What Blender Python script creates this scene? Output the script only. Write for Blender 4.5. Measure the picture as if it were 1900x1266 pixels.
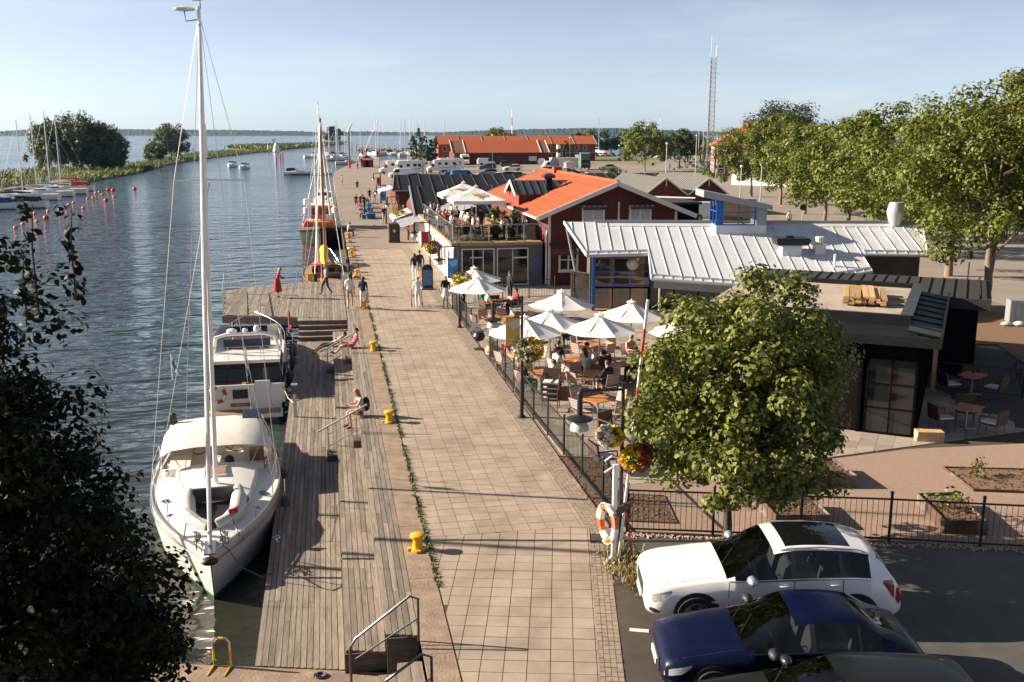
import bpy, bmesh, math, random
import numpy as np
from mathutils import Vector, Matrix, noise
random.seed(7); RNG = np.random.default_rng(7)
for o in list(bpy.data.objects): bpy.data.objects.remove(o)
SC = bpy.context.scene; COL = SC.collection
R = math.radians
# ------------------------------------------------------------------ camera
CAM_H, PITCH, YAW = 8.95, 11.834, 10.419
cam = bpy.data.cameras.new('camera'); cam.lens = 35.0; cam.sensor_width = 36.0; cam.clip_start = .1; cam.clip_end = 40000
camo = bpy.data.objects.new('camera', cam); COL.objects.link(camo)
camo.location = (0, 0, CAM_H); camo.rotation_euler = (R(90 - PITCH), 0, R(-YAW)); SC.camera = camo
# ------------------------------------------------------------------ sky and sun
SUN_EL, SUN_AZ = 22.8, math.degrees(math.atan2(-.946, .324))     # azimuth from +Y towards +X
w = bpy.data.worlds.new('World'); SC.world = w; w.use_nodes = True
nt = w.node_tree; bg = nt.nodes['Background']; bg.inputs['Strength'].default_value = .059
sk = nt.nodes.new('ShaderNodeTexSky'); sk.sky_type = 'NISHITA'; sk.sun_disc = False
sk.sun_elevation = R(SUN_EL); sk.sun_rotation = R(SUN_AZ); sk.altitude = 0; sk.air_density = .5; sk.dust_density = .4; sk.ozone_density = 1.5
# thin high cloud over the whole sky
tc = nt.nodes.new('ShaderNodeTexCoord'); mp = nt.nodes.new('ShaderNodeMapping'); mp.inputs['Scale'].default_value = (1.6, 1.6, 9)
nz = nt.nodes.new('ShaderNodeTexNoise'); nz.inputs['Scale'].default_value = 2.2; nz.inputs['Detail'].default_value = 8; nz.inputs['Roughness'].default_value = .6
rp = nt.nodes.new('ShaderNodeValToRGB'); rp.color_ramp.elements[0].position = .52; rp.color_ramp.elements[1].position = .85
rp.color_ramp.elements[0].color = (0, 0, 0, 1); rp.color_ramp.elements[1].color = (.3, .3, .3, 1)
mx = nt.nodes.new('ShaderNodeMix'); mx.data_type = 'RGBA'; mx.inputs['B'].default_value = (7.6, 7.3, 7.2, 1)
hz = nt.nodes.new('ShaderNodeHueSaturation'); hz.inputs['Saturation'].default_value = .62      # pale summer sky
for a, b in ((tc.outputs['Generated'], mp.inputs['Vector']), (mp.outputs['Vector'], nz.inputs['Vector']), (nz.outputs['Fac'], rp.inputs['Fac']),
             (rp.outputs['Color'], mx.inputs['Factor']), (sk.outputs['Color'], mx.inputs['A']), (mx.outputs['Result'], hz.inputs['Color']), (hz.outputs['Color'], bg.inputs['Color'])): nt.links.new(a, b)
sl = bpy.data.lights.new('sun', 'SUN'); sl.energy = 5.0; sl.angle = R(.53); sl.color = (1, .86, .68)
slo = bpy.data.objects.new('sun', sl); COL.objects.link(slo)
sd = Vector((math.sin(R(SUN_AZ)) * math.cos(R(SUN_EL)), math.cos(R(SUN_AZ)) * math.cos(R(SUN_EL)), math.sin(R(SUN_EL))))
slo.rotation_euler = sd.to_track_quat('Z', 'Y').to_euler(); slo.location = sd * 60
SC.view_settings.view_transform = 'Standard'; SC.view_settings.look = 'None'; SC.view_settings.exposure = 1.4; SC.view_settings.gamma = 1
SC.cycles.max_bounces = 6; SC.cycles.transparent_max_bounces = 12; SC.cycles.use_denoising = True; SC.cycles.caustics_reflective = False; SC.cycles.caustics_refractive = False
SC.cycles.sample_clamp_indirect = 4
# ------------------------------------------------------------------ materials
M = {}
def mat(n, c, rough=.7, metal=0, var=.12, vs=3.0, bump=0, bs=40, spec=.5, pv=0, c2=None, c2s=.6, c2t=.55, coat=0, emit=0, detail=5, stretch=None, wave=None):
    """procedural principled material: base colour with soft noise variation (var), a second stain colour c2, per-piece variation pv, bump"""
    if n in M: return M[n]
    m = bpy.data.materials.new(n); m.use_nodes = True; t = m.node_tree; b = t.nodes['Principled BSDF']
    N, L = t.nodes.new, t.links.new
    b.inputs['Roughness'].default_value = rough; b.inputs['Metallic'].default_value = metal; b.inputs['Specular IOR Level'].default_value = spec
    b.inputs['Coat Weight'].default_value = coat; b.inputs['Coat Roughness'].default_value = .04
    co = N('ShaderNodeTexCoord'); vec = N('ShaderNodeNewGeometry').outputs['Position'] if pv else co.outputs['Object']
    if stretch:
        mm = N('ShaderNodeMapping'); mm.inputs['Scale'].default_value = stretch; L(vec, mm.inputs['Vector']); vec = mm.outputs['Vector']
    cur = None
    def rgb(c): return (c[0], c[1], c[2], 1)
    if var:
        nn = N('ShaderNodeTexNoise'); nn.inputs['Scale'].default_value = vs; nn.inputs['Detail'].default_value = detail; nn.inputs['Roughness'].default_value = .65; L(vec, nn.inputs['Vector'])
        mr = N('ShaderNodeMapRange'); mr.inputs['From Min'].default_value = .3; mr.inputs['From Max'].default_value = .7; mr.inputs['To Min'].default_value = 1 - var; mr.inputs['To Max'].default_value = 1 + var
        L(nn.outputs['Fac'], mr.inputs['Value']); cur = mr.outputs['Result']
    if pv:
        oi = N('ShaderNodeObjectInfo'); ge = N('ShaderNodeNewGeometry'); ad = N('ShaderNodeMath'); ad.operation = 'ADD'; fr = N('ShaderNodeMath'); fr.operation = 'FRACT'
        L(oi.outputs['Random'], ad.inputs[0]); L(ge.outputs['Random Per Island'], ad.inputs[1]); L(ad.outputs[0], fr.inputs[0])
        m2 = N('ShaderNodeMapRange'); m2.inputs['To Min'].default_value = 1 - pv; m2.inputs['To Max'].default_value = 1 + pv; L(fr.outputs[0], m2.inputs['Value'])
        if cur is None: cur = m2.outputs['Result']
        else:
            mu = N('ShaderNodeMath'); mu.operation = 'MULTIPLY'; L(cur, mu.inputs[0]); L(m2.outputs['Result'], mu.inputs[1]); cur = mu.outputs[0]
    col = None
    if c2:
        n2 = N('ShaderNodeTexNoise'); n2.inputs['Scale'].default_value = c2s; n2.inputs['Detail'].default_value = 6; L(vec, n2.inputs['Vector'])
        r2 = N('ShaderNodeMapRange'); r2.inputs['From Min'].default_value = c2t - .08; r2.inputs['From Max'].default_value = c2t + .12; L(n2.outputs['Fac'], r2.inputs['Value'])
        x = N('ShaderNodeMix'); x.data_type = 'RGBA'; x.inputs['A'].default_value = rgb(c); x.inputs['B'].default_value = rgb(c2); L(r2.outputs['Result'], x.inputs['Factor']); col = x.outputs['Result']
    if cur is not None:
        v = N('ShaderNodeVectorMath'); v.operation = 'SCALE'; L(cur, v.inputs['Scale'])
        if col: L(col, v.inputs[0])
        else: v.inputs[0].default_value = c[:3]
        L(v.outputs['Vector'], b.inputs['Base Color'])
    elif col: L(col, b.inputs['Base Color'])
    else: b.inputs['Base Color'].default_value = rgb(c)
    if bump:
        nb = N('ShaderNodeTexNoise'); nb.inputs['Scale'].default_value = bs; nb.inputs['Detail'].default_value = 4; L(vec, nb.inputs['Vector'])
        bp = N('ShaderNodeBump'); bp.inputs['Strength'].default_value = bump; bp.inputs['Distance'].default_value = .02; L(nb.outputs['Fac'], bp.inputs['Height']); L(bp.outputs['Normal'], b.inputs['Normal'])
    if emit: b.inputs['Emission Color'].default_value = rgb(c); b.inputs['Emission Strength'].default_value = emit
    M[n] = m; return m
def leafmat(n, c, var=.35, trans=.35, tc_=None):
    m = bpy.data.materials.new(n); m.use_nodes = True; t = m.node_tree; b = t.nodes['Principled BSDF']; N, L = t.nodes.new, t.links.new
    ge = N('ShaderNodeNewGeometry'); rp = N('ShaderNodeValToRGB')
    cr = rp.color_ramp; cr.elements[0].color = (c[0] * (1 - var), c[1] * (1 - var), c[2] * (1 - var), 1); cr.elements[1].color = (c[0] * (1 + var), c[1] * (1 + var * .9), c[2] * (1 + var * .4), 1)
    L(ge.outputs['Random Per Island'], rp.inputs['Fac']); L(rp.outputs['Color'], b.inputs['Base Color']); b.inputs['Roughness'].default_value = .55; b.inputs['Specular IOR Level'].default_value = .1 if c[1] < .03 else .35
    tr = N('ShaderNodeBsdfTranslucent'); sc_ = N('ShaderNodeVectorMath'); sc_.operation = 'MULTIPLY'; sc_.inputs[1].default_value = tc_ or (1.25, 1.3, .6)
    L(rp.outputs['Color'], sc_.inputs[0]); L(sc_.outputs['Vector'], tr.inputs['Color'])
    mx = N('ShaderNodeMixShader'); mx.inputs[0].default_value = trans; L(b.outputs[0], mx.inputs[1]); L(tr.outputs[0], mx.inputs[2]); L(mx.outputs[0], t.nodes['Material Output'].inputs['Surface'])
    M[n] = m; return m
def glassmat(n, tint=(.8, .86, .85), refl=.12, rough=.02):
    m = bpy.data.materials.new(n); m.use_nodes = True; t = m.node_tree; N, L = t.nodes.new, t.links.new
    t.nodes.remove(t.nodes['Principled BSDF'])
    tr = N('ShaderNodeBsdfTransparent'); tr.inputs[0].default_value = (*tint, 1); gl = N('ShaderNodeBsdfGlossy'); gl.inputs['Roughness'].default_value = rough
    lw = N('ShaderNodeFresnel'); lw.inputs['IOR'].default_value = 1.45; ad = N('ShaderNodeMath'); ad.operation = 'ADD'; ad.inputs[1].default_value = refl; ad.use_clamp = True; L(lw.outputs[0], ad.inputs[0])
    mx = N('ShaderNodeMixShader'); L(ad.outputs[0], mx.inputs[0]); L(tr.outputs[0], mx.inputs[1]); L(gl.outputs[0], mx.inputs[2]); L(mx.outputs[0], t.nodes['Material Output'].inputs['Surface'])
    M[n] = m; return m
# ------------------------------------------------------------------ mesh builder
I4 = Matrix.Identity(4)
def TR(x=0, y=0, z=0, rz=0, rx=0, ry=0, s=1): return Matrix.Translation((x, y, z)) @ Matrix.Rotation(rz, 4, 'Z') @ Matrix.Rotation(ry, 4, 'Y') @ Matrix.Rotation(rx, 4, 'X') @ Matrix.Scale(s, 4)
class MB:
    def __init__(s): s.V = []; s.F = []; s.MI = []; s.T = I4; s.m = 0
    def add(s, vs, fs, m=None):
        o = len(s.V); T = s.T
        s.V += [tuple(T @ Vector(v)) for v in vs] if T is not I4 else [tuple(v) for v in vs]
        s.F += [tuple(i + o for i in f) for f in fs]; s.MI += [s.m if m is None else m] * len(fs); return s
    def box(s, x0, x1, y0, y1, z0, z1, m=None):
        return s.add([(x0, y0, z0), (x1, y0, z0), (x1, y1, z0), (x0, y1, z0), (x0, y0, z1), (x1, y0, z1), (x1, y1, z1), (x0, y1, z1)],
                     [(0, 3, 2, 1), (4, 5, 6, 7), (0, 1, 5, 4), (1, 2, 6, 5), (2, 3, 7, 6), (3, 0, 4, 7)], m)
    def bar(s, p, q, wd, ht, m=None, up=(0, 0, 1)):
        p, q = Vector(p), Vector(q); d = (q - p).normalized(); u = Vector(up)
        if abs(d.dot(u)) > .98: u = Vector((0, 1, 0))
        a = d.cross(u).normalized() * wd / 2; b = a.cross(d).normalized() * ht / 2
        vs = [p - a - b, p + a - b, p + a + b, p - a + b, q - a - b, q + a - b, q + a + b, q - a + b]
        return s.add(vs, [(0, 3, 2, 1), (4, 5, 6, 7), (0, 1, 5, 4), (1, 2, 6, 5), (2, 3, 7, 6), (3, 0, 4, 7)], m)
    def tube(s, pts, r, n=6, m=None, cap=True):
        pts = [Vector(p) for p in pts]; k = len(pts); rs = r if isinstance(r, (list, tuple)) else [r] * k
        vs = []; pa = None
        for i, p in enumerate(pts):
            d = (pts[min(i + 1, k - 1)] - pts[max(i - 1, 0)]).normalized()
            if pa is None:
                u = Vector((0, 0, 1)) if abs(d.z) < .9 else Vector((1, 0, 0)); a = d.cross(u).normalized()
            else: a = (pa - d * pa.dot(d)); a = a.normalized() if a.length > 1e-6 else d.orthogonal().normalized()
            pa = a; b = d.cross(a)
            for j in range(n):
                t = 2 * math.pi * j / n; vs.append(p + (a * math.cos(t) + b * math.sin(t)) * rs[i])
        fs = [(i * n + j, i * n + (j + 1) % n, (i + 1) * n + (j + 1) % n, (i + 1) * n + j) for i in range(k - 1) for j in range(n)]
        if cap: fs += [tuple(range(n - 1, -1, -1)), tuple((k - 1) * n + j for j in range(n))]
        return s.add(vs, fs, m)
    def cyl(s, p, q, r0, r1=None, n=8, m=None): return s.tube([p, q], [r0, r0 if r1 is None else r1], n, m)
    def prism(s, poly, z0, z1, m=None):
        k = len(poly); vs = [(x, y, z0) for x, y in poly] + [(x, y, z1) for x, y in poly]
        return s.add(vs, [tuple(range(k - 1, -1, -1)), tuple(range(k, 2 * k))] + [(i, (i + 1) % k, k + (i + 1) % k, k + i) for i in range(k)], m)
    def lathe(s, prof, n=12, c=(0, 0, 0), m=None, a0=0, capb=True, capt=True):
        vs = [(c[0] + r * math.cos(2 * math.pi * j / n + a0), c[1] + r * math.sin(2 * math.pi * j / n + a0), c[2] + z) for r, z in prof for j in range(n)]
        k = len(prof); fs = [(i * n + j, i * n + (j + 1) % n, (i + 1) * n + (j + 1) % n, (i + 1) * n + j) for i in range(k - 1) for j in range(n)]
        if capb: fs.append(tuple(range(n - 1, -1, -1)))
        if capt: fs.append(tuple((k - 1) * n + j for j in range(n)))
        return s.add(vs, fs, m)
    def ball(s, c, r, n=10, k=6, sc=(1, 1, 1), m=None):
        pr = [(math.sin(math.pi * i / k) * r + 1e-4, -math.cos(math.pi * i / k) * r) for i in range(k + 1)]
        vs = [(c[0] + a * math.cos(2 * math.pi * j / n) * sc[0], c[1] + a * math.sin(2 * math.pi * j / n) * sc[1], c[2] + z * sc[2]) for a, z in pr for j in range(n)]
        return s.add(vs, [(i * n + j, i * n + (j + 1) % n, (i + 1) * n + (j + 1) % n, (i + 1) * n + j) for i in range(k) for j in range(n)], m)
    def loft(s, rings, m=None, closed=True, cap=True):
        n = len(rings[0]); k = len(rings); vs = [p for r in rings for p in r]
        jn = n if closed else n - 1
        fs = [(i * n + j, i * n + (j + 1) % n, (i + 1) * n + (j + 1) % n, (i + 1) * n + j) for i in range(k - 1) for j in range(jn)]
        if cap and closed: fs += [tuple(range(n - 1, -1, -1)), tuple((k - 1) * n + j for j in range(n))]
        return s.add(vs, fs, m)
    def quad(s, a, b, c, d, m=None): return s.add([a, b, c, d], [(0, 1, 2, 3)], m)
    def mesh(s, name, mats, smooth=False):
        me = bpy.data.meshes.new(name); me.from_pydata(s.V, [], s.F)
        for mm in (mats if isinstance(mats, (list, tuple)) else [mats]): me.materials.append(M[mm] if isinstance(mm, str) else mm)
        if any(s.MI): me.polygons.foreach_set('material_index', s.MI)
        if smooth: me.polygons.foreach_set('use_smooth', [True] * len(s.F))
        bm = bmesh.new(); bm.from_mesh(me); bmesh.ops.recalc_face_normals(bm, faces=bm.faces); bm.to_mesh(me); bm.free()
        if smooth: me.set_sharp_from_angle(angle=R(smooth if smooth is not True else 40))
        me.update(); return me
    def build(s, name, mats, parent=None, smooth=False, **kw): return put(s.mesh(name, mats, smooth), name, parent, **kw)
KIDS = {}
def put(me, name, parent=None, loc=None, rz=0, rot=None, scale=None):
    o = bpy.data.objects.new(name, me); COL.objects.link(o)
    if parent: o.parent = parent; KIDS.setdefault(parent.name, []).append(o)
    if loc is not None: o.location = loc
    if rot is not None: o.rotation_euler = rot
    elif rz: o.rotation_euler = (0, 0, rz)
    if scale is not None: o.scale = scale if isinstance(scale, (tuple, list)) else (scale,) * 3
    return o
def tag(o, label, cat, group=None, kind=None):
    if label: o['label'] = label
    if cat: o['category'] = cat
    if group: o['group'] = group
    if kind: o['kind'] = kind
    return o
def thing(name, label, cat, loc=(0, 0, 0), rz=0, group=None):
    o = bpy.data.objects.new(name, None); COL.objects.link(o); o.location = loc; o.rotation_euler = (0, 0, rz); o.empty_display_size = .2
    return tag(o, label, cat, group)
def struct(o, label=None): o['kind'] = 'structure'; o['label'] = label or o.name.replace('_', ' '); return o
def copy_tree(o, loc=None, rz=None, label=None, group=None, parent=None, scale=None):
    c = o.copy(); COL.objects.link(c); c.parent = parent
    if loc is not None: c.location = loc
    if rz is not None: c.rotation_euler = (0, 0, rz)
    if scale is not None: c.scale = (scale,) * 3
    if label: c['label'] = label
    if group: c['group'] = group
    if parent: KIDS.setdefault(parent.name, []).append(c)
    for ch in list(KIDS.get(o.name, ())): copy_tree(ch, parent=c)
    return c
def recolor(o, mapping):
    """give an object its own materials in the slots of shared mesh data"""
    for i, mn in mapping.items():
        if i < len(o.material_slots): o.material_slots[i].link = 'OBJECT'; o.material_slots[i].material = M[mn] if isinstance(mn, str) else mn
def arrmesh(name, V, Fq, mats, mi=None, smooth=False):
    """fast mesh from numpy arrays; Fq (n,4) or (n,3)"""
    me = bpy.data.meshes.new(name); n, k = Fq.shape
    me.vertices.add(len(V)); me.vertices.foreach_set('co', V.astype(np.float32).ravel())
    me.loops.add(n * k); me.loops.foreach_set('vertex_index', Fq.astype(np.int32).ravel())
    me.polygons.add(n); me.polygons.foreach_set('loop_start', np.arange(0, n * k, k, dtype=np.int32)); me.polygons.foreach_set('loop_total', np.full(n, k, dtype=np.int32))
    for mm in mats: me.materials.append(M[mm])
    if mi is not None: me.polygons.foreach_set('material_index', mi.astype(np.int32))
    if smooth: me.polygons.foreach_set('use_smooth', np.ones(n, dtype=bool))
    me.update(calc_edges=True); return me
# a picture point turned into a place on a level (z) or on an upright plane (Y), for surveying positions from the photograph
_cp, _sp, _cy, _sy = math.cos(R(PITCH)), math.sin(R(PITCH)), math.cos(R(YAW)), math.sin(R(YAW))
def _ray(px, py):
    a, b = (px - 950) / 1847.0, -(py - 633) / 1847.0
    return (_sy * _cp + a * _cy + b * _sy * _sp, _cy * _cp - a * _sy + b * _cy * _sp, -_sp + b * _cp)
def G(px, py, z=0):
    d = _ray(px, py); t = (z - CAM_H) / d[2]; return (d[0] * t, d[1] * t, z)
def DY(px, py, Y):
    d = _ray(px, py); t = Y / d[1]; return (d[0] * t, Y, CAM_H + d[2] * t)

def lettering(txt, parent, loc, size, material, rot=None, align='CENTER', shear=0, name='lettering'):
    """flat printed words as a thin mesh"""
    c = bpy.data.curves.new('t', 'FONT'); c.body = txt; c.size = size; c.align_x = align; c.shear = shear; c.resolution_u = 2
    o = bpy.data.objects.new('t', c); COL.objects.link(o); me = bpy.data.meshes.new_from_object(o.evaluated_get(bpy.context.evaluated_depsgraph_get())); bpy.data.objects.remove(o)
    me.materials.clear(); me.materials.append(M[material] if isinstance(material, str) else material); return put(me, name, parent, loc, rot=rot or (R(90), 0, 0))
# ------------------------------------------------------------------ setting: water, land, quay, promenade, decks
def watermat():
    m = bpy.data.materials.new('water'); m.use_nodes = True; t = m.node_tree; b = t.nodes['Principled BSDF']; N, L = t.nodes.new, t.links.new
    b.inputs['Base Color'].default_value = (.02, .045, .065, 1); b.inputs['Roughness'].default_value = .05; b.inputs['IOR'].default_value = 1.333
    co = N('ShaderNodeTexCoord')
    def nz(scale, st, det, rz):
        mp = N('ShaderNodeMapping'); mp.inputs['Scale'].default_value = st; mp.inputs['Rotation'].default_value = (0, 0, R(rz)); L(co.outputs['Object'], mp.inputs['Vector'])
        n = N('ShaderNodeTexNoise'); n.inputs['Scale'].default_value = scale; n.inputs['Detail'].default_value = det; n.inputs['Roughness'].default_value = .55; L(mp.outputs['Vector'], n.inputs['Vector']); return n.outputs['Fac']
    a, c, big, md, lg = nz(.95, (.6, 1.7, 1), 3, 14), nz(2.8, (.8, 1.7, 1), 3, -18), nz(.02, (1, .5, 1), 3, 30), nz(.5, (.95, 1.8, 1), 2, -6), nz(.19, (.9, 1.8, 1), 3, 8)
    # wind patches: the chop is stronger in some broad streaks than in others, and calmer close to the quay
    mr = N('ShaderNodeMapRange'); mr.inputs['From Min'].default_value = .4; mr.inputs['From Max'].default_value = .62; mr.inputs['To Min'].default_value = .55; mr.inputs['To Max'].default_value = 1.25; L(big, mr.inputs['Value'])
    sx = N('ShaderNodeSeparateXYZ'); L(co.outputs['Object'], sx.inputs[0])
    sh = N('ShaderNodeMapRange'); sh.inputs['From Min'].default_value = 18; sh.inputs['From Max'].default_value = 60; sh.inputs['To Min'].default_value = .22; sh.inputs['To Max'].default_value = 1; L(sx.outputs['Y'], sh.inputs['Value'])
    rr = N('ShaderNodeMapRange'); rr.inputs['From Min'].default_value = 25; rr.inputs['From Max'].default_value = 160; rr.inputs['To Min'].default_value = .05; rr.inputs['To Max'].default_value = .1; L(sx.outputs['Y'], rr.inputs['Value']); L(rr.outputs['Result'], b.inputs['Roughness'])   # ripples too fine to see, stronger on open water
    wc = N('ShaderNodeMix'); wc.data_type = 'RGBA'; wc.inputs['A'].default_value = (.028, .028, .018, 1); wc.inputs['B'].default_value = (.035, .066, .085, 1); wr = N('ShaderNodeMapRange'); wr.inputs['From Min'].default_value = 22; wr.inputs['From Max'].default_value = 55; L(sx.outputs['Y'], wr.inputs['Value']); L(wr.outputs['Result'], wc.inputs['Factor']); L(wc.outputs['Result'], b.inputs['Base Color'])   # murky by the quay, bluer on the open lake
    m1 = N('ShaderNodeMath'); m1.operation = 'MULTIPLY_ADD'; m1.inputs[1].default_value = .2; L(c, m1.inputs[0]); L(a, m1.inputs[2])
    k1 = N('ShaderNodeMath'); k1.operation = 'MULTIPLY_ADD'; k1.inputs[1].default_value = 3.0; L(md, k1.inputs[0]); L(m1.outputs[0], k1.inputs[2]); k2 = N('ShaderNodeMath'); k2.operation = 'MULTIPLY_ADD'; k2.inputs[1].default_value = 6.0; L(lg, k2.inputs[0]); L(k1.outputs[0], k2.inputs[2]); m1 = k2
    m2 = N('ShaderNodeMath'); m2.operation = 'MULTIPLY'; L(mr.outputs['Result'], m2.inputs[0]); L(sh.outputs['Result'], m2.inputs[1])
    m3 = N('ShaderNodeMath'); m3.operation = 'MULTIPLY'; L(m1.outputs[0], m3.inputs[0]); L(m2.outputs[0], m3.inputs[1])
    bp = N('ShaderNodeBump'); bp.inputs['Strength'].default_value = 1; bp.inputs['Distance'].default_value = .17; L(m3.outputs[0], bp.inputs['Height']); L(bp.outputs['Normal'], b.inputs['Normal'])
    M['water'] = m
watermat()
WZ = -1.6
mat('asphalt', (.075, .07, .066), .9, var=.2, vs=1.2, bump=.5, bs=60, c2=(.1, .092, .085), c2s=.25)
mat('plaza', (.25, .2, .155), .85, var=.12, vs=.5, bump=.25, bs=50, c2=(.2, .165, .13), c2s=.12)
mat('road', (.24, .2, .17), .9, var=.15, vs=.4, bump=.3, bs=30)
mat('concrete', (.28, .2, .14), .9, var=.25, vs=2.5, bump=.6, bs=18, c2=(.21, .155, .12), c2s=1.1)
mat('quaywall', (.16, .14, .12), .9, var=.3, vs=1.5, bump=.6, bs=9)
mat('slab', (.335, .268, .207), .85, var=.17, vs=1.6, bump=.3, bs=70, pv=.07, c2=(.25, .195, .145), c2s=.7, c2t=.57, detail=9)
mat('joint', (.055, .043, .034), .95, var=.2)
mat('sett', (.27, .215, .165), .85, var=.15, vs=8, bump=.4, bs=30, pv=.14)
mat('paver', (.31, .255, .21), .85, var=.1, vs=4, bump=.3, bs=60, pv=.2)
mat('redgravel', (.31, .215, .16), .95, var=.22, vs=22, bump=.8, bs=90)
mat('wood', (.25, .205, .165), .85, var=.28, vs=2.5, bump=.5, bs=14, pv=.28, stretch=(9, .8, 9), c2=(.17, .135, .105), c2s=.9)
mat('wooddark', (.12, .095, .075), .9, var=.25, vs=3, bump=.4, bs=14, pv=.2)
mat('weed', (.10, .135, .035), .8, var=.4, vs=12, pv=.4)
mat('dry', (.30, .24, .11), .9, var=.3, vs=9, pv=.4)
mat('grass', (.15, .155, .05), .95, var=.3, vs=1.2, bump=.6, bs=20, c2=(.24, .2, .085), c2s=.25)
mat('soil', (.15, .088, .05), .95, var=.45, vs=18, bump=1, bs=40, pv=.3)
mat('white', (.8, .78, .74), .5, var=.05)
mat('paintline', (.62, .58, .52), .7, var=.2, vs=8)
# water sheet, wide enough to reach the horizon
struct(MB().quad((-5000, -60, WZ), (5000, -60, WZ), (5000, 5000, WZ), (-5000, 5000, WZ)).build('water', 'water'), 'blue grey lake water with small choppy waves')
# land behind the quay edge
land = [(1.35, -40), (1.35, 215), (1.9, 240), (4, 265), (6.2, 285), (10, 318), (22, 340), (60, 372), (190, 400), (420, 470), (1400, 700), (1400, -40)]
mb = MB(); mb.prism(land, -4, -.03, 1); mb.MI[1] = 0
struct(mb.build('ground', ['plaza', 'quaywall']), 'pale beige asphalt of the harbour front and town')
def sheet(name, poly, z, m, label): return struct(MB().prism(poly, z - .02, z).build(name, m), label)
# promenade slabs ----------------------------------------------------------
def clip(poly, a, b, c):                    # keep a*x+b*y>=c
    out = []
    for i in range(len(poly)):
        p, q = poly[i], poly[(i + 1) % len(poly)]; dp, dq = a * p[0] + b * p[1] - c, a * q[0] + b * q[1] - c
        if dp >= 0: out.append(p)
        if (dp >= 0) != (dq >= 0): t = dp / (dp - dq); out.append((p[0] + (q[0] - p[0]) * t, p[1] + (q[1] - p[1]) * t))
    return out
def area(p): return abs(sum(p[i][0] * p[(i + 1) % len(p)][1] - p[(i + 1) % len(p)][0] * p[i][1] for i in range(len(p)))) / 2
def paving(parent, piece, mass, cells, planes, limit, mtl, zt=0.0, th=.03, jit=.002):
    """lay slabs (centre x, y, size u, v, angle) clipped to the half planes; the nearest ones become pieces, the rest one mass"""
    shared = {}; cells = sorted(cells, key=lambda c: c[0] ** 2 + c[1] ** 2); cnt = 0; rest = MB()
    for (x, y, su, sv, an) in cells:
        ca, sa = math.cos(an), math.sin(an)
        poly = [(x + ca * a * su / 2 - sa * b * sv / 2, y + sa * a * su / 2 + ca * b * sv / 2) for a, b in ((-1, -1), (1, -1), (1, 1), (-1, 1))]
        whole = all(a * p[0] + b * p[1] >= c for p in poly for a, b, c in planes)
        if not whole:
            for a, b, c in planes:
                if len(poly) >= 3: poly = clip(poly, a, b, c)
            if len(poly) < 3 or area(poly) < .012: continue
        zz = zt + random.uniform(-jit, jit)
        px, py = x * _cy - y * _sy, x * _sy + y * _cy
        inview = abs(px) < py * .56 and py > 12.5
        if cnt < limit and inview:
            if whole:
                k = (round(su, 3), round(sv, 3))
                if k not in shared: shared[k] = MB().prism([(-su / 2, -sv / 2), (su / 2, -sv / 2), (su / 2, sv / 2), (-su / 2, sv / 2)], -th, 0).mesh(piece, mtl)
                put(shared[k], piece, parent, (x, y, zz), an)
            else: MB().prism([(p[0] - x, p[1] - y) for p in poly], -th, 0).build(piece, mtl, parent, loc=(x, y, zz))
            cnt += 1
        else: rest.prism(poly, zz - th, zz)
    if rest.V:
        o = rest.build(mass, mtl, parent); o['kind'] = 'stuff'
prom = struct(MB().prism([(1.9, -6), (6.15, -6), (6.15, 79), (1.9, 79)], -.05, -.012).build('promenade', 'joint'), 'beige slab promenade along the quay')
cells = []; g = .013
for i in range(10):
    for j in range(150):
        x, y = 1.92 + .2 + i * .4, 21.1 + .2 + j * .4
        if y < 78.8: cells.append((x, y, .4 - g, .4 - g, 0))
an = R(-13.1); ca, sa = math.cos(an), math.sin(an)
for i in range(-14, 26):
    for j in range(-30, 30):
        u, v = i * .4, j * .4; x, y = 3.5 + ca * u - sa * v, 18 + sa * u + ca * v
        if 12.2 < y < 21.6: cells.append((x, y, .4 - g, .4 - g, an))
# right edge: setts run along x = 5.62 beyond the bend and swing right with the near slabs
nearE = (-math.cos(an), -math.sin(an), -(math.cos(an) * 4.98 + math.sin(an) * 18))     # near right edge line
paving(prom, 'paving_slab', 'paving_slabs', [c for c in cells if c[4] == 0], [(1, 0, 1.93), (-1, 0, -5.62), (0, 1, 21.1)], 170, 'slab')
paving(prom, 'paving_slab', 'paving_slabs', [c for c in cells if c[4] != 0], [(1, 0, 1.93), (0, -1, -21.09), nearE], 130, 'slab')
# sett bands (too small to pick apart)
mb = MB()
for r_ in range(5):
    y = 20.62 - .03 * r_
    while y < 79:
        l = .15 + random.uniform(-.02, .02)
        zz = random.uniform(-.004, .003); mb.box(5.635 + r_ * .105, 5.635 + r_ * .105 + .095, y, y + l - .012, -.03, zz); y += l
for r_ in range(4):
    v = -6
    while v < 3.25:
        l = .15; u = (4.84 + r_ * .105)
        c0 = [(u, v), (u + .095, v), (u + .095, v + l - .012), (u, v + l - .012)]
        pts = [(ca * a - sa * b, sa * a + ca * b) for a, b in c0]; ox, oy = -sa * (18 * 0) , 18
        pts = [(p[0] + 0.0 + (3.5 - 3.5), p[1] + oy) for p in pts]
        pts = [(p[0], p[1]) for p in pts]
        if pts[2][1] < 21.1: mb.prism(pts, -.03, random.uniform(-.004, .003))
        v += l
o = mb.build('setts', 'sett', prom); o['kind'] = 'stuff'
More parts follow.
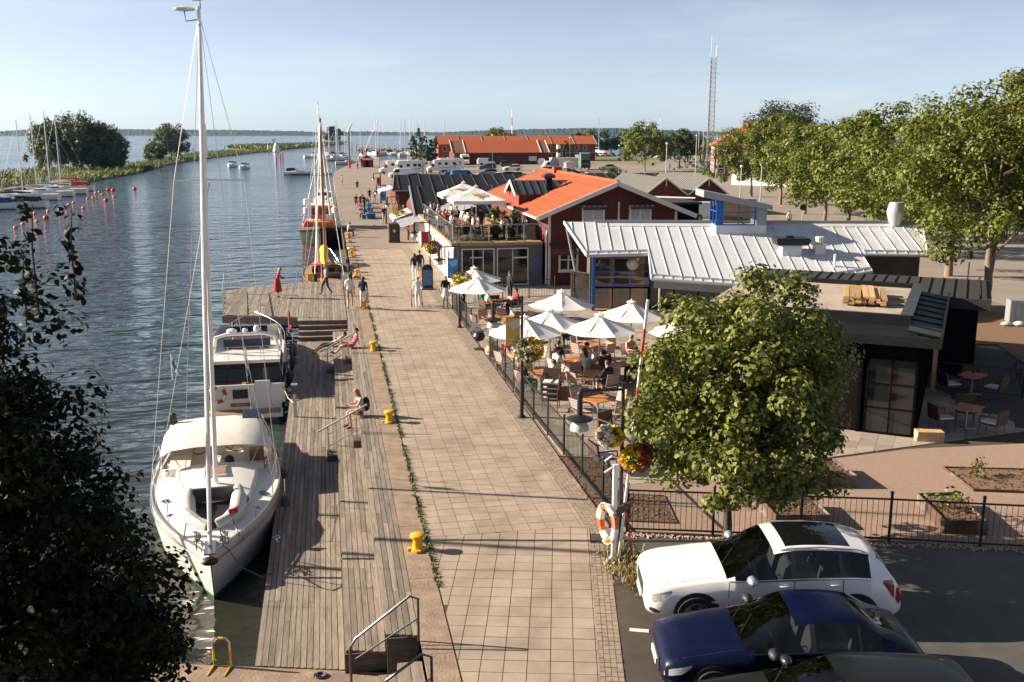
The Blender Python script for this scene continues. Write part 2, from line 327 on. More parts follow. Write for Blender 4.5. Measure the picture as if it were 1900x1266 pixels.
# car park and terrace ground
sheet('car_park', [(5.3, -8), (40, -8), (40, 16.2), (14.3, 18.25), (12, 19.0), (6.3, 20.5), (6.1, 20.6), (6.1, 12)], -.004, 'asphalt', 'dark asphalt of the small car park')
struct(MB().prism([G(1168, 1165)[:2], G(1204, 1168)[:2], G(1204, 1174)[:2], G(1168, 1171)[:2]], -.01, .0).build('bay_marking', 'paintline'), 'short white parking bay line'); struct(MB().prism([(6.12, 20.55), (6.3, 20.5), (6.27, 21.4), (6.15, 21.4)], -.03, .0).build('kerb_strip', 'concrete'), 'concrete strip at the fence corner')
# quay apron: concrete strip at the promenade edge, in poured lengths
ap = struct(MB().box(1.35, 1.9, 10, 79, -.6, -.03).build('quay_apron', 'joint'), 'stained concrete strip along the quay edge')
y = 10.0
while y < 79:
    l = random.uniform(2.6, 3.4); MB().box(1.352, 1.895, 0, l - .012, -.1, random.uniform(-.004, .002)).build('concrete_slab', 'concrete', ap, loc=(0, y, 0)); y += l
# low concrete landing in front of the deck and quay walls under it
struct(MB().prism([(-14, 4), (1.345, 4), (1.345, 16.7), (-1.66, 17.5), (-14, 20.8)], -4, -.8).build('quay_landing', 'concrete'), 'low brown concrete landing at the near end of the deck')
# weeds in the joint at the promenade edge
def tufts(pts, n, size, hgt):
    V, F = [], []
    for (x, y, z, k) in pts:
        for _ in range(n):
            a = random.uniform(0, 6.28); s_ = size * random.uniform(.5, 1.2); h = hgt * random.uniform(.3, 1.2); ox, oy = random.gauss(0, k), random.gauss(0, k)
            dx, dy = math.cos(a) * s_, math.sin(a) * s_; lx, ly = random.gauss(0, h * .5), random.gauss(0, h * .5); b = len(V)
            V += [(x + ox - dx, y + oy - dy, z), (x + ox + dx, y + oy + dy, z), (x + ox + dx * .6 + lx, y + oy + dy * .6 + ly, z + h), (x + ox - dx * .6 + lx, y + oy - dy * .6 + ly, z + h * .9)]; F.append((b, b + 1, b + 2, b + 3))
    return np.array(V), np.array(F)
pts = []; y = 15.2
while y < 60:
    d = noise.noise((y * .9, 3, 0)) + (.18 if y > 18.5 else -.35)
    if d > 0:
        pts.append((1.91 + random.gauss(0, .01), y, 0, .018 + .03 * max(d, 0)))
    y += .04
V, F = tufts(pts, 3, .022, .06)
o = put(arrmesh('weeds', V, F, ['weed']), 'weeds'); tag(o, 'line of green weeds in the joint between slabs and quay edge', 'weeds', kind='stuff')
# timber decks --------------------------------------------------------------
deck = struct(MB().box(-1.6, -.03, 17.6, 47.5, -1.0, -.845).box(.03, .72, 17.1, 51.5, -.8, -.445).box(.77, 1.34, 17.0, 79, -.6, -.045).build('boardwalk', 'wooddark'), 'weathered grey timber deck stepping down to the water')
PL = {}
def plank(x0, x1, y0, y1, z, parent, th=.04, name='plank', m='wood'):
    k = (round(x1 - x0, 3), round(y1 - y0, 2), th, m)
    if k not in PL: PL[k] = MB().box(-k[0] / 2, k[0] / 2, -k[1] / 2, k[1] / 2, -th, 0).mesh(name, m)
    return put(PL[k], name, parent, ((x0 + x1) / 2, (y0 + y1) / 2, z + random.uniform(-.003, .003)), rot=(0, random.gauss(0, .004), 0))
def planks(x0, x1, n, y0, y1, z, parent, lens=(3.6, 4.8), m='wood'):
    wd = (x1 - x0) / n
    for i in range(n):
        y = y0 - .27 * (x0 + i * wd); first = True
        while y < y1 - .05:
            l = random.choice((3.0, 3.6, 4.2, 4.8)) if not first else random.choice((1.8, 2.7, 3.6, 4.5)); first = False
            e = min(y + l, y1); e = y1 if y1 - e < .8 else e
            plank(x0 + i * wd + .006, x0 + (i + 1) * wd - .006, y + .004, e - .004, z, parent); y = e
planks(-1.66, -.0, 14, 17.08, 47.6, -.8, deck)
planks(.02, .75, 6, 17.08, 47.6, -.4, deck)
planks(.75, 1.345, 5, 17.0, 58, 0, deck)
for (x, z0, z1) in ((.01, -.8, -.445), (.745, -.4, -.045)):        # risers
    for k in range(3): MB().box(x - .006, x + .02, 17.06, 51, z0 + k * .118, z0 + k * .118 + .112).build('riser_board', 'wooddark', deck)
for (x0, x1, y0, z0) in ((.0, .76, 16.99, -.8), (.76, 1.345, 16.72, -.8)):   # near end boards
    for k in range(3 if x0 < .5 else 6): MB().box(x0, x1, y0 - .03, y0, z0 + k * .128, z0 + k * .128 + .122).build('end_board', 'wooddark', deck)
# wooden stair down to the landing
st = thing('timber_stair', 'wide timber stair going down from the promenade to the landing', 'stairs', (0, 0, 0))
for k, (x0, x1, z) in enumerate(((.28, .56, -.6), (.56, .9, -.4), (.9, 1.34, -.2))):
    for q in range(2):
        MB().box(-(x1 - x0) / 4 + .006, (x1 - x0) / 4 - .006, -1.2, 1.2, -.05, 0).build('tread_board', 'wood', st, loc=((x0 + (x1 - x0) * (q * .5 + .25)), 14.9, z))
    MB().box(x0, x0 + .03, 13.7, 16.1, z - .2, z - .052).build('riser', 'wooddark', st)
# raised viewing platform over the water
plat = struct(MB().prism([(-5.4, 50.9), (-1.6, 49.5), (-1.6, 48.6), (.74, 48.4), (.74, 61.6), (-2, 61.2), (-4.8, 60.2), (-6.0, 58.6)], -.42, -.05).build('viewing_platform', 'wooddark'), 'raised timber viewing platform over the water with railing')
wd = .14; x = -6.0
def yr(x): return 50.9 - (x + 5.4) * .368 if x < -1.6 else 48.6 - .08 * (x + 1.6)
def yt(x): return 61.55 - .0 * x if x > -1.9 else (61.2 - (-2 - x) * .36 if x > -4.8 else 60.2 - (-4.8 - x) * 1.33)
while x < .7:
    y0, y1 = (yr(x + .07) if x > -5.4 else 50.9 + (-5.4 - x) * 12), yt(x + .07)
    if y1 - y0 > .3:
        ym = y0 + (y1 - y0) * random.uniform(.3, .7)
        plank(x + .006, x + wd - .006, y0, ym - .003, 0, plat); plank(x + .006, x + wd - .006, ym + .003, y1, 0, plat)
    x += wd
for k in range(3):                                                   # steps down to the deck
    plank(-1.6, .72, 47.5 + k * .36, 47.5 + k * .36 + .35, -.6 + k * .2, plat); MB().box(-1.6, .72, 47.49 + k * .36, 47.51 + k * .36, -.8 + k * .2, -.64 + k * .2).build('riser_board', 'wooddark', plat)
MB().bar((-5.4, 50.88, -.22), (-1.6, 49.48, -.22), .06, .34).build('edge_beam', 'wooddark', plat)
for x, y in ((-5.0, 51.4), (-2.4, 50.4), (-5.3, 58), (-2.5, 60)): MB().cyl((x, y, -3), (x, y, -.42), .12).build('pile', 'wooddark', plat)
mat('galv', (.42, .42, .41), .45, .7, var=.1)
def railing(name, label, pts, h=1.05, posts=1.6, mids=(.55,), m='galv', r=.024, cat='railing', close=False):
    t = thing(name, label, cat, pts[0]); o0 = Vector(pts[0]); P_ = [Vector(p) - o0 for p in pts]
    MB().tube([p + Vector((0, 0, h)) for p in P_], r, 8).build('handrail', m, t, smooth=True)
    for q in mids: MB().tube([p + Vector((0, 0, h * q)) for p in P_], r * .65, 6).build('mid_rail', m, t, smooth=True)
    for a, b in zip(P_[:-1], P_[1:]):
        n = max(1, round((b - a).length / posts))
        for k in range(n): p = a.lerp(b, k / n); MB().cyl(p, p + Vector((0, 0, h)), r * .9, n=6).build('post', m, t)
    p = P_[-1]; MB().cyl(p, p + Vector((0, 0, h)), r * .9, n=6).build('post', m, t); return t
railing('platform_railing', 'galvanised railing round the outer edge of the viewing platform', [(-1.62, 49.55, 0), (-5.35, 50.95, 0), (-5.95, 58.5, 0), (-4.75, 60.1, 0), (-2, 61.1, 0), (.72, 61.5, 0)], 1.1, 1.9, (.5,))
# ------------------------------------------------------------------ boats
mat('gel', (.8, .77, .72), .25, var=.04, vs=1, coat=.3); mat('geldeck', (.74, .72, .68), .5, var=.06, vs=4); mat('bottomgreen', (.02, .16, .07), .5, var=.1); mat('bottomblue', (.03, .05, .11), .5); mat('bottomred', (.22, .03, .02), .5)
mat('black', (.012, .012, .013), .5, var=.1); mat('rubber', (.02, .02, .022), .75, var=.2); mat('alu', (.62, .62, .62), .35, 1, var=.06); mat('steel', (.55, .55, .54), .28, 1, var=.08); mat('darksteel', (.10, .10, .105), .4, .8, var=.1)
mat('canvas', (.72, .67, .60), .8, var=.08, vs=3, bump=.2, bs=6); mat('canvasblue', (.03, .07, .2), .8, var=.2); mat('canvasgrey', (.35, .36, .38), .8); mat('canvasnavy', (.02, .025, .05), .7, var=.2); mat('sailcloth', (.78, .75, .70), .7, var=.06, vs=5, bump=.4, bs=8)
mat('yellow', (.72, .42, .02), .5, var=.1); mat('red', (.55, .03, .03), .5, var=.12); mat('orange', (.62, .13, .02), .5, var=.12, vs=3); mat('greenpaint', (.06, .16, .08), .5, var=.12); mat('teak', (.30, .19, .11), .6, var=.25, vs=4, stretch=(8, 1, 8)); mat('varnish', (.20, .075, .03), .3, var=.2, coat=.5)
mat('glassdark', (.012, .014, .016), .06, var=0, spec=.8); mat('rope', (.55, .48, .36), .9, var=.2); mat('wire', (.45, .43, .4), .4, .6, var=0); mat('blue', (.02, .12, .45), .5, var=.1); mat('solar', (.01, .013, .03), .12, var=.1, spec=.8); mat('tubegrey', (.52, .5, .47), .55, var=.08); mat('fender', (.05, .055, .06), .5, var=.1); mat('skyblue', (.12, .35, .62), .6, var=.1)
glassmat('clearglass'); glassmat('vinyl', (.75, .72, .66), .05, .1); glassmat('railglass', (.62, .68, .67), .06)
def hull(L, B, fb_bow, fb_st, draft=.45, tm=.6, stern=.82, rake=.09, p=2.2, n=18, sheer=.12, mats=('gel', 'bottomgreen', 'geldeck'), stripe=.13, name='hull', parent=None, deckdrop=.03):
    """displacement hull, bow at the origin pointing to -y, waterline z=0"""
    Rg = []; prof = []
    for i in range(n + 1):
        t = i / n
        b = B / 2 * ((1 - (1 - t / tm) ** p) if t < tm else 1 - (1 - stern) * ((t - tm) / (1 - tm)) ** 2); b = max(b, .012)
        zs = fb_bow + (fb_st - fb_bow) * t - sheer * math.sin(math.pi * t)
        k = min(1, t * 3.2); dr = draft * min(1, .25 + t * 2) * (1 if t < .8 else 1 - (t - .8) * 3)
        half = [(b, zs), (b * (.97 if t > .3 else .9), zs * .55), (b * (.9 if t > .3 else .72 + .6 * t), stripe), (b * (.84 if t > .3 else .64 + .6 * t), -.02), (b * .55, -dr * .7), (0.004, -dr)]
        ring = []
        for q, (x, z) in enumerate(half): ring.append((x, t * L + rake * L * (1 - t) ** 3 * (1 - max(z, -draft) / fb_bow) * .6, z))
        Rg.append(ring + [(-a, y, z) for a, y, z in ring[-2::-1]]); prof.append((b, t * L, zs))
    mb = MB(); m_ = len(Rg[0])
    vs = [p_ for r in Rg for p_ in r]; fs, mi = [], []
    for i in range(n):
        for j in range(m_ - 1):
            fs.append((i * m_ + j, i * m_ + j + 1, (i + 1) * m_ + j + 1, (i + 1) * m_ + j)); jj = min(j, m_ - 2 - j); mi.append(1 if jj >= 2 else 0)
    fs.append(tuple(n * m_ + j for j in range(m_))); mi.append(0)
    mb.V, mb.F, mb.MI = vs, fs, mi
    h = mb.build(name, mats[:2], parent, smooth=50)
    md = MB(); rows = []
    for b, y, z in prof: rows.append([(-b * .985, y, z - .005), (-b * .5, y, z + .03), (0, y, z + .05), (b * .5, y, z + .03), (b * .985, y, z - .005)])
    md.loft(rows, closed=False); d = md.build('deck', mats[2], parent, smooth=True)
    mr = MB()                                                       # toe rail
    for s_ in (-1, 1): mr.tube([(s_ * b * .985, y, z + .03) for b, y, z in prof], .022, 5)
    mr.build('toe_rail', 'alu' if mats[0] == 'gel' else 'teak', parent)
    return prof
def pulpit(parent, pts, r=.014, name='rail', m='steel'): return MB().tube(pts, r, 6).build(name, m, parent, smooth=True)
def stanchions(parent, prof, i0, i1, h=.55, step=2, s_=(-1, 1), m='steel'):
    for s in s_:
        tops = []
        for i in range(i0, i1 + 1, step):
            b, y, z = prof[i]; p = (s * b * .95, y, z); q = (s * b * .95, y, z + h); MB().cyl(p, q, .013, n=6).build('stanchion', m, parent); tops.append(q)
        for f in (1, .5): MB().tube([(x, y, z - h * (1 - f)) for x, y, z in tops], .006, 4).build('guard_wire', 'wire', parent)
def rig(parent, mx, my, z0, ht, B, L, prof, spread=.62, furl=True, boom=True, sail='canvasblue', r=.065, bow=(0, .25, 1.25), m='alu', lean=0):
    MB().tube([(mx - lean, my, z0), (mx, my, z0 + ht)], [r, r * .75], 8).build('mast', m, parent, smooth=True)
    zs = z0 + ht * spread; w_ = B * .24
    MB().tube([(mx - w_, my + .12, zs), (mx, my, zs + .03), (mx + w_, my + .12, zs)], .022, 6).build('spreader', m, parent)
    top = (mx, my, z0 + ht * .985)
    for s in (-1, 1):
        base = (s * B * .46, my + .15, z0 - .1)
        MB().tube([top, (mx + s * w_, my + .12, zs), base], .008, 4).build('shroud', 'wire', parent)
        MB().tube([(mx, my, zs - .05), (s * B * .42, my + .45, z0 - .1)], .008, 4).build('shroud', 'wire', parent)
        MB().tube([top, (s * B * .3, L * .98, prof[-1][2])], .007, 4).build('backstay', 'wire', parent)
    if furl: MB().tube([(bow[0], bow[1], bow[2]), (mx * .5, (bow[1] + my) / 2 - .02, (bow[2] + z0 + ht) / 2), (mx, my - .1, z0 + ht * .97)], [.048, .055, .03], 8).build('furled_headsail', 'sailcloth', parent, smooth=True)
    else: MB().tube([bow, top], .01, 4).build('forestay', 'wire', parent)
    if boom:
        MB().tube([(mx, my + .1, z0 + .75), (mx, my + L * .36, z0 + .8)], .05, 6).build('boom', m, parent)
        MB().tube([(mx, my + .15, z0 + .85), (mx, my + L * .15, z0 + 1.0), (mx, my + L * .35, z0 + .9)], [.1, .15, .07], 8).build('sail_cover', sail, parent, smooth=True)
def fenders(parent, pts, m='fender', r=.12, h=.55):
    for x, y, z in pts:
        f = MB().lathe([(.02, -h / 2 - .05), (r * .7, -h / 2), (r, -h / 2 + .1), (r, h / 2 - .1), (r * .7, h / 2), (.02, h / 2 + .05)], 10).build('fender', m, parent, smooth=True, loc=(x, y, z))
        MB().cyl((0, 0, h / 2), (0, 0, h / 2 + .5), .008, n=4).build('fender_line', 'rope', f)
# --- the white sloop in the foreground
SB = thing('sailing_boat', 'white sailing boat with cream cockpit canopy and grey dinghy, bow towards the viewer', 'sailboat', (-2.85, 21.42, WZ), R(4.4))
pf_ = hull(10.2, 3.45, 1.42, 1.2, tm=.58, stern=.78, p=2.0, rake=.12, parent=SB, sheer=.1)
for s in (-1, 1):
    MB().tube([(s * b * 1.005, y, z - .22) for b, y, z in pf_], .012, 4).build('rubbing_strake', 'darksteel', SB)
# coachroof with windows
cr = MB(); rows = []
for t, wd, h in ((2.5, .35, .02), (2.9, .6, .16), (3.8, .85, .30), (5.2, 1.02, .36), (6.0, 1.05, .38)):
    z = 1.2 - .03; rows.append([(-wd * 1.08, t, z), (-wd, t, z + h * .75), (-wd * .6, t, z + h), (0, t, z + h * 1.08), (wd * .6, t, z + h), (wd, t, z + h * .75), (wd * 1.08, t, z)])
cr.loft(rows, closed=False); cr.quad(rows[-1][0], rows[-1][1], rows[-1][5], rows[-1][6]); cr.add([rows[-1][1], rows[-1][2], rows[-1][3], rows[-1][4], rows[-1][5]], [(0, 1, 2, 3, 4)])
C_ = cr.build('coachroof', 'gel', SB, smooth=50)
for s in (-1, 1):
    for (y, w_) in ((3.6, .5), (4.6, .6), (5.5, .35)):
        x = s * (.82 + (y - 3.6) * .11) * 1.03
        MB().quad((x * 1.005, y - w_ / 2, 1.24), (x * 1.035, y + w_ / 2, 1.24), (x * 1.0, y + w_ / 2, 1.38), (x * .975, y - w_ / 2, 1.36)).build('side_window', 'glassdark', C_)
MB().box(-.3, .3, 4.9, 5.75, 1.55, 1.6).build('sliding_hatch', 'gel', C_); MB().box(-.27, -.02, 4.95, 5.6, 1.602, 1.615).box(.02, .27, 4.95, 5.6, 1.602, 1.615).build('hatch_louvre', 'teak', C_)
MB().box(-.27, .27, 1.55, 2.05, 1.32, 1.37).build('fore_hatch', 'gel', SB); MB().box(-.22, .22, 1.6, 2.0, 1.371, 1.38).build('hatch_pane', 'glassdark', SB)
for s in (-1, 1):
    for y in (3.0, 4.1): MB().box(-.08, .08, -.1, .1, 0, .012).build('deck_pane', 'glassdark', SB, loc=(s * (1.02 + (y - 3) * .18), y, 1.275), rz=.4 * s)
# inflatable dinghy upside on the foredeck
dg = thing('inflatable_dinghy', 'grey inflatable dinghy lashed upright on the white sailing boat foredeck', 'dinghy', (-2.98, 23.05, WZ + 1.36), R(4.4))
for s in (-1, 1):
    MB().tube([(s * .06, .02, .05), (s * .36, .28, .06), (s * .58, .75, .1), (s * .62, 1.5, .16), (s * .6, 2.15, .2)], [.16, .19, .2, .2, .13], 10).build('side_tube', 'tubegrey', dg, smooth=True)
MB().prism([(-.1, .15), (.1, .15), (.5, .8), (.5, 2.0), (-.5, 2.0), (-.5, .8)], .0, .05).build('floor', 'black', dg); MB().box(-.5, .5, 1.75, 1.85, .06, .4).build('transom', 'darksteel', dg)
MB().ball((0, .08, .05), .2, 10, 6, (1, .8, .9)).build('bow_cap', 'black', dg, smooth=True)
ln = MB(); random.seed(3)
for k in range(7): a = k * .9; ln.tube([(.48 + .1 * math.cos(a + q * .8), .35 + .08 * math.sin(a + q * 1.1), .26 + .02 * q) for q in range(6)], .014, 5)
tag(ln.build('red_line', 'red', None, loc=(-2.98, 23.05, WZ + 1.36)), 'tangle of red line on the grey dinghy', 'rope')
# cockpit canopy
cp = MB(); rows = []
for t, z, wd in ((6.05, 2.02, 1.42), (6.5, 2.16, 1.46), (7.4, 2.25, 1.42), (8.3, 2.22, 1.3), (8.7, 2.12, 1.2)):
    rows.append([(-wd * 1.02, t, z - .34), (-wd * .99, t, z - .16), (-wd * .85, t, z - .03), (-wd * .4, t, z + .03), (wd * .4, t, z + .03), (wd * .85, t, z - .03), (wd * .99, t, z - .16), (wd * 1.02, t, z - .34)])
cp.loft(rows, closed=False); K = cp.build('cockpit_canopy', 'canvas', SB, smooth=60)
for s in (-1, 1): sd_ = MB(); sd_.add([(s * 1.45, 7.3, 1.95), (s * 1.42, 8.7, 1.8), (s * 1.5, 8.9, 1.25), (s * 1.62, 7.0, 1.22)], [(0, 1, 2, 3)]); sd_.build('canopy_side', 'canvas', K)
sd_ = MB(); sd_.add([(-1.22, 8.72, 1.8), (1.22, 8.72, 1.8), (1.4, 9.0, 1.25), (-1.4, 9.0, 1.25)], [(0, 1, 2, 3)]); sd_.build('canopy_side', 'canvas', K)
for s in (-1, 1):
    pulpit(SB, [(s * 1.5, 6.0, 1.2), (s * 1.42, 6.05, 1.9)], .018, 'canopy_pole'); pulpit(SB, [(s * .95, 6.0, 1.5), (s * 1.2, 6.1, 1.98)], .015, 'canopy_pole')
MB().box(.62, 1.12, 6.25, 6.85, 2.2, 2.225).build('solar_panel', 'solar', SB).rotation_euler = (R(6), R(3), 0)
# cockpit well, wheels, lockers, sailbags
MB().box(-1.2, 1.2, 6.2, 9.4, 1.16, 1.19).build('cockpit_floor', 'teak', SB)
for s in (-1, 1): MB().box(s * 1.0 - .28, s * 1.0 + .28, 6.2, 9.2, 1.19, 1.42).build('cockpit_seat', 'canvas', SB)
for s in (-1, 1):
    wv = MB(); wv.tube([(s * .55 + .38 * math.cos(a), 8.0, 1.62 + .38 * math.sin(a)) for a in np.linspace(0, 2 * math.pi, 19)], .018, 6); 
    for a in range(3): wv.tube([(s * .55 - .38 * math.cos(a * 1.05), 8.0, 1.62 - .38 * math.sin(a * 1.05)), (s * .55 + .38 * math.cos(a * 1.05), 8.0, 1.62 + .38 * math.sin(a * 1.05))], .01, 4)
    wv.build('steering_wheel', 'varnish', SB, smooth=True)
MB().box(-.22, .22, 7.85, 8.15, 1.19, 1.75).box(-.16, .16, 7.8, 8.1, 1.75, 1.95).build('binnacle', 'geldeck', SB)
for s, mm in ((1, 'yellow'), (-1, 'yellow')):
    b_ = MB(); b_.tube([(s * 1.18 + .17 * math.cos(a), 8.9, 1.75 + .2 * math.sin(a)) for a in np.linspace(.3, 5.6, 12)], .075, 8); b_.build('horseshoe_buoy', mm, SB, smooth=True)
MB().box(.9, 1.3, 6.4, 6.7, 1.42, 1.75).build('bag', 'varnish', SB); MB().ball((.35, 6.25, 1.55), .14).build('winch_bag', 'canvasnavy', SB, smooth=True)
for s in (-1, 1):
    for y in (6.3, 7.0): MB().lathe([(.08, 0), (.06, .05), (.06, .1), (.085, .16)], 8, (s * 1.32, y, 1.2)).build('winch', 'steel', SB)
# pulpit, stanchions, anchor
pulpit(SB, [(-.62, 1.15, 1.34), (-.5, .75, 1.92), (-.22, .1, 1.98), (0, -.08, 1.98), (.22, .1, 1.98), (.5, .75, 1.92), (.62, 1.15, 1.34)], .016, 'pulpit')
pulpit(SB, [(-.3, .42, 1.38), (-.24, .12, 1.98)]); pulpit(SB, [(.3, .42, 1.38), (.24, .12, 1.98)])
stanchions(SB, pf_, 4, 14, .58, 3)
for s in (-1, 1): pulpit(SB, [(s * pf_[4][0] * .95, pf_[4][1], pf_[4][2] + .58), (s * .5, .78, 1.9)], .006, 'guard_wire', 'wire')
pulpit(SB, [(-1.55, 7.6, 1.25), (-1.5, 7.8, 1.85), (-1.3, 9.7, 1.85), (1.3, 9.7, 1.85), (1.5, 7.8, 1.85), (1.55, 7.6, 1.25)], .016, 'pushpit')
MB().ball((0, -.14, 1.33), .13, 10, 6, (1.5, 1, .75)).build('bow_fender', 'black', SB, smooth=True); MB().box(-.12, .12, -.05, .7, 1.43, 1.47).build('anchor_roller', 'steel', SB)
ch = MB(); random.seed(5)
for k in range(10): s = random.choice((-1, 1)); ch.tube([(s * (.2 + .2 * random.random()), .45 + .5 * random.random(), 1.42 + .05 * q + .02 * random.random()) for q in range(5)], .014, 5)
ch.build('mooring_lines', 'darksteel', SB)
rig(SB, .33, 4.45, 1.55, 11.95, 3.5, 10.2, pf_, spread=.655, furl=True, boom=False, bow=(0, .42, 1.5), r=.06, m='gel', lean=.3)
MB().lathe([(.07, 0), (.085, .06), (.085, .76), (.07, .8)], 10, (.25, 4.36, 9.95)).build('radar_reflector', 'gel', SB, smooth=True)
MB().lathe([(.02, -.05), (.24, -.02), (.26, .02), (.1, .07), (.02, .08)], 12, (.0, 4.42, 13.42)).build('satellite_dome', 'gel', SB, smooth=True); MB().tube([(.0, 4.42, 13.38), (.02, 4.43, 13.15), (.33, 4.45, 13.2)], .015, 5).build('dome_bracket', 'blue', SB)
MB().cyl((.37, 4.45, 13.45), (.37, 4.45, 13.8), .012, n=5).build('masthead_antenna', 'black', SB); MB().tube([(.2, 4.45, 13.62), (.52, 4.4, 13.66)], .008, 4).build('wind_vane', 'black', SB)
fenders(SB, [(1.78, 4.3, .75), (1.8, 6.6, .72), (1.62, 8.4, .75)])
mat('lettergrey', (.2, .2, .22), .5)
for s in (-1, 1):
    b0, b1 = pf_[2], pf_[4]; ang = math.atan2(b1[1] - b0[1], (b1[0] - b0[0]))
    if s > 0: lettering('Liberté', SB, (b0[0] + .02, b0[1] - .02, 1.12), .22, 'lettergrey', (R(82), 0, ang), 'LEFT', .3)
    else: lettering('Liberté', SB, (-b1[0] - .01, b1[1] - .12, 1.06), .22, 'lettergrey', (R(82), 0, -ang), 'LEFT', .3)
tag(MB().lathe([(.09, 0), (.12, .1), (.1, .3), (.06, .34)], 8).cyl((0, 0, -.3), (0, 0, .02), .03).build('outboard_motor', 'black', None, loc=(-4.7, 29.5, WZ + 2.15)), 'small black outboard motor clamped behind the cream canopy', 'outboard')
def line(label, pts, m='rope', r=.014): o0 = Vector(pts[0]); return tag(MB().tube([Vector(p) - o0 for p in pts], r, 5).build('mooring_line', m, None, loc=o0), label, 'rope')
line('dark bow line sagging from the white sailing boat to the deck', [(-2.55, 21.9, -.22), (-2.2, 21.6, -.62), (-1.75, 21.5, -.85), (-1.55, 21.5, -.76)], 'darksteel'); line('pale stern line from the white sailing boat to the deck', [(-2.2, 30.2, -.35), (-1.8, 29.6, -.7), (-1.5, 29.3, -.77)]); line('stern line from the motor yacht to the power pedestal', [(-1.95, 37.4, -.35), (-1.7, 36.6, -.7), (-1.5, 36.2, -.77)], 'rope', .02); line('curled white rope end lying on the deck edge', [(-1.62, 23.6, -.78), (-1.5, 23.7, -.77), (-1.45, 23.55, -.77), (-1.55, 23.45, -.76), (-1.5, 23.3, -.77)], 'white', .018)
# --- motor yacht moored stern towards the viewer
MY = thing('motor_yacht', 'white motor yacht with flybridge moored stern first beside the deck', 'motorboat', (-3.3, 37.3, WZ), R(1.5))
def yacht():
    n = 16; L, B = 10.2, 3.0; Rg = []; prof = []
    for i in range(n + 1):
        t = i / n; b = B / 2 * (.94 + .06 * math.sin(t * 3)) if t < .55 else B / 2 * (1 - ((t - .55) / .45) ** 2.3); b = max(b, .03)
        zs = 1.15 + .55 * t ** 1.6; half = [(b, zs), (b * .98, zs * .7), (b * .92, .35), (b * .84, .0), (b * .3, -.35), (.004, -.45 + .3 * t)]
        ring = [(x, t * L * (1 - .03 * (1 - z / zs) * t), z) for x, z in half]; Rg.append(ring + [(-a, y, z) for a, y, z in ring[-2::-1]]); prof.append((b, t * L, zs))
    mb = MB(); mb.loft(Rg, closed=False); m_ = len(Rg[0]); mb.add(Rg[0], [tuple(range(m_))]); mb.MI = [(1 if 2 <= (q % (m_ - 1)) <= m_ - 4 else 0) for q in range(n * (m_ - 1))] + [0]
    mb.build('hull', ['gel', 'bottomblue'], MY, smooth=50)
    md = MB(); md.loft([[(-b * .98, y, z - .01), (0, y, z + .04), (b * .98, y, z - .01)] for b, y, z in prof[6:]], closed=False); md.build('foredeck', 'geldeck', MY)
    return prof
yp = yacht()
MB().box(-1.36, 1.36, -.75, .05, .22, .36).build('bathing_platform', 'gel', MY); MB().box(-1.28, 1.28, -.7, -.02, .362, .375).build('platform_planking', 'teak', MY)
MB().box(-1.42, 1.42, 0, 3.6, .62, .7).build('cockpit_sole', 'teak', MY); MB().box(-1.45, .35, -.03, .06, .6, 1.32).box(.95, 1.45, -.03, .06, .6, 1.32).build('transom', 'gel', MY); MB().box(.37, .93, -.02, .05, .62, 1.45).build('transom_door', 'geldeck', MY)
MB().box(-.45, .1, -.05, -.032, .8, 1.15).build('transom_hatch', 'black', MY); mb = MB(); mb.tube([(-.5, -.055, .74), (.15, -.055, .74), (.15, -.055, 1.21), (-.5, -.055, 1.21), (-.5, -.055, .74)], .025, 5); mb.build('hatch_frame', 'gel', MY)
MB().box(-.55, .2, -.06, -.035, .50, .64).build('name_board', 'varnish', MY)
lettering('OSTRUP', MY, (-.17, -.063, .535), .11, 'yellow')
# saloon with aft curtain, coamings
S_ = MB(); S_.loft([[(-1.36, 1.2, 1.2), (-1.22, 1.5, 1.95), (1.22, 1.5, 1.95), (1.36, 1.2, 1.2)], [(-1.36, 4.6, 1.3), (-1.2, 4.6, 2.0), (1.2, 4.6, 2.0), (1.36, 4.6, 1.3)], [(-1.2, 6.9, 1.5), (-.95, 5.6, 2.0), (.95, 5.6, 2.0), (1.2, 6.9, 1.5)]], closed=False); S_.build('saloon', 'gel', MY, smooth=30)
MB().quad((-1.34, 1.14, 1.2), (1.34, 1.14, 1.2), (1.2, 1.44, 1.95), (-1.2, 1.44, 1.95)).build('cockpit_curtain', 'glassdark', MY)
mb = MB()
for x in (-.75, .05, .6): mb.bar((x, 1.12, 1.2), (x * .9, 1.41, 1.95), .06, .02)
mb.bar((-1.34, 1.12, 1.18), (1.34, 1.12, 1.18), .14, .03).bar((-1.22, 1.42, 1.95), (1.22, 1.42, 1.95), .1, .03); mb.build('curtain_frame', 'canvasnavy', MY)
for s in (-1, 1): MB().add([(s * 1.345, 1.2, 1.22), (s * 1.43, -.0, 1.2), (s * 1.42, .05, 1.34), (s * 1.27, 1.45, 1.9)], [(0, 1, 2, 3)]).build('side_canvas', 'canvasnavy', MY)
for s in (-1, 1):
    for y0, y1 in ((1.8, 3.0), (3.15, 4.4)): MB().quad((s * 1.345, y0, 1.42), (s * 1.345, y1, 1.45), (s * 1.245, y1, 1.88), (s * 1.245, y0, 1.88)).build('saloon_window', 'glassdark', MY)
FB = MB(); FB.loft([[(-1.3, .8, 1.95), (-1.3, .75, 2.08), (1.3, .75, 2.08), (1.3, .8, 1.95)], [(-1.34, 4.9, 2.0), (-1.36, 4.9, 2.15), (1.36, 4.9, 2.15), (1.34, 4.9, 2.0)], [(-1.0, 5.9, 2.02), (-1.0, 5.9, 2.12), (1.0, 5.9, 2.12), (1.0, 5.9, 2.02)]]); fbo = FB.build('flybridge', 'gel', MY, smooth=40)
mb = MB()
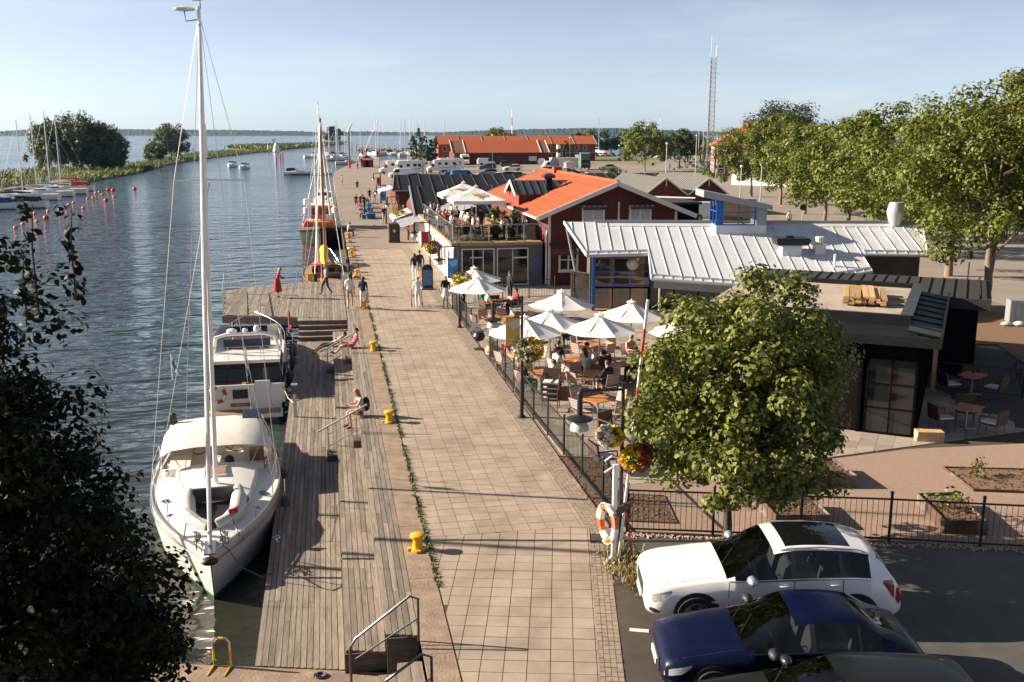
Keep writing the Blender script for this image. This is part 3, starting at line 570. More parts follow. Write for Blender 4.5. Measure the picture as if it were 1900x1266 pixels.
for s in (-1, 1): mb.loft([[(s * 1.34, 2.4, 2.1), (s * 1.3, 2.4, 2.25)], [(s * 1.34, 3.4, 2.1), (s * 1.28, 3.4, 2.62)], [(s * 1.3, 5.2, 2.1), (s * 1.15, 5.0, 2.66)]], closed=False)
mb.quad((-1.3, 5.2, 2.1), (1.3, 5.2, 2.1), (1.15, 5.0, 2.66), (-1.15, 5.0, 2.66)); mb.build('flybridge_coaming', 'gel', fbo)
mb = MB(); mb.tube([(-1.25, 2.3, 2.1), (-1.12, 2.0, 2.75), (-.7, 1.95, 2.88), (.7, 1.95, 2.88), (1.12, 2.0, 2.75), (1.25, 2.3, 2.1)], .075, 8); mb.build('radar_arch', 'gel', MY, smooth=True)
for x, h, r in ((-.5, .1, .2), (.45, .16, .13), (0, .1, .1)): MB().lathe([(.03, 0), (r, h * .4), (r, h), (r * .6, h * 1.5), (.01, h * 1.6)], 12, (x, 1.95, 2.94)).build('radome', 'gel', MY, smooth=True)
mb = MB(); mb.tube([(-1.25, .85, 2.1), (-1.22, .8, 2.6), (1.22, .8, 2.6), (1.25, .85, 2.1)], .018, 6); mb.tube([(-1.24, .82, 2.35), (1.24, .82, 2.35)], .012, 5)
for x in (-.6, 0, .6): mb.cyl((x, .82, 2.1), (x, .8, 2.6), .014, n=5)
mb.build('flybridge_rail', 'steel', MY)
MB().box(-.9, .9, 2.8, 3.4, 2.16, 2.5).build('helm_seat', 'canvasnavy', MY); MB().box(-.75, .75, 4.5, 4.9, 2.16, 2.7).build('helm_console', 'glassdark', MY)
mb = MB(); lr = [(.28 * math.cos(a), 0, .28 * math.sin(a)) for a in np.linspace(0, 2 * math.pi, 25)]
for k in range(24): mb.tube(lr[k:k + 2], .065, 8, m=(k // 3) % 2)
lb = mb.build('lifebuoy', ['red', 'gel'], MY, smooth=True, loc=(-1.0, -.1, 1.0))
for x, z in ((-1.42, .8),): MB().cyl((x, -.6, .37), (x, -.6, 1.1), .02).build('stern_post', 'steel', MY)
for s in (.3, 1.0): pulpit(MY, [(s, -.55, .37), (s, -.55, .72)], .02)
stan = [(s * yp[i][0] * .95, yp[i][1], yp[i][2]) for s in (-1, 1) for i in range(6, 16, 2)]
for p in stan: MB().cyl(p, (p[0], p[1], p[2] + .6), .013, n=5).build('stanchion', 'steel', MY)
for s in (-1, 1): pulpit(MY, [(s * yp[i][0] * .95, yp[i][1], yp[i][2] + .6) for i in range(5, 17)], .014)
fenders(MY, [(1.72, 5.4, .8), (1.72, 7.4, .95), (1.62, 3.2, .7), (-1.65, 4, .8)], 'fender', .17, .6)
def flag(name, label, loc, w_, h, mats, rz=0, cross=None, limp=False, cat='flag'):
    f = thing(name, label, cat, loc, rz); MB().cyl((0, 0, -h * .9), (0, 0, h * 1.05), .014, n=6).build('staff', 'gel', f)
    nx, nz_ = 14, 8; mb = MB(); vs = []
    for i in range(nx + 1):
        for j in range(nz_ + 1):
            u, v = i / nx, j / nz_; x = w_ * u * (.35 if limp else 1); vs.append((x, .08 * math.sin(u * 8 + v) * u, h * (v if not limp else v * (1 - .1 * u)) - (h * .75 * u if limp else .06 * u)))
    fs, mi = [], []
    for i in range(nx):
        for j in range(nz_):
            fs.append((i * (nz_ + 1) + j, (i + 1) * (nz_ + 1) + j, (i + 1) * (nz_ + 1) + j + 1, i * (nz_ + 1) + j + 1)); c = 0
            if cross and (3 <= j <= 4 or 4 <= i <= 5): c = 1
            mi.append(c)
    mb.add(vs, fs); mb.MI = mi; mb.build('cloth', mats, f, smooth=True); return f
flag('flag', 'limp blue and yellow flag at the stern of the motor yacht', (-3.25, 38.1, .35), .9, .55, ['blue', 'yellow'], -1.57, True, True)
flag('flag', 'large red flag at the starboard rail of the motor yacht', (-1.95, 45.6, .55), .8, .6, ['red', 'gel'], 1.2, None, True)
flag('flag', 'small red flag behind the motor yacht radar arch', (-3.9, 40.1, 1.2), .45, .35, ['red', 'gel'], -1.4, None, True)
flag('flag', 'small white and blue pennant under the sailing boat spreader', (-4.15, 26.4, 2.95), .5, .35, ['gel', 'blue'], .4, True, True)
# --- helper for simple moored boats: variants share their meshes
def sail_boat_small(label, loc, rz, L=8, B=2.7, ht=10.5, sail='canvasblue', group=None, hullm='gel', cover=None, mr=.085):
    t = thing('moored_sailing_boat', label, 'sailboat', loc, rz, group)
    pr_ = hull(L, B, 1.15, .95, tm=.6, stern=.75, parent=t, n=10, mats=(hullm, 'bottomblue', 'geldeck'))
    rows = [[(-w_, y, 1.0), (-w_ * .9, y, 1.0 + h), (w_ * .9, y, 1.0 + h), (w_, y, 1.0)] for y, w_, h in ((L * .25, .3, .05), (L * .33, .6, .3), (L * .55, .8, .42), (L * .62, .8, .42))]
    MB().loft(rows, closed=False).quad(*rows[-1]).build('cabin', 'gel', t)
    for s in (-1, 1): MB().quad((s * .66, L * .36, 1.12), (s * .8, L * .56, 1.12), (s * .76, L * .56, 1.32), (s * .63, L * .36, 1.28)).build('cabin_window', 'glassdark', t)
    rig(t, 0, L * .4, 1.3, ht, B, L, pr_, furl=False, sail=sail, r=mr, bow=(0, .15, 1.2))
    pulpit(t, [(-.45, .8, 1.1), (-.35, .5, 1.65), (0, .0, 1.7), (.35, .5, 1.65), (.45, .8, 1.1)], .02, 'pulpit'); pulpit(t, [(-.9, L * .85, 1), (-.9, L * .97, 1.55), (.9, L * .97, 1.55), (.9, L * .85, 1)], .02, 'pushpit')
    if cover: MB().loft([[(-1, L * .6, 1), (-.85, L * .62, 1.75), (.85, L * .62, 1.75), (1, L * .6, 1)], [(-1, L * .92, .95), (-.8, L * .9, 1.6), (.8, L * .9, 1.6), (1, L * .92, .95)]], closed=False).build('sprayhood', cover, t)
    return t
def motor_boat_small(label, loc, rz, L=6.5, B=2.4, group=None, top='canvasnavy', hullm='gel'):
    t = thing('small_motorboat', label, 'motorboat', loc, rz, group)
    pr_ = hull(L, B, .95, .75, tm=.5, stern=.92, parent=t, n=10, draft=.3, mats=(hullm, 'bottomblue', 'geldeck'), stripe=.08)
    rows = [[(-w_, y, .78), (-w_ * .85, y, .78 + h), (w_ * .85, y, .78 + h), (w_, y, .78)] for y, w_, h in ((L * .2, .3, .02), (L * .34, .75, .4), (L * .55, .95, .5))]
    MB().loft(rows, closed=False).quad(*rows[-1]).build('cabin', 'gel', t)
    MB().quad((-.9, L * .55, 1.2), (.9, L * .55, 1.2), (.75, L * .64, 1.72), (-.75, L * .64, 1.72)).build('windscreen', 'glassdark', t)
    MB().loft([[(-.98, L * .62, 1.1), (-.8, L * .64, 1.75), (.8, L * .64, 1.75), (.98, L * .62, 1.1)], [(-.98, L * .93, .9), (-.8, L * .88, 1.7), (.8, L * .88, 1.7), (.98, L * .93, .9)]], closed=False).build('canopy', top, t)
    pulpit(t, [(-.85, L * .4, .95), (-.5, L * .08, 1.4), (0, -.05, 1.42), (.5, L * .08, 1.4), (.85, L * .4, .95)], .02, 'bow_rail')
    return t
# --- colourful wooden sailing boat and the black tug beyond the platform
WB = thing('wooden_sailing_boat', 'wooden sailing boat with red cabin roof and yellow sail cover behind the platform', 'sailboat', (-.45, 75.2, WZ), R(180 + 2))
pw = hull(11.5, 3.3, 1.55, 1.15, tm=.55, stern=.6, parent=WB, n=14, sheer=.25, mats=('varnish', 'bottomred', 'teak'))
MB().loft([[(-w_, y, 1.1), (-w_ * .95, y, 1.1 + h), (w_ * .95, y, 1.1 + h), (w_, y, 1.1)] for y, w_, h in ((5, .8, .5), (8.6, 1.05, .8))], closed=True).build('cabin', 'varnish', WB)
MB().loft([[(-w_, y, 1.1 + h), (0, y, 1.25 + h), (w_, y, 1.1 + h)] for y, w_, h in ((4.8, .9, .52), (8.9, 1.18, .84))], closed=False).build('cabin_roof', 'red', WB)
for x in (-.8, -.25, .3, .85): MB().box(x - .18, x + .18, 8.61, 8.64, 1.4, 1.75).build('cabin_window', 'glassdark', WB)
MB().tube([(0, 4.4, 2.6), (.1, 5.5, 2.7), (.2, 7.6, 2.15), (.2, 9, 2.0)], [.2, .3, .24, .05], 8).build('sail_cover', 'yellow', WB, smooth=True); MB().tube([(-.2, 6, 2.15), (-.5, 7.6, 2.05), (-.9, 9, 1.95)], [.1, .16, .06], 8).build('green_cover', 'greenpaint', WB, smooth=True)
rig(WB, 0, 4.3, 1.3, 10.2, 3.2, 11.5, pw, furl=False, boom=False, r=.1, bow=(0, .2, 1.5), m='varnish'); MB().tube([(.45, 2.0, 1.3), (.4, 2.0, 9.0)], [.09, .06], 8).build('mizzen_mast', 'canvas', WB)
MB().box(1.0, 1.35, 9.6, 10.1, 1.15, 1.6).build('yellow_box', 'yellow', WB); MB().box(-1.2, -.8, 9.3, 9.9, 1.15, 1.5).build('blue_box', 'blue', WB); MB().lathe([(.1, 0), (.16, .1), (.12, .5), (.05, .55)], 8, (.9, 11.3, 1.2)).build('outboard', 'black', WB)
pulpit(WB, [(-1.0, 1.6, 1.35), (-.5, .3, 2.1), (0, -.1, 2.15), (.5, .3, 2.1), (1.0, 1.6, 1.35)], .025, 'pulpit')
fg = flag('flag', 'hanging yellow red and blue flag on the wooden sailing boat stern', (-.55, 64.0, -.1), .8, .9, ['red', 'yellow'], 1.57, True, True)
TB = thing('harbour_tug', 'black hulled boat with orange wheelhouse and green deck along the quay', 'tug', (-.72, 92.2, WZ), R(-2))
pt = hull(13, 4.4, 2.1, 1.6, tm=.35, stern=.8, parent=TB, n=14, p=2.6, sheer=.3, mats=('black', 'bottomred', 'greenpaint'), draft=.9)
MB().tube([(b * 1.01, y, z - .15) for b, y, z in pt], .13, 6).tube([(-b * 1.01, y, z - .15) for b, y, z in pt], .13, 6).build('rubbing_fender', 'rubber', TB)
MB().loft([[(-1.25, y, 1.6), (-1.15, y, 1.6 + h), (1.15, y, 1.6 + h), (1.25, y, 1.6)] for y, h in ((2.8, .75), (5.6, .85))]).build('deckhouse', 'orange', TB)
MB().loft([[(-1.1, y, 2.4), (-1.0, y + d, 2.4 + 1.25), (1.0, y + d, 2.4 + 1.25), (1.1, y, 2.4)] for y, d in ((5.2, .15), (8.2, -.1))]).build('wheelhouse', 'orange', TB); MB().box(-1.15, 1.15, 5.1, 8.4, 3.66, 3.76).build('wheelhouse_roof', 'gel', TB)
for x in (-.68, 0, .68): MB().quad((x - .28, 5.22, 2.85), (x + .28, 5.22, 2.85), (x + .27, 5.27, 3.45), (x - .27, 5.27, 3.45)).build('wheelhouse_window', 'glassdark', TB)
for x, y, z in ((-1.5, 6.0, 4.0), (.9, 6.0, 4.05), (-1.45, 4.4, 3.3), (1.2, 4.6, 3.3), (-.2, 5.6, 3.0)): MB().lathe([(.05, -.35), (.28, -.25), (.3, .15), (.22, .3), (.02, .36)], 12, (x, y, z)).build('liferaft_canister', 'gel', TB, smooth=True)
pulpit(TB, [(-1.8, 3.2, 1.9), (-1.3, 1.0, 2.7), (0, .2, 2.8), (1.3, 1.0, 2.7), (1.8, 3.2, 1.9)], .035, 'bow_rail', 'gel'); pulpit(TB, [(-1.9, 3.5, 2.9), (-1.9, 9, 2.9)], .035, 'side_rail', 'gel'); pulpit(TB, [(1.9, 3.5, 2.9), (1.9, 9, 2.9)], .035, 'side_rail', 'gel')
MB().tube([(0, 6.8, 3.7), (0, 6.8, 9.6)], [.13, .08], 8).tube([(.9, 4, 1.7), (.35, 4, 8.6)], [.11, .07], 8).build('mast', 'canvas', TB); MB().tube([(-.9, 6.8, 7.2), (.9, 6.8, 7.2)], .04, 6).build('cross_tree', 'gel', TB)
for s in (-1, 1): MB().tube([(0, 6.8, 9.4), (s * 2.0, 6.2, 1.8)], .012, 4).tube([(0, 6.8, 9.4), (s * 1.7, 11.6, 1.6)], .012, 4).build('stay', 'wire', TB)
MB().box(.4, 1.0, 3.0, 3.5, 2.5, 3.0).box(-.9, -.2, 8.6, 9.6, 1.6, 2.4).build('deck_locker', 'gel', TB); MB().lathe([(.25, 0), (.3, .7), (.2, .8)], 8, (-1.5, 3.4, 1.7)).build('ventilator', 'red', TB)
# more boats along the quay behind
sail_boat_small('sailing boat with dark mast moored just behind the orange tug', (-.6, 108, WZ), R(1), 10, 3.2, 12.5, 'canvasgrey')
motor_boat_small('white cabin boat moored third along the quay behind the tug', (-.7, 122, WZ), R(0), 8, 2.8)
sail_boat_small('white sailing boat moored fourth along the quay, red sail cover', (-.7, 135, WZ), R(0), 9, 3, 11.5, 'red')
motor_boat_small('white cabin boat with blue canopy moored fifth along the quay', (-.7, 149, WZ), 0, 8, 2.8, top='canvasblue')
sail_boat_small('white sailing boat moored last along the quay by the crane', (-.6, 163, WZ), 0, 8.5, 2.8, 11, 'canvasblue')
# --- pontoon boats at the left edge
lb = [(30, 389, 10, 12.0, 'canvasblue', 'white sailing boat with blue cockpit cover cut by the left picture edge', 'canvasblue'), (83, 387, 10.5, 11.6, 'canvasnavy', 'white sailing boat with dark cover, nearest whole boat of the left marina row', 'canvasnavy'),
      (107, 372, 9, 11.2, 'canvasgrey', 'white sailing boat with grey sail cover, second whole boat of the left marina row', None), (133, 366, 9.5, 12.2, 'skyblue', 'white sailing boat with bright blue sail cover in the left marina row', None),
      (158, 361, 10, 12.8, 'sailcloth', 'white sailing boat with a white stowed sail in the left marina row', None), (171, 355, 9.5, 12.4, 'red', 'white sailing boat with a red cover at the far end of the left marina row', 'red')]
for i, (px, py, L, ht, sc_, lab, cov) in enumerate(lb):
    x, y, z = G(px, py, WZ); sail_boat_small(lab, (x - L, y + 1.5, WZ), R(-90 - random.uniform(-4, 4)), L, 3.1, ht, sc_, 'sailing boats on the left pontoon', cover=cov)
mb = MB(); mb.box(-59, -56.5, 140, 212, WZ + .1, WZ + .5); tag(mb.build('pontoon', 'wooddark'), 'low pontoon behind the row of sailing boats at left', 'pontoon')
sail_boat_small('unseen sailing boat added beyond the left picture edge, its mast shadow crossing the promenade', (-12, 22.2, WZ), R(0), 8.5, 2.9, 12, 'canvasnavy', mr=.1)  # unseen boat, added so its mast throws shadow bands over the promenade
# moving motor boats in the channel
motor_boat_small('white motorboat heading in near the breakwater, left of the two under way', (-29.5, 322, WZ), R(-8), 7, 2.5)
motor_boat_small('open white motorboat under way with people, right of the two in the channel', (-24.8, 304, WZ), R(-15), 6, 2.3, top='red')
# buoys
mat('buoyorange', (.75, .16, .02), .45, var=.1); mat('buoyred', (.75, .02, .02), .45, var=.08)
bm1 = MB().ball((0, 0, .1), .26, 12, 8, (1, 1, .9)).lathe([(.06, 0), (.05, .1), (.03, .14)], 6, (0, 0, .33)).mesh('buoy', 'buoyorange', True); bm2 = MB().ball((0, 0, .2), .36, 12, 8).lathe([(.06, 0), (.05, .12), (.03, .16)], 6, (0, 0, .54)).mesh('buoy', 'buoyred', True)
bl = [(29, 424, 0), (43, 417, 0), (49, 404, 0), (57, 400, 0), (65, 397, 0), (69, 412, 0), (86, 407, 1), (90, 393, 0), (111, 389, 0), (124, 384, 0), (128, 381, 0), (137, 377, 0), (155, 387, 0), (163, 370, 0), (173, 368, 0), (178, 359, 0), (190, 362, 0), (197, 374, 1), (201, 354, 1), (210, 355, 1), (212, 366, 0), (185, 357, 0), (250, 352, 1)]
no, nr = 0, 0
ORD = ['first', 'second', 'third', 'fourth', 'fifth', 'sixth', 'seventh', 'eighth', 'ninth', 'tenth', 'eleventh', 'twelfth', 'thirteenth', 'fourteenth', 'fifteenth', 'sixteenth', 'seventeenth', 'eighteenth', 'nineteenth', 'twentieth'] + [f'twenty-{k}' for k in ('first', 'second', 'third', 'fourth', 'fifth', 'sixth', 'seventh', 'eighth')]
for px, py, k in bl:
    x, y, z = G(px, py, WZ); o = put(bm2 if k else bm1, 'mooring_buoy', None, (x, y, WZ - .05))
    if k: tag(o, f'larger red mooring buoy, {ORD[nr]} red one counted from the left', 'buoy', 'mooring buoys off the left marina'); nr += 1
    else: tag(o, f'small orange mooring buoy, {ORD[no]} orange one counted from the left', 'buoy', 'mooring buoys off the left marina'); no += 1
# ------------------------------------------------------------------ buildings
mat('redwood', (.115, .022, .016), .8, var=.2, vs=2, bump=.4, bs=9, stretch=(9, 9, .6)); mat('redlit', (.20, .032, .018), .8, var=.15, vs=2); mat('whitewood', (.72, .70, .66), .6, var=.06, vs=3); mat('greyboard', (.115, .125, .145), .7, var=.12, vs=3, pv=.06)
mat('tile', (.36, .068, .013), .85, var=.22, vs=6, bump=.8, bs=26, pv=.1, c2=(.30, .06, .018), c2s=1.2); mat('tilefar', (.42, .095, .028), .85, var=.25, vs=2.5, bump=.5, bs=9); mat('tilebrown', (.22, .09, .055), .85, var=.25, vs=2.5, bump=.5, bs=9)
mat('zinc', (.635, .65, .675), .5, .15, var=.07, vs=.7, c2=(.56, .57, .58), c2s=.5); mat('zincdark', (.055, .062, .072), .5, .2, var=.2, vs=1, spec=.3); mat('bluepaint', (.015, .11, .42), .45, var=.08); mat('metalgrey', (.30, .32, .34), .5, .3, var=.08)
mat('blackwall', (.006, .0055, .006), .8, var=.2, spec=0); mat('blackroof', (.012, .013, .015), .65, 0, var=.25, vs=2, spec=.12); mat('felt', (.36, .30, .25), .95, var=.16, vs=1.5, bump=.4, bs=30, c2=(.26, .215, .18), c2s=.5); mat('darkfelt', (.022, .021, .021), .8, var=.25, vs=2, bump=.5, bs=12)
mat('pine', (.45, .29, .13), .75, var=.25, vs=4, pv=.3, stretch=(9, 1, 9)); mat('oak', (.42, .22, .07), .6, var=.25, vs=3); mat('cardboard', (.46, .32, .18), .85, var=.1); mat('decktimber', (.42, .28, .15), .75, var=.2, vs=4); mat('cream', (.62, .56, .47), .8, var=.08, vs=2); mat('brickred', (.26, .065, .035), .85, var=.2, vs=4); mat('curtain', (.5, .5, .5), .8, var=.25, vs=9); mat('interior', (.10, .07, .045), .9, var=.4, vs=1.5); mat('lampglow', (.55, .5, .36), .7, var=0); mat('corrugate', (.14, .135, .125), .7, var=.15, vs=2, bump=.3, bs=6); mat('roofsilver', (.5, .5, .5), .5, .5, var=.1); mat('mesh', (.012, .0105, .0105), .7, var=.5, vs=60, spec=0)
def window(parent, T, w_, h, nx=2, nz=2, frame='whitewood', pane='glassdark', fr=.07, dp=.06, sill=True, name='window'):
    """frame in the local x-z plane facing -y, origin bottom left of the opening; each pane a piece of its own"""
    mb = MB(); mb.T = T
    mb.box(-fr, 0, -dp, .0, -fr, h + fr).box(w_, w_ + fr, -dp, 0, -fr, h + fr).box(0, w_, -dp, 0, h, h + fr).box(0, w_, -dp, 0, -fr, 0)
    for i in range(1, nx): mb.box(w_ * i / nx - fr * .4, w_ * i / nx + fr * .4, -dp * .8, 0, 0, h)
    for j in range(1, nz): mb.box(0, w_, -dp * .7, -.005, h * j / nz - fr * .3, h * j / nz + fr * .3)
    o = mb.build(name, frame, parent)
    if sill: m2 = MB(); m2.T = T; m2.box(-fr * 1.3, w_ + fr * 1.3, -dp * 2, -dp * 1.01, -fr * 1.6, -fr * .5); m2.build('sill', frame, o)
    for i in range(nx):
        for j in range(nz):
            m3 = MB(); m3.T = T; a, b = w_ * i / nx + .01, w_ * (i + 1) / nx - .01; c, d = h * j / nz + .01, h * (j + 1) / nz - .01
            m3.quad((a, -.012, c), (b, -.012, c), (b, -.012, d), (a, -.012, d)); m3.build('pane', pane, o)
    return o
# --- A: grey pub with roof terrace
PB = thing('terrace_pub', 'grey and white boarded building with a glass railed roof terrace', 'building', (7.2, 58, 0))
MB().box(.03, 5.3, .08, 21.5, 0, 2.4).build('wall', 'whitewood', PB)
for k in range(18):
    z = .03 + k * .132; [MB().box(a, b, 0, .075, z, z + .126).build('cladding_board', 'greyboard', PB) for a, b in ((0, .42), (2.42, 2.56), (4.46, 5.3))]
MB().box(.42, 4.46, .01, .075, 2.24, 2.4).build('header_board', 'greyboard', PB)
window(PB, TR(.5, .07, .08), 1.85, 2.1, 3, 1, 'whitewood', 'glassdark', .06, .08, False, 'glazed_front'); window(PB, TR(2.62, .07, .08), 1.78, 2.1, 2, 1, 'whitewood', 'glassdark', .06, .08, False, 'glazed_front')
MB().box(.95, 1.74, -.01, .05, 1.68, 1.74).build('transom_bar', 'whitewood', PB); MB().box(3.53, 4.4, -.02, .05, 1.62, 1.7).build('transom_bar', 'whitewood', PB)
for y in (2.0, 4.2, 6.0, 8.4, 10.2, 12.6, 15): window(PB, TR(.03, y + .9, .7, R(-90)), .9, 1.15, 2, 1, 'whitewood', 'glassdark', .06, .05)
for y in (1.2, 3.5, 7.3, 11.6, 14): MB().box(.0, .03, y, y + .1, .05, 2.35).build('corner_board', 'whitewood', PB)
MB().box(-.12, 5.3, -.12, 21.5, 2.42, 2.58).build('terrace_floor', 'decktimber', PB); MB().box(-.16, 5.3, -.16, -.12, 2.42, 2.6).box(-.16, -.12, -.12, 21.5, 2.42, 2.6).build('fascia_board', 'pine', PB)
MB().box(4.75, 5.25, -.03, .0, 1.32, 1.62).build('sign_board', 'bluepaint', PB)
lettering('•BAR•', PB, (5.0, -.035, 1.4), .2, mat('signred', (.5, .12, .12), .6))
RL = thing('glass_balustrade', 'glass panelled balustrade with steel posts round the pub roof terrace', 'railing', (7.2, 58, 2.6))
for i in range(5):
    x0, x1 = -.05 + i * 1.06, -.05 + (i + 1) * 1.06; MB().box(x0 + .06, x1 - .06, -.06, -.05, .1, .95).build('glass_panel', 'railglass', RL); MB().box(x0 - .03, x0 + .03, -.09, -.02, 0, 1.02).build('post', 'metalgrey', RL)
for i in range(12):
    y0, y1 = i * 1.5, (i + 1) * 1.5; MB().box(-.07, -.06, y0 + .06, y1 - .06, .1, .95).build('glass_panel', 'railglass', RL); MB().box(-.1, -.03, y0 + .01, y0 + .06, 0, 1.02).build('post', 'metalgrey', RL); MB().box(-.12, -.03, y0 + .7, y0 + .78, -.1, .16).build('clamp', 'metalgrey', RL)
MB().bar((-.08, -.06, 1.04), (5.3, -.06, 1.04), .06, .04).build('top_rail', 'metalgrey', RL); MB().bar((-.07, 0, 1.04), (-.07, 18, 1.04), .06, .04).build('top_rail', 'steel', RL)
# light grey lean-to roof and awnings on the quay side
AW = thing('quay_lean_to', 'low shed roof of pale corrugated sheet beyond the pub terrace', 'roof', (6.0, 76.2, 0))
MB().quad((-.55, 0, 1.9), (-.55, 9, 1.9), (5.2, 9, 3.4), (5.2, 0, 3.4)).build('roof_sheet', 'zinc', AW); MB().box(1.3, 5.2, .5, 8.8, 0, 1.95).build('wall', 'whitewood', AW)
for k in range(12): MB().bar((-.55, .35 + k * .75, 1.93), (5.2, .35 + k * .75, 3.43), .03, .05).build('roof_rib', 'zinc', AW)
# --- B: red house with the orange roof
RH = thing('red_gabled_house', 'dark red boarded house with orange tiled roof and white bargeboards', 'house', (12.75, 57.55, 0))
rx, rz_, el, er, ez = 4.08, 6.05, -.75, 9.0, 4.08     # ridge x, ridge z, eaves
MB().add([(0, 0, 0), (7.95, 0, 0), (7.95, 0, 4.35), (rx, 0, 5.9), (0, 0, 4.3), (0, 20.8, 0), (7.95, 20.8, 0), (7.95, 20.8, 4.35), (rx, 20.8, 5.9), (0, 20.8, 4.3)], [(0, 1, 2, 3, 4), (9, 8, 7, 6, 5), (0, 4, 9, 5), (1, 6, 7, 2)]).build('wall', 'redwood', RH)
for k in range(36):                                            # vertical cover battens
    x = .12 + k * .22; zt = 4.25 + min(x, 7.95 - x) * .39
    if x < 7.85: MB().box(x, x + .05, -.02, -.002, 0, min(zt, 5.8)).build('cover_batten', 'redwood', RH)
def roofplane(x0, z0, x1, z1, y0, y1, name, m, th=.1): return MB().add([(x0, y0, z0), (x1, y0, z1), (x1, y1, z1), (x0, y1, z0), (x0, y0, z0 - th), (x1, y0, z1 - th), (x1, y1, z1 - th), (x0, y1, z0 - th)], [(0, 1, 2, 3), (7, 6, 5, 4), (0, 4, 5, 1), (1, 5, 6, 2), (2, 6, 7, 3), (3, 7, 4, 0)]).build(name, m, RH)
Ry0, Ry1 = -.55, 21.1
rfL = roofplane(el, ez, rx, rz_ + .0, Ry0, Ry1, 'roof', 'tile'); rfR = roofplane(er, ez, rx, rz_, Ry0, Ry1, 'roof', 'tile')
mt = MB(); nrow = 16                                            # pantile courses
for i in range(nrow):
    for (xa, za, xb, zb) in ((el, ez, rx, rz_), (er, ez, rx, rz_)):
        t0, t1 = i / nrow, (i + 1) / nrow; x0, z0, x1, z1 = xa + (xb - xa) * t0, za + (zb - za) * t0, xa + (xb - xa) * t1, za + (zb - za) * t1
        mt.add([(x0, Ry0 + .05, z0 + .045), (x0, Ry1, z0 + .045), (x1, Ry1, z1 + .015), (x1, Ry0 + .05, z1 + .015), (x0, Ry0 + .05, z0 + .004), (x0, Ry1, z0 + .004)], [(0, 1, 2, 3), (4, 5, 1, 0)])
o = mt.build('roof_tiles', 'tile', RH); o['kind'] = 'stuff'
MB().cyl((rx, Ry0, rz_ + .04), (rx, Ry1, rz_ + .04), .13).build('ridge_tiles', 'tile', RH)
for (xa, za) in ((el, ez), (er, ez)): MB().bar((xa, Ry0 - .02, za - .05), (rx, Ry0 - .02, rz_ - .05), .05, .26).bar((xa, Ry0 - .06, za + .04), (rx, Ry0 - .06, rz_ + .04), .05, .1).build('bargeboard', 'whitewood', RH)
MB().bar((el, Ry1, ez - .02), (rx, Ry1, rz_ - .02), .05, .22).build('bargeboard', 'whitewood', RH)
MB().tube([(el - .05, Ry0 + .1, ez - .05), (el - .05, Ry1, ez - .05)], .07, 8).build('gutter', 'whitewood', RH); MB().tube([(el - .05, Ry0 + .15, ez - .1), (-.12, Ry0 + .35, ez - .75), (-.12, -.06, ez - 1.2), (-.12, -.06, .1)], .045, 8).build('downpipe', 'whitewood', RH)
for x in (-.01, 7.8): MB().box(x, x + .16, -.035, -.02, 0, 4.3).build('corner_board', 'whitewood', RH)
for x in (2.15, 5.05):
    w_ = window(RH, TR(x, -.03, 3.15), 1.15, 1.35, 2, 1, 'whitewood', 'curtain', .12, .06)
    aw = MB()
    for k in range(9): aw.box(x - .15 + k * .16, x - .15 + k * .16 + .155, -.45, -.05, 4.6, 4.72, k % 2)
    aw.box(x - .15, x + 1.3, -.46, -.44, 4.48, 4.66, 1); aw.build('awning', ['canvasgrey', 'zincdark'], RH)
MB().box(4.25, 4.34, -.07, -.02, 3.0, 4.9).build('vent_pipe', 'whitewood', RH)
window(RH, TR(.75, -.03, .95), .98, 1.15, 2, 2, 'whitewood', 'glassdark', .11, .06)
MB().quad((.05, -.9, 2.05), (1.6, -.9, 2.05), (1.6, -.02, 2.55), (.05, -.02, 2.55)).build('lean_to_roof', 'redwood', RH); MB().box(.05, 1.6, -.9, -.86, 1.9, 2.06).build('lean_to_fascia', 'redwood', RH)
# cross gable with grey sheet roof
dz, dy = 5.8, 8.95; 
MB().add([(-.6, dy - 1.95, 4.95), (3.3, dy - 1.95, 4.95), (3.6, dy, dz), (-.65, dy, dz)], [(0, 1, 2, 3)]).build('dormer_roof', 'zincdark', RH); MB().add([(-.65, dy, dz), (3.6, dy, dz), (3.3, dy + 1.95, 4.95), (-.6, dy + 1.95, 4.95)], [(0, 1, 2, 3)]).build('dormer_roof', 'zincdark', RH)
for k in range(8): x = -.45 + k * .5; MB().bar((x, dy - 1.93, 4.99), (x, dy, dz + .03), .03, .05).build('standing_seam', 'zincdark', RH)
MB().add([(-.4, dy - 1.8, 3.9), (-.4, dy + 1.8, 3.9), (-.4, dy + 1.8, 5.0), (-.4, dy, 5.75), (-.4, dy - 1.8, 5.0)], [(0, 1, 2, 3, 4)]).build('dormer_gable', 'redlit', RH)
MB().bar((-.68, dy - 2.0, 4.9), (-.68, dy, dz - .03), .05, .2).bar((-.68, dy + 2.0, 4.9), (-.68, dy, dz - .03), .05, .2).build('dormer_bargeboard', 'whitewood', RH)
MB().box(-.38, 3.2, dy - 1.8, dy - 1.75, 4.0, 4.96).build('dormer_cheek', 'redwood', RH)
CH = MB(); CH.box(1.55, 1.95, 7.6, 8.2, 5.0, 6.0).build('kitchen_flue', 'blackroof', RH); MB().loft([[(1.4, 7.45, 6.0), (2.1, 7.45, 6.0), (2.1, 8.35, 6.0), (1.4, 8.35, 6.0)], [(1.35, 7.4, 6.15), (2.15, 7.4, 6.15), (2.15, 8.4, 6.15), (1.35, 8.4, 6.15)], [(1.55, 7.6, 6.3), (1.95, 7.6, 6.3), (1.95, 8.2, 6.3), (1.55, 8.2, 6.3)]]).build('flue_cap', 'zincdark', RH)
MB().box(rx - .3, rx + .3, 15.2, 15.8, 5.9, 6.45).build('chimney', 'tile', RH)
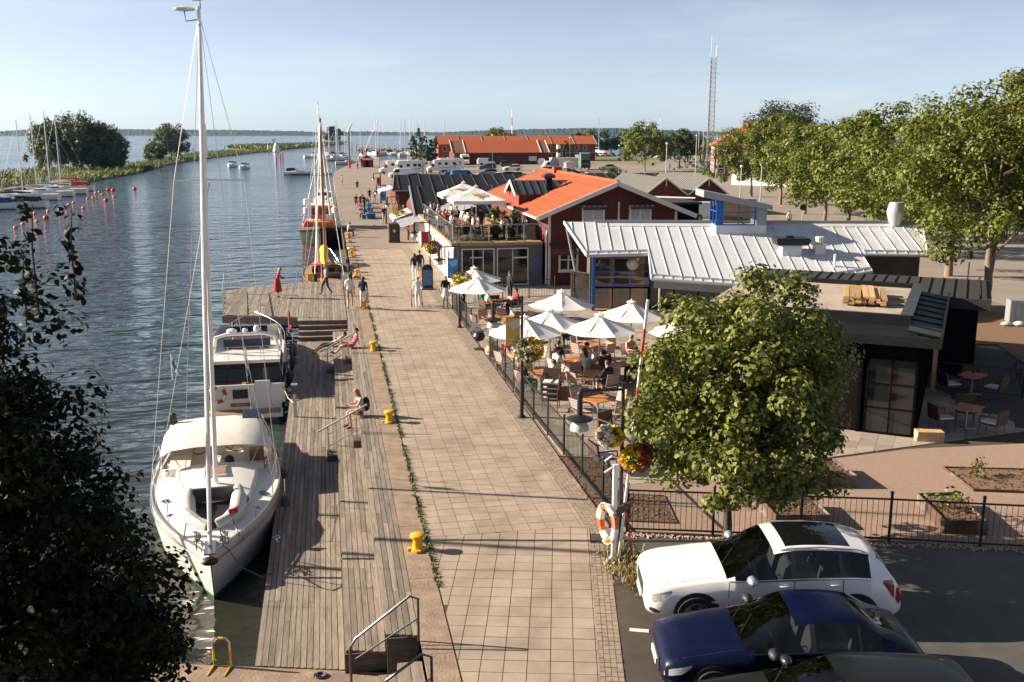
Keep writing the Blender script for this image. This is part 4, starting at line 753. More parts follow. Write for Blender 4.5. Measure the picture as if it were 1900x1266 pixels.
# --- C: restaurant with the silver roof
a_ = R(10.4); RC = thing('silver_roof_restaurant', 'restaurant with folded silver metal roof and blue framed glazing', 'building', (12.57, 47.9, 0), -a_)
sl_ = math.tan(R(20)); rzf = lambda v: 3.0 + sl_ * v
def roofpoly(poly, name, m, dz=0, th=.1):
    k = len(poly); vs = [(u, v, rzf(v) + dz) for u, v in poly] + [(u, v, rzf(v) + dz - th) for u, v in poly]
    return MB().add(vs, [tuple(range(k)), tuple(range(2 * k - 1, k - 1, -1))] + [(i, k + i, k + (i + 1) % k, (i + 1) % k) for i in range(k)]).build(name, m, RC)
poly = [(-.95, 3.6), (0, 0), (3.13, .14), (2.94, -2.3), (8.5, -3.1), (13.7, -1.6), (13.84, .1), (17.0, 0), (18.0, 3.5)]
roofpoly(poly, 'roof', 'zinc')
def vrange(u):
    vs = []
    for i in range(len(poly)):
        p, q = poly[i], poly[(i + 1) % len(poly)]
        if (p[0] - u) * (q[0] - u) < 0: vs.append(p[1] + (q[1] - p[1]) * (u - p[0]) / (q[0] - p[0]))
    return min(vs), max(vs)
u = -.55
while u < 17.9:
    v0, v1 = vrange(u); top = v1 - (.55 if 1.4 < u < 16.2 else .04)
    if top - v0 > .3: MB().bar((u, v0 + .28, rzf(v0 + .28) + .02), (u, top, rzf(top) + .02), .018, .035).build('standing_seam', 'zinc', RC)
    u += .62
MB().bar((1.0, 3.08, rzf(3.08) + .012), (16.3, 2.98, rzf(2.98) + .012), .03, .03).build('ridge_lap', 'zinc', RC); MB().bar((.7, 3.56, 4.34), (18, 3.46, 4.30), .12, .14).build('ridge_cap', 'metalgrey', RC)
gb = [((0, 0), (3.1, .14)), ((2.96, -2.3), (8.5, -3.1)), ((8.5, -3.1), (13.7, -1.6)), ((13.9, .1), (17, 0))]
for (p, q) in gb:
    MB().bar((p[0], p[1] + .22, rzf(p[1]) + .1), (q[0], q[1] + .22, rzf(q[1]) + .1), .03, .14).build('snow_guard', 'zinc', RC); MB().tube([(p[0], p[1] - .04, rzf(p[1]) - .06), (q[0], q[1] - .04, rzf(q[1]) - .06)], .08, 8).build('gutter', 'roofsilver', RC)
    n = max(2, int((Vector(q) - Vector(p)).length / .45))
    for k in range(n + 1): t = k / n; x, y = p[0] + (q[0] - p[0]) * t, p[1] + (q[1] - p[1]) * t; MB().bar((x, y + .0, rzf(y) + .03), (x, y + .26, rzf(y) + .15), .02, .02).build('gutter_bracket', 'zinc', RC)
MB().bar((-.95, 3.6, rzf(3.6) - .02), (0, 0, rzf(0) - .02), .05, .16).build('verge', 'whitewood', RC); MB().bar((3.12, .16, rzf(.16) - .04), (2.93, -2.3, rzf(-2.3) - .04), .04, .14).build('verge', 'whitewood', RC); MB().bar((17.0, 0, rzf(0) - .02), (18, 3.5, rzf(3.5) - .02), .05, .16).build('verge', 'whitewood', RC)
MB().add([(3.1, -2.1, 2.0), (8.5, -2.9, 1.7), (8.5, -2.9, 1.35), (3.1, -2.1, 1.65)], [(0, 1, 2, 3)]).build('canopy_fascia', 'metalgrey', RC)
# glazed bay with blue frames
MB().box(.3, 17.2, 1.4, 3.4, 0, 2.9).build('wall', 'interior', RC); MB().box(.45, 3.3, .85, 1.38, .0, .05).build('bay_floor', 'oak', RC); MB().box(1.3, 1.55, 1.3, 1.39, .05, 2.8).box(2.3, 3.1, 1.32, 1.39, .05, 2.8).build('oak_panel', 'oak', RC)
window(RC, TR(.52, .8, 1.35), 2.7, 1.35, 3, 2, 'bluepaint', 'clearglass', .07, .06, False, 'glazing'); window(RC, TR(.52, .8, .06), 2.7, 1.12, 3, 1, 'blackwall', 'clearglass', .07, .06, False, 'glazing')
window(RC, TR(.45, 3.3, .8, R(-90)), 2.45, 2.2, 4, 3, 'bluepaint', 'clearglass', .07, .06, False, 'side_glazing')
MB().box(.36, .5, .72, .86, 0, 2.95).build('corner_post', 'bluepaint', RC); MB().box(.5, 3.2, .55, .7, 2.72, 2.95).build('roller_blind_box', 'darksteel', RC)
tag(MB().ball((0, 0, 0), .32, 16, 10).cyl((0, 0, .3), (0, 0, .75), .012, n=5).build('globe_lamp', 'lampglow', None, loc=(15.1, 48.28, 2.42)), 'round paper globe lamp hanging behind the blue framed glazing', 'lamp')
window(RC, TR(3.4, 1.36, .06), 10, 2.1, 8, 1, 'blackwall', 'glassdark', .07, .06, False, 'glazing')
for x in (3.65, 7.5, 11.5): MB().cyl((x, -.35 if x < 4 else -1.6, 0), (x, -.35 if x < 4 else -1.6, 2.6 if x < 4 else 2.2), .05).build('canopy_post', 'roofsilver', RC)
MB().tube([(.05, 3.75, 0), (-.8, 3.45, 4.05)], .07, 8).build('raking_post', 'metalgrey', RC)
# roof lantern tower
TW = thing('roof_lantern', 'small blue windowed lantern tower on the silver roof', 'tower', (12.57, 47.9, 0), -a_)
u0, u1, v0, v1 = 6.85, 9.45, 2.2, 4.0
MB().box(u0, u1, v0, v1, 3.3, 4.25).build('plinth', 'zinc', TW); MB().box(8.92, u1, v0 + .01, v1, 4.25, 5.35).box(u0 + .02, 8.9, v1 - .08, v1, 4.25, 5.3).build('wall', 'metalgrey', TW); MB().box(u0 + .2, 8.8, v1 - .15, v1 - .09, 4.3, 5.4).build('timber_lining', 'oak', TW)
MB().add([(u0 - .75, v0 - .3, 6.05), (u1 + .2, v0 - .3, 5.3), (u1 + .2, v1 + .3, 5.3), (u0 - .75, v1 + .3, 6.05), (u0 - .75, v0 - .3, 5.7), (u1 + .2, v0 - .3, 5.05), (u1 + .2, v1 + .3, 5.05), (u0 - .75, v1 + .3, 5.7)], [(0, 1, 2, 3), (7, 6, 5, 4), (0, 4, 5, 1), (1, 5, 6, 2), (2, 6, 7, 3), (3, 7, 4, 0)]).build('roof', 'metalgrey', TW)
window(TW, TR(u0 + .35, v0 + .02, 4.32), 1.6, 1.2, 2, 2, 'bluepaint', 'clearglass', .07, .06, False); window(TW, TR(u0 + .03, v1 - .2, 4.32, R(-90)), 1.5, 1.25, 2, 2, 'bluepaint', 'clearglass', .07, .06, False); MB().box(u0 + .0, u0 + .28, v0, v0 + .2, 4.25, 5.75).build('corner_post', 'bluepaint', TW)
def vent(label, u, v, w_, d, h, cap, capm='black', basem='zinc', name='roof_vent'):
    t = thing(name, label, 'vent', (12.57 + u * math.cos(a_) + v * math.sin(a_), 47.9 - u * math.sin(a_) + v * math.cos(a_), rzf(v) - .15), -a_); MB().box(-w_ / 2, w_ / 2, -d / 2, d / 2, 0, h).build('plinth', basem, t); cap(t); return t
vent('black hooded kitchen vent on a grey plinth on the silver roof', 10.2, .2, .95, .7, .55, lambda t: (MB().loft([[(-.75, -.5, .55), (.75, -.5, .55), (.75, .5, .55), (-.75, .5, .55)], [(-.85, -.55, .8), (.85, -.55, .8), (.85, .55, .8), (-.85, .55, .8)], [(-.8, -.5, .9), (.8, -.5, .9), (.8, .5, .9), (-.8, .5, .9)]]).build('hood', 'black', t), MB().box(-.3, .1, -.2, .2, .9, 1.0).build('hood_top', 'black', t)))
vent('pale round vent on a small square plinth on the silver roof', 11.65, .25, .5, .5, .5, lambda t: MB().box(-.32, .32, -.32, .32, .5, .56).lathe([(.2, .56), (.2, .78), (.22, .8), (.22, .92)], 12).build('cowl', 'cream', t))
vent('tapered silver barrel chimney at the right end of the silver roof', 16.5, 3.3, .3, .3, .1, lambda t: MB().lathe([(.3, .1), (.3, .2), (.45, .75), (.46, .8), (.35, 1.25), (.33, 1.3)], 18).build('cowl', 'roofsilver', t, smooth=30), name='barrel_chimney')
vent('thin white pipe standing low on the silver roof', 12.0, -1.2, .1, .1, .1, lambda t: MB().cyl((0, 0, .1), (0, 0, .75), .06, n=10).build('pipe', 'whitewood', t), name='vent_pipe')
# --- D: black flat roofed extension
d_ = R(35); BX = thing('black_flat_roof_annex', 'black flat roofed annex with felt roof and glazed double door', 'building', (16.98, 25.81, 0), -d_)
MB().box(-6.9, 0, .06, 8.8, 0, 2.9).build('wall', 'blackwall', BX); MB().box(-6.9, -1.7, 0, .05, .1, 2.45).build('mesh_screen', 'mesh', BX)
for x in (-6.9, -5.2, -3.5, -1.72): MB().box(x, x + .1, -.03, .055, 0, 2.9).build('column', 'blackwall', BX)
window(BX, TR(-1.45, .05, .08), 1.3, 2.25, 2, 3, 'blackwall', 'glassdark', .06, .07, False, 'double_door'); MB().box(-1.45, -.15, -.01, .05, 2.45, 2.9).build('door_header', 'blackwall', BX)
MB().box(-7.2, .45, -.4, 9.0, 2.9, 3.0).build('roof_edge', 'blackroof', BX); MB().box(-7.25, .5, -.45, -.38, 2.86, 3.14).box(.43, .5, -.38, 9.0, 2.86, 3.14).build('fascia', 'blackroof', BX)
MB().add([(-7.2, -.38, 3.02), (.43, -.38, 3.02), (-.5, 1.6, 3.1), (-7.2, 1.6, 3.1)], [(0, 1, 2, 3)]).build('front_flashing', 'blackroof', BX)
for k in range(8):
    v0_, v1_ = .35 + k * 1.05, .35 + (k + 1) * 1.05; MB().add([(.42, max(v0_, -.3), 3.03), (.42, v1_ - .02, 3.03), (-.48, v1_ - .02, 3.17), (-.48, v0_, 3.17)], [(0, 1, 2, 3)]).build('flashing_sheet', 'zincdark', BX); MB().bar((.42, v0_, 3.05), (-.48, v0_, 3.19), .025, .05).build('standing_seam', 'blackroof', BX)
MB().box(-7.0, -.7, 1.8, 8.7, 3.0, 3.26).build('felt_roof', 'felt', BX)
MB().box(-7.2, -.48, 1.6, 1.8, 3.0, 3.42).box(-7.2, -.48, 8.7, 8.95, 3.0, 3.42).box(-.7, -.48, 1.8, 8.7, 3.0, 3.42).build('parapet', 'blackroof', BX)
for k in range(11): MB().box(-.78, -.42, 1.62 + k * .66, 1.62 + k * .66 + .64, 3.425, 3.45).build('coping_sheet', 'zincdark', BX)
MB().box(-7.2, 1.9, 9.02, 14.5, 2.55, 2.95).build('rear_roof', 'darkfelt', BX); MB().box(-6.8, 1.5, 9.0, 14.2, 0, 2.55).build('rear_wall', 'blackwall', BX)
for k in range(20): MB().box(-7.1 + k * .45, -7.06 + k * .45, 9.1, 14.4, 2.95, 2.99).build('rear_rib', 'darkfelt', BX)
MB().bar((1.5, 9.2, 3.1), (1.5, 14.3, 3.1), .06, .06).build('snow_rail', 'darksteel', BX)
MB().box(.15, .3, 6.4, 6.55, 0, 2.9).build('side_post', 'pine', BX)
# timber pile on the felt roof
TP = thing('timber_pile', 'untidy pile of sawn planks on the felt roof', 'planks', (16.98 + 5.1 * math.sin(d_) - 2.15 * math.cos(d_), 25.81 + 5.1 * math.cos(d_) + 2.15 * math.sin(d_), 3.3), -d_ + .1)
random.seed(11)
for lay in range(4):
    for i in range(7 - (lay == 3) * 2):
        x = -.62 + i * .2 + random.gauss(0, .015); dy_ = random.gauss(0, .06); MB().box(-.09, .09, -1.35, 1.35, 0, .06).build('plank', 'pine', TP, loc=(x, dy_, .03 + lay * .068), rz=random.gauss(0, .03 if lay == 3 else .008))
for x, y in ((.9, .5), (.95, -.7)): MB().box(-.5, .5, -.04, .04, 0, .05).build('bearer', 'pine', TP, loc=(x, y, -.02))
# --- E: low black roofed boathouses behind the pub
for nm_, lab, (x0, y0, z0, x1, y1, z1), xe in (('boathouse', 'long low building with ribbed black roof, nearer of the two behind the pub', (6.87, 80.5, 2.42, 7.3, 90.5, 4.2), 22), ('boathouse', 'long low building with ribbed black roof, farther one before the parked cars', (7.6, 119, 2.3, 8.4, 128, 3.7), 44)):
    t = thing(nm_, lab, 'building', (x0, y0, 0)); L_ = xe - x0
    MB().add([(0, 0, z0), (L_, 0, z0), (L_, y1 - y0, z1), (x1 - x0, y1 - y0, z1), (L_, 2 * (y1 - y0) * .8, z0), (x1 - x0, 2 * (y1 - y0) * .8, z0)], [(0, 1, 2, 3), (3, 2, 4, 5)]).build('roof', 'blackroof', t)
    MB().box(.5, L_, .6, (y1 - y0) * 1.5, 0, z0 + .05).build('wall', 'redwood', t); MB().add([(.5, .6, z0), (.5 + .4, y1 - y0, z1 - .1), (.5, (y1 - y0) * 1.5, z0)], [(0, 1, 2)]).build('gable', 'redwood', t)
    MB().bar((-.03, -.05, z0 - .02), (x1 - x0 - .03, y1 - y0, z1 - .02), .12, .2).build('verge', 'skyblue' if 0 else 'metalgrey', t); MB().box(0, L_, -.08, 0, z0 - .16, z0).build('eaves_board', 'metalgrey', t)
    k = 0
    while k * 1.35 < L_ - .5:
        x = .8 + k * 1.35; MB().bar((x, .0, z0 + .06), (x + .3, y1 - y0, z1 + .06), .07, .1).build('roof_rib', 'darkfelt', t); k += 1
# --- F: two small red sheds with grey roofs
for i, (xl, xp, xr, zp, ze, lab) in enumerate(((34.5, 37.02, 39.55, 4.03, 2.2, 'small red shed with ribbed grey roof, left one of the pair'), (39.65, 42.01, 44.4, 3.95, 2.2, 'small red shed with ribbed grey roof, right one of the pair'))):
    t = thing('harbour_shed', lab, 'shed', (xp, 107, 0)); l, r_ = xl - xp, xr - xp
    MB().add([(l + .2, 0, 0), (r_ - .2, 0, 0), (r_ - .2, 0, ze), (0, 0, zp - .1), (l + .2, 0, ze), (l + .2, 16, 0), (r_ - .2, 16, 0), (r_ - .2, 16, ze), (0, 16, zp - .1), (l + .2, 16, ze)], [(0, 1, 2, 3, 4), (9, 8, 7, 6, 5), (0, 4, 9, 5), (1, 6, 7, 2)]).build('wall', 'redwood', t)
    for s in (l, r_):
        MB().quad((s, -.3, ze - .05), (s, 16.3, ze - .05), (0, 16.3, zp), (0, -.3, zp)).build('roof', 'corrugate', t); MB().bar((s, -.32, ze - .08), (0, -.32, zp - .03), .04, .14).build('bargeboard', 'whitewood', t)
        for k in range(22): y = -.2 + k * .75; MB().bar((s, y, ze - .03), (0, y, zp + .02), .05, .05).build('roof_rib', 'corrugate', t)
    MB().box(-.6 + i * .8, .7 + i * .8, -.03, -.005, 0, 1.9).build('door', 'blackwall', t); MB().box(-.05, .05, -.36, -.3, zp - .9, zp - .1).build('finial', 'whitewood', t)
# low dark shed with white rails, between
t = thing('flat_roof_shed', 'long flat black roofed store with pale roof rails before the two sheds', 'shed', (22, 86, 0)); MB().box(0, 11, 0, 9, 0, 2.6).build('wall', 'blackwall', t); MB().box(-.2, 11.2, -.2, 9.2, 2.6, 2.8).build('roof', 'darkfelt', t); MB().bar((.5, 9.2, 3.1), (11, 1, 3.1), .12, .12).build('roof_rail', 'whitewood', t)
# --- G: far harbour buildings
FF = thing('dark_red_warehouse', 'long dark red warehouse with orange tiled roof across the parking area', 'building', (35.9, 286, 0))
MB().box(0, 27.3, 0, 12, 0, 3.5).build('wall', 'redwood', FF)
MB().quad((3.2, -.5, 3.3), (25.2, -.5, 3.3), (25.2, 6, 6.7), (3.2, 6, 6.7)).build('roof', 'tilefar', FF); MB().quad((-.6, -.5, 3.25), (3.2, -.5, 3.25), (3.2, 6, 6.65), (-.6, 6, 6.65)).build('roof', 'tilebrown', FF); MB().quad((25.2, -.5, 3.25), (27.6, -.5, 3.25), (27.6, 6, 6.65), (25.2, 6, 6.65)).build('roof', 'tilebrown', FF); MB().quad((-.6, 6, 6.65), (27.6, 6, 6.65), (27.6, 12.5, 3.3), (-.6, 12.5, 3.3)).build('roof', 'tilefar', FF)
for x in (3.2, 25.2, 27.6, -.6): MB().bar((x, -.55, 3.35), (x, 6, 6.75), .2, .16).build('verge', 'whitewood', FF)
MB().add([(27.3, 0, 3.5), (27.3, 6, 6.6), (27.3, 12, 3.5)], [(0, 1, 2)]).build('gable', 'redwood', FF); MB().box(-.5, 27.4, -.52, -.45, 3.12, 3.3).build('eaves_board', 'darksteel', FF)
for x in (5.1, 12.9, 21.1): MB().box(x, x + .2, -.08, -.01, 0, 3.4).build('pilaster', 'redwood', FF)
for x in (12.6, 2.0): MB().box(x, x + 1.2, -.06, -.01, 1.2, 2.3).build('window', 'glassdark', FF)
MB().box(21.6, 23.9, -.12, -.05, .9, 2.2).build('notice_board', 'whitewood', FF)
FR = thing('long_orange_roof_building', 'long two storey building with orange roof behind the dark red warehouse', 'building', (34.9, 318, 0))
MB().box(0, 51, 0, 10, 0, 5.3).build('wall', 'brickred', FR); MB().quad((-.6, -.8, 5.25), (51.4, -.8, 5.25), (51.4, 5, 7.9), (-.6, 5, 7.9)).build('roof', 'tilefar', FR); MB().quad((-.6, 5, 7.9), (51.4, 5, 7.9), (51.4, 11, 5.2), (-.6, 11, 5.2)).build('roof', 'tilefar', FR)
for k in range(8): MB().bar((-.6 + k * 7.43, -.85, 5.3), (-.6 + k * 7.43, 5, 7.95), .18, .14).build('roof_verge', 'metalgrey', FR)
for x in (1.5, 5.2, 29, 31.5, 35, 38.2, 41, 44.5, 47):
    window(FR, TR(x, -.02, 3.2), 1.0, 1.5, 1, 1, 'whitewood', 'glassdark', .1, .06, False); 
    if x > 20: window(FR, TR(x + .5, -.02, .7), 1.1, 1.6, 1, 1, 'whitewood', 'glassdark', .1, .06, False)
MB().box(27, 51.2, -1.6, 0, 2.6, 2.75).build('balcony_slab', 'cream', FR); MB().box(27, 51.2, -1.62, -1.56, 3.5, 3.58).build('balcony_rail', 'metalgrey', FR)
for k in range(9): MB().box(27 + k * 3, 27.12 + k * 3, -1.6, -1.5, 0, 5.2).build('balcony_post', 'brickred', FR)
# red harbour hut
HT = thing('red_harbour_hut', 'tiny red wooden hut with white sign at the far end of the quay', 'hut', (8.9, 268, 0))
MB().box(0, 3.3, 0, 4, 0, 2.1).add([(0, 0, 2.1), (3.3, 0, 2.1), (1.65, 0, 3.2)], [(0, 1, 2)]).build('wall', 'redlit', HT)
for s in (0, 1): MB().quad((-.3 if s else 3.6, -.4, 1.95), (-.3 if s else 3.6, 4.3, 1.95), (1.65, 4.3, 3.35), (1.65, -.4, 3.35)).build('roof', 'tilebrown', HT)
MB().box(.4, 2.9, -.06, -.01, 1.85, 2.35).build('sign_board', 'whitewood', HT); MB().box(1.2, 2.1, -.05, -.01, 0, 1.7).build('door', 'blackwall', HT)
# --- I: houses on the right behind the trees
BH = thing('brick_corner_house', 'red house with hipped orange roof and white window strips beyond the lime trees', 'house', (79.4, 199, 0), R(-18))
MB().box(0, 22, 0, 12, 0, 6.4).build('wall', 'brickred', BH); MB().add([(-.8, -.8, 6.3), (22.8, -.8, 6.3), (22.8, 12.8, 6.3), (-.8, 12.8, 6.3), (5.5, 6, 10), (17, 6, 10)], [(0, 1, 5, 4), (1, 2, 5), (2, 3, 4, 5), (3, 0, 4)]).build('roof', 'tilefar', BH)
for x in (6, 9, 12.5): MB().box(x, x + 1.2, 5.6, 6.6, 9.6, 11.4).build('chimney', 'brickred', BH)
for k in range(8):
    for z in (.8, 4.0): window(BH, TR(.8 + k * 2.6, -.03, z), 1.1, 1.7, 1, 2, 'whitewood', 'glassdark', .25, .08, False)
for k in range(4):
    for z in (.8, 4.0): window(BH, TR(-.03, 11 - k * 2.8, z, R(-90)), 1.1, 1.7, 1, 2, 'whitewood', 'glassdark', .25, .08, False)
AN = MB().cyl((0, 0, 0), (0, 0, 3.4), .04, n=5).bar((-.9, 0, 2.6), (.9, 0, 2.6), .04, .04).bar((-.6, 0, 3.1), (.6, 0, 3.1), .04, .04).mesh('antenna', 'darksteel')
for i, (x, y, z, lab) in enumerate(((86.5, 201, 9.6, 'roof antenna left of the chimneys on the red house'), (92.5, 199, 9.9, 'roof antenna right of the chimneys on the red house'))): tag(put(AN, 'roof_antenna', None, (x, y, z)), lab, 'antenna')
WW = thing('white_garden_wall', 'white rendered wall along the pavement below the red house', 'wall', (69.9, 167, 0), R(-55)); MB().box(0, 15, 0, .4, 0, 2.5).build('wall_face', 'whitewood', WW); MB().box(0, 15, -.05, .45, 2.5, 2.62).build('coping', 'metalgrey', WW)
for k in range(5): MB().box(15.5 + k * 1.6, 16.6 + k * 1.6, -.03, .35, 0, 2.2).build('pier', 'cream', WW)
WHh = thing('pale_gabled_house', 'pale boarded house with brown tiled roof and arched gable window', 'house', (80, 172, 0))
MB().box(0, 15, 0, 9, 0, 7.6).add([(15, 0, 7.6), (15, 9, 7.6), (15, 4.5, 10)], [(0, 1, 2)]).build('wall', 'cream', WHh); MB().quad((-.5, -.6, 7.5), (11.5, -.6, 7.5), (11.5, 4.5, 10.1), (-.5, 4.5, 10.1)).build('roof', 'tilebrown', WHh); MB().quad((-.5, 4.5, 10.1), (15.5, 4.5, 10.1), (15.5, 9.6, 7.4), (-.5, 9.6, 7.4)).build('roof', 'tilebrown', WHh)
MB().add([(11.4, -1.2, 7.3), (15.2, -1.2, 7.3), (15.2, -1.2, 7.6), (13.3, -1.2, 9.9), (11.4, -1.2, 7.6), (11.4, -1.2, 0), (15.2, -1.2, 0)], [(0, 1, 2, 3, 4), (5, 6, 1, 0)]).build('gable', 'cream', WHh)
MB().bar((11.0, -1.5, 7.3), (13.3, -1.5, 10.0), .1, .3).bar((15.6, -1.5, 7.3), (13.3, -1.5, 10.0), .1, .3).build('bargeboard', 'whitewood', WHh); MB().quad((10.9, -1.5, 7.3), (13.3, -1.5, 10.05), (13.3, 4, 10.05), (10.9, 4, 7.3)).quad((15.7, -1.5, 7.3), (13.3, -1.5, 10.05), (13.3, 4, 10.05), (15.7, 4, 7.3)).build('gable_roof', 'tilebrown', WHh)
MB().lathe([(.55, 0), (.55, .05)], 16).build('window_arch', 'whitewood', WHh, rot=(R(90), 0, 0), loc=(13.3, -1.22, 8.0)); MB().lathe([(.38, 0), (.38, .05)], 16).box(-.38, .38, -.6, 0, 0, .05).build('arched_pane', 'glassdark', WHh, rot=(R(90), 0, 0), loc=(13.3, -1.26, 8.0))
RR = thing('red_tiled_house', 'house whose red tiled roof peeps over the lime trees at right', 'house', (80.5, 121, 0)); MB().box(0, 12, 0, 9, 0, 9).build('wall', 'cream', RR); MB().quad((-.5, -.6, 9), (12.5, -.6, 9), (12.5, 4.5, 11), (-.5, 4.5, 11)).quad((-.5, 4.5, 11), (12.5, 4.5, 11), (12.5, 9.6, 9), (-.5, 9.6, 9)).build('roof', 'tilefar', RR)
R2 = thing('red_tiled_house', 'house with red roof and antenna above the lime trees at the right edge', 'house', (66, 84, 0)); MB().box(0, 10, 0, 9, 0, 10).build('wall', 'cream', R2); MB().quad((-.5, -.6, 9.9), (10.5, -.6, 9.9), (10.5, 4.5, 12.1), (-.5, 4.5, 12.1)).quad((-.5, 4.5, 12.1), (10.5, 4.5, 12.1), (10.5, 9.6, 9.9), (-.5, 9.6, 9.9)).build('roof', 'tilefar', R2); MB().cyl((2, 4.5, 12), (2, 4.5, 13.9), .04).bar((1.4, 4.5, 13.6), (2.6, 4.5, 13.6), .04, .04).bar((1.6, 4.5, 13.0), (2.4, 4.5, 13.0), .04, .04).build('antenna', 'darksteel', R2)
# lattice radio mast
LM = thing('lattice_radio_mast', 'tall grey lattice radio mast behind the flagpoles', 'mast', (86, 219, 0)); legs = [(-.75, -.4), (.75, -.4), (0, .9)]
for x, y in legs: MB().cyl((x, y, 0), (x * .8, y * .8, 25.4), .12, .1, 6).build('leg', 'galv', LM)
for k in range(24):
    z = k * 1.05; mb = MB(); f = 1 - .2 * z / 25.4; g_ = 1 - .2 * (z + 1.05) / 25.4
    for i in range(3): a, b = legs[i], legs[(i + 1) % 3]; mb.cyl((a[0] * f, a[1] * f, z), (b[0] * g_, b[1] * g_, z + 1.05), .045, n=4).cyl((a[0] * f, a[1] * f, z), (b[0] * f, b[1] * f, z), .04, n=4)
    mb.build('lattice_brace', 'galv', LM)
MB().cyl((-.5, 0, 25.4), (-.4, 0, 30), .05, n=5).cyl((.7, 0, 24), (.9, 0, 28), .08, n=5).bar((.6, 0, 27), (1.4, 0, 27), .06, .06).bar((.6, 0, 25.5), (1.4, 0, 25.5), .06, .06).build('aerial', 'galv', LM)
for z in (9, 16, 22): MB().bar((.5, -.3, z), (1.5, -.3, z), .08, .08).cyl((1.4, -.3, z - .7), (1.4, -.3, z + .8), .06, n=5).build('side_aerial', 'galv', LM)
FP = MB().tube([(0, 0, 0), (0, 0, 9)], [.09, .05], 8).ball((0, 0, 9.05), .12).mesh('flagpole', 'whitewood')
for i, x in enumerate((84.9, 86.0, 87.0)): tag(put(FP, 'flagpole', None, (x, 223, 0)), f'white flagpole, {("left", "middle", "right")[i]} one of three by the lattice mast', 'flagpole', 'flagpoles by the radio mast')
# ------------------------------------------------------------------ vegetation, shores and hills
mat('bark', (.20, .15, .105), .9, var=.35, vs=5, bump=.8, bs=14, stretch=(3, 3, .6)); mat('barkdark', (.05, .04, .03), .9, var=.3, vs=5, bump=.6, bs=14)
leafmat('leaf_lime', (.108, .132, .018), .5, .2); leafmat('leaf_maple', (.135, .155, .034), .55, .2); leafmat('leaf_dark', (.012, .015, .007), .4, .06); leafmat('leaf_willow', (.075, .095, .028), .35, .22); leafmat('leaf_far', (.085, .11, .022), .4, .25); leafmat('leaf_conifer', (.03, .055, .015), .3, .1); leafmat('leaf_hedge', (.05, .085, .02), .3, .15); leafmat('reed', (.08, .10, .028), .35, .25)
leafmat('petal_yellow', (.75, .5, .02), .2, .2, (1, 1, 1)); leafmat('petal_red', (.45, .05, .02), .4, .2, (1, 1, 1)); leafmat('petal_white', (.75, .68, .58), .15, .2, (1, 1, 1))
def leaves(C, rad, per, size, rng, flat=.75, up=.5, aspect=.62, jag=.35):
    """leaf-shaped quads scattered round the clump centres C (n,3) with radii rad (n,); returns V,F"""
    n = len(C); idx = np.repeat(np.arange(n), per); N = len(idx)
    d = rng.normal(size=(N, 3)); d /= np.linalg.norm(d, axis=1)[:, None]
    r = rad[idx] * (rng.random(N) ** .28); P = C[idx] + d * r[:, None] * np.array([1, 1, flat])
    nr = d + rng.normal(size=(N, 3)) * jag; nr[:, 2] += up; nr /= np.linalg.norm(nr, axis=1)[:, None]
    t = np.cross(nr, rng.normal(size=(N, 3))); t /= np.linalg.norm(t, axis=1)[:, None]; b = np.cross(nr, t)
    s = size * (.6 + .8 * rng.random(N)); h = (s * .5)[:, None]; w_ = (s * .5 * aspect)[:, None]
    V = np.stack([P - t * h, P - b * w_ + nr * h * .12, P + t * h - nr * h * .15, P + b * w_ + nr * h * .12], 1).reshape(-1, 3)
    return V, np.arange(N * 4).reshape(-1, 4)
def clumps(rng, n, c, r, seed=0, lump=.28, inner=.35, bottom=-.85):
    """clump centres filling an ellipsoid with an uneven outline"""
    out = []
    while len(out) < n:
        d = rng.normal(size=3); d /= np.linalg.norm(d)
        if d[2] < bottom: continue
        f = 1 + lump * noise.noise((d[0] * 1.7 + seed, d[1] * 1.7, d[2] * 1.7)) * 1.6
        q = (inner + (1 - inner) * rng.random() ** .5) * f; out.append((c[0] + d[0] * r[0] * q, c[1] + d[1] * r[1] * q, c[2] + d[2] * r[2] * q))
    return np.array(out)
def limbs(base, top, C, r0, rng, n=14, lean=0):
    mb = MB(); b, t = Vector(base), Vector(top); k = 5
    path = [b.lerp(t, i / k) + Vector((rng.normal() * r0 * .25, rng.normal() * r0 * .25, 0)) * (i > 0) for i in range(k + 1)]
    mb.tube([b - Vector((0, 0, .1))] + path, [r0 * 1.35, r0 * 1.15] + [r0 * (1 - .12 * i) for i in range(1, k)] + [r0 * .4], 10)
    for i in range(n):
        c = Vector(C[int(rng.integers(len(C)))]); s = path[int(rng.integers(2, k + 1))]; m_ = s.lerp(c, .5) + Vector((0, 0, (c - s).length * .1)); mb.tube([s, m_, c], [r0 * .32, r0 * .2, r0 * .06], 6)
    return mb
def tree(name, label, base, crowns, trunk_top, r0, nc, per, size, leafm, rng, seed=0, barkm='bark', lim=14, cr=(.5, .9), group=None, fill=.3, **kw):
    t = thing(name, label, 'tree', base, 0, group); Cs = [clumps(rng, int(nc * f), c, r, seed + i * 7.3, **kw) for i, (c, r, f) in enumerate(crowns)]; C = np.concatenate(Cs)
    rad = rng.uniform(cr[0], cr[1], len(C)); V, F = leaves(C, rad, per, size, rng); put(arrmesh('crown', V, F, [leafm]), 'crown', t)
    limbs((0, 0, 0), trunk_top, C, r0, rng, lim).build('trunk', barkm, t, smooth=True); return t
rg = np.random.default_rng(21)
# foreground maple in front of the black annex
tree('maple_tree', 'bushy young maple with sunlit leaves in front of the black annex', (8.15, 18.95, 0), [((.25, .1, 3.55), (2.15, 2.0, 2.4), 1.0), ((.1, 0, 2.3), (1.7, 1.6, 1.0), .3)], (.1, .1, 3.4), .1, 250, 150, .12, 'leaf_maple', rg, 11, 'barkdark', 26, (.28, .6), lump=.3, inner=.3)
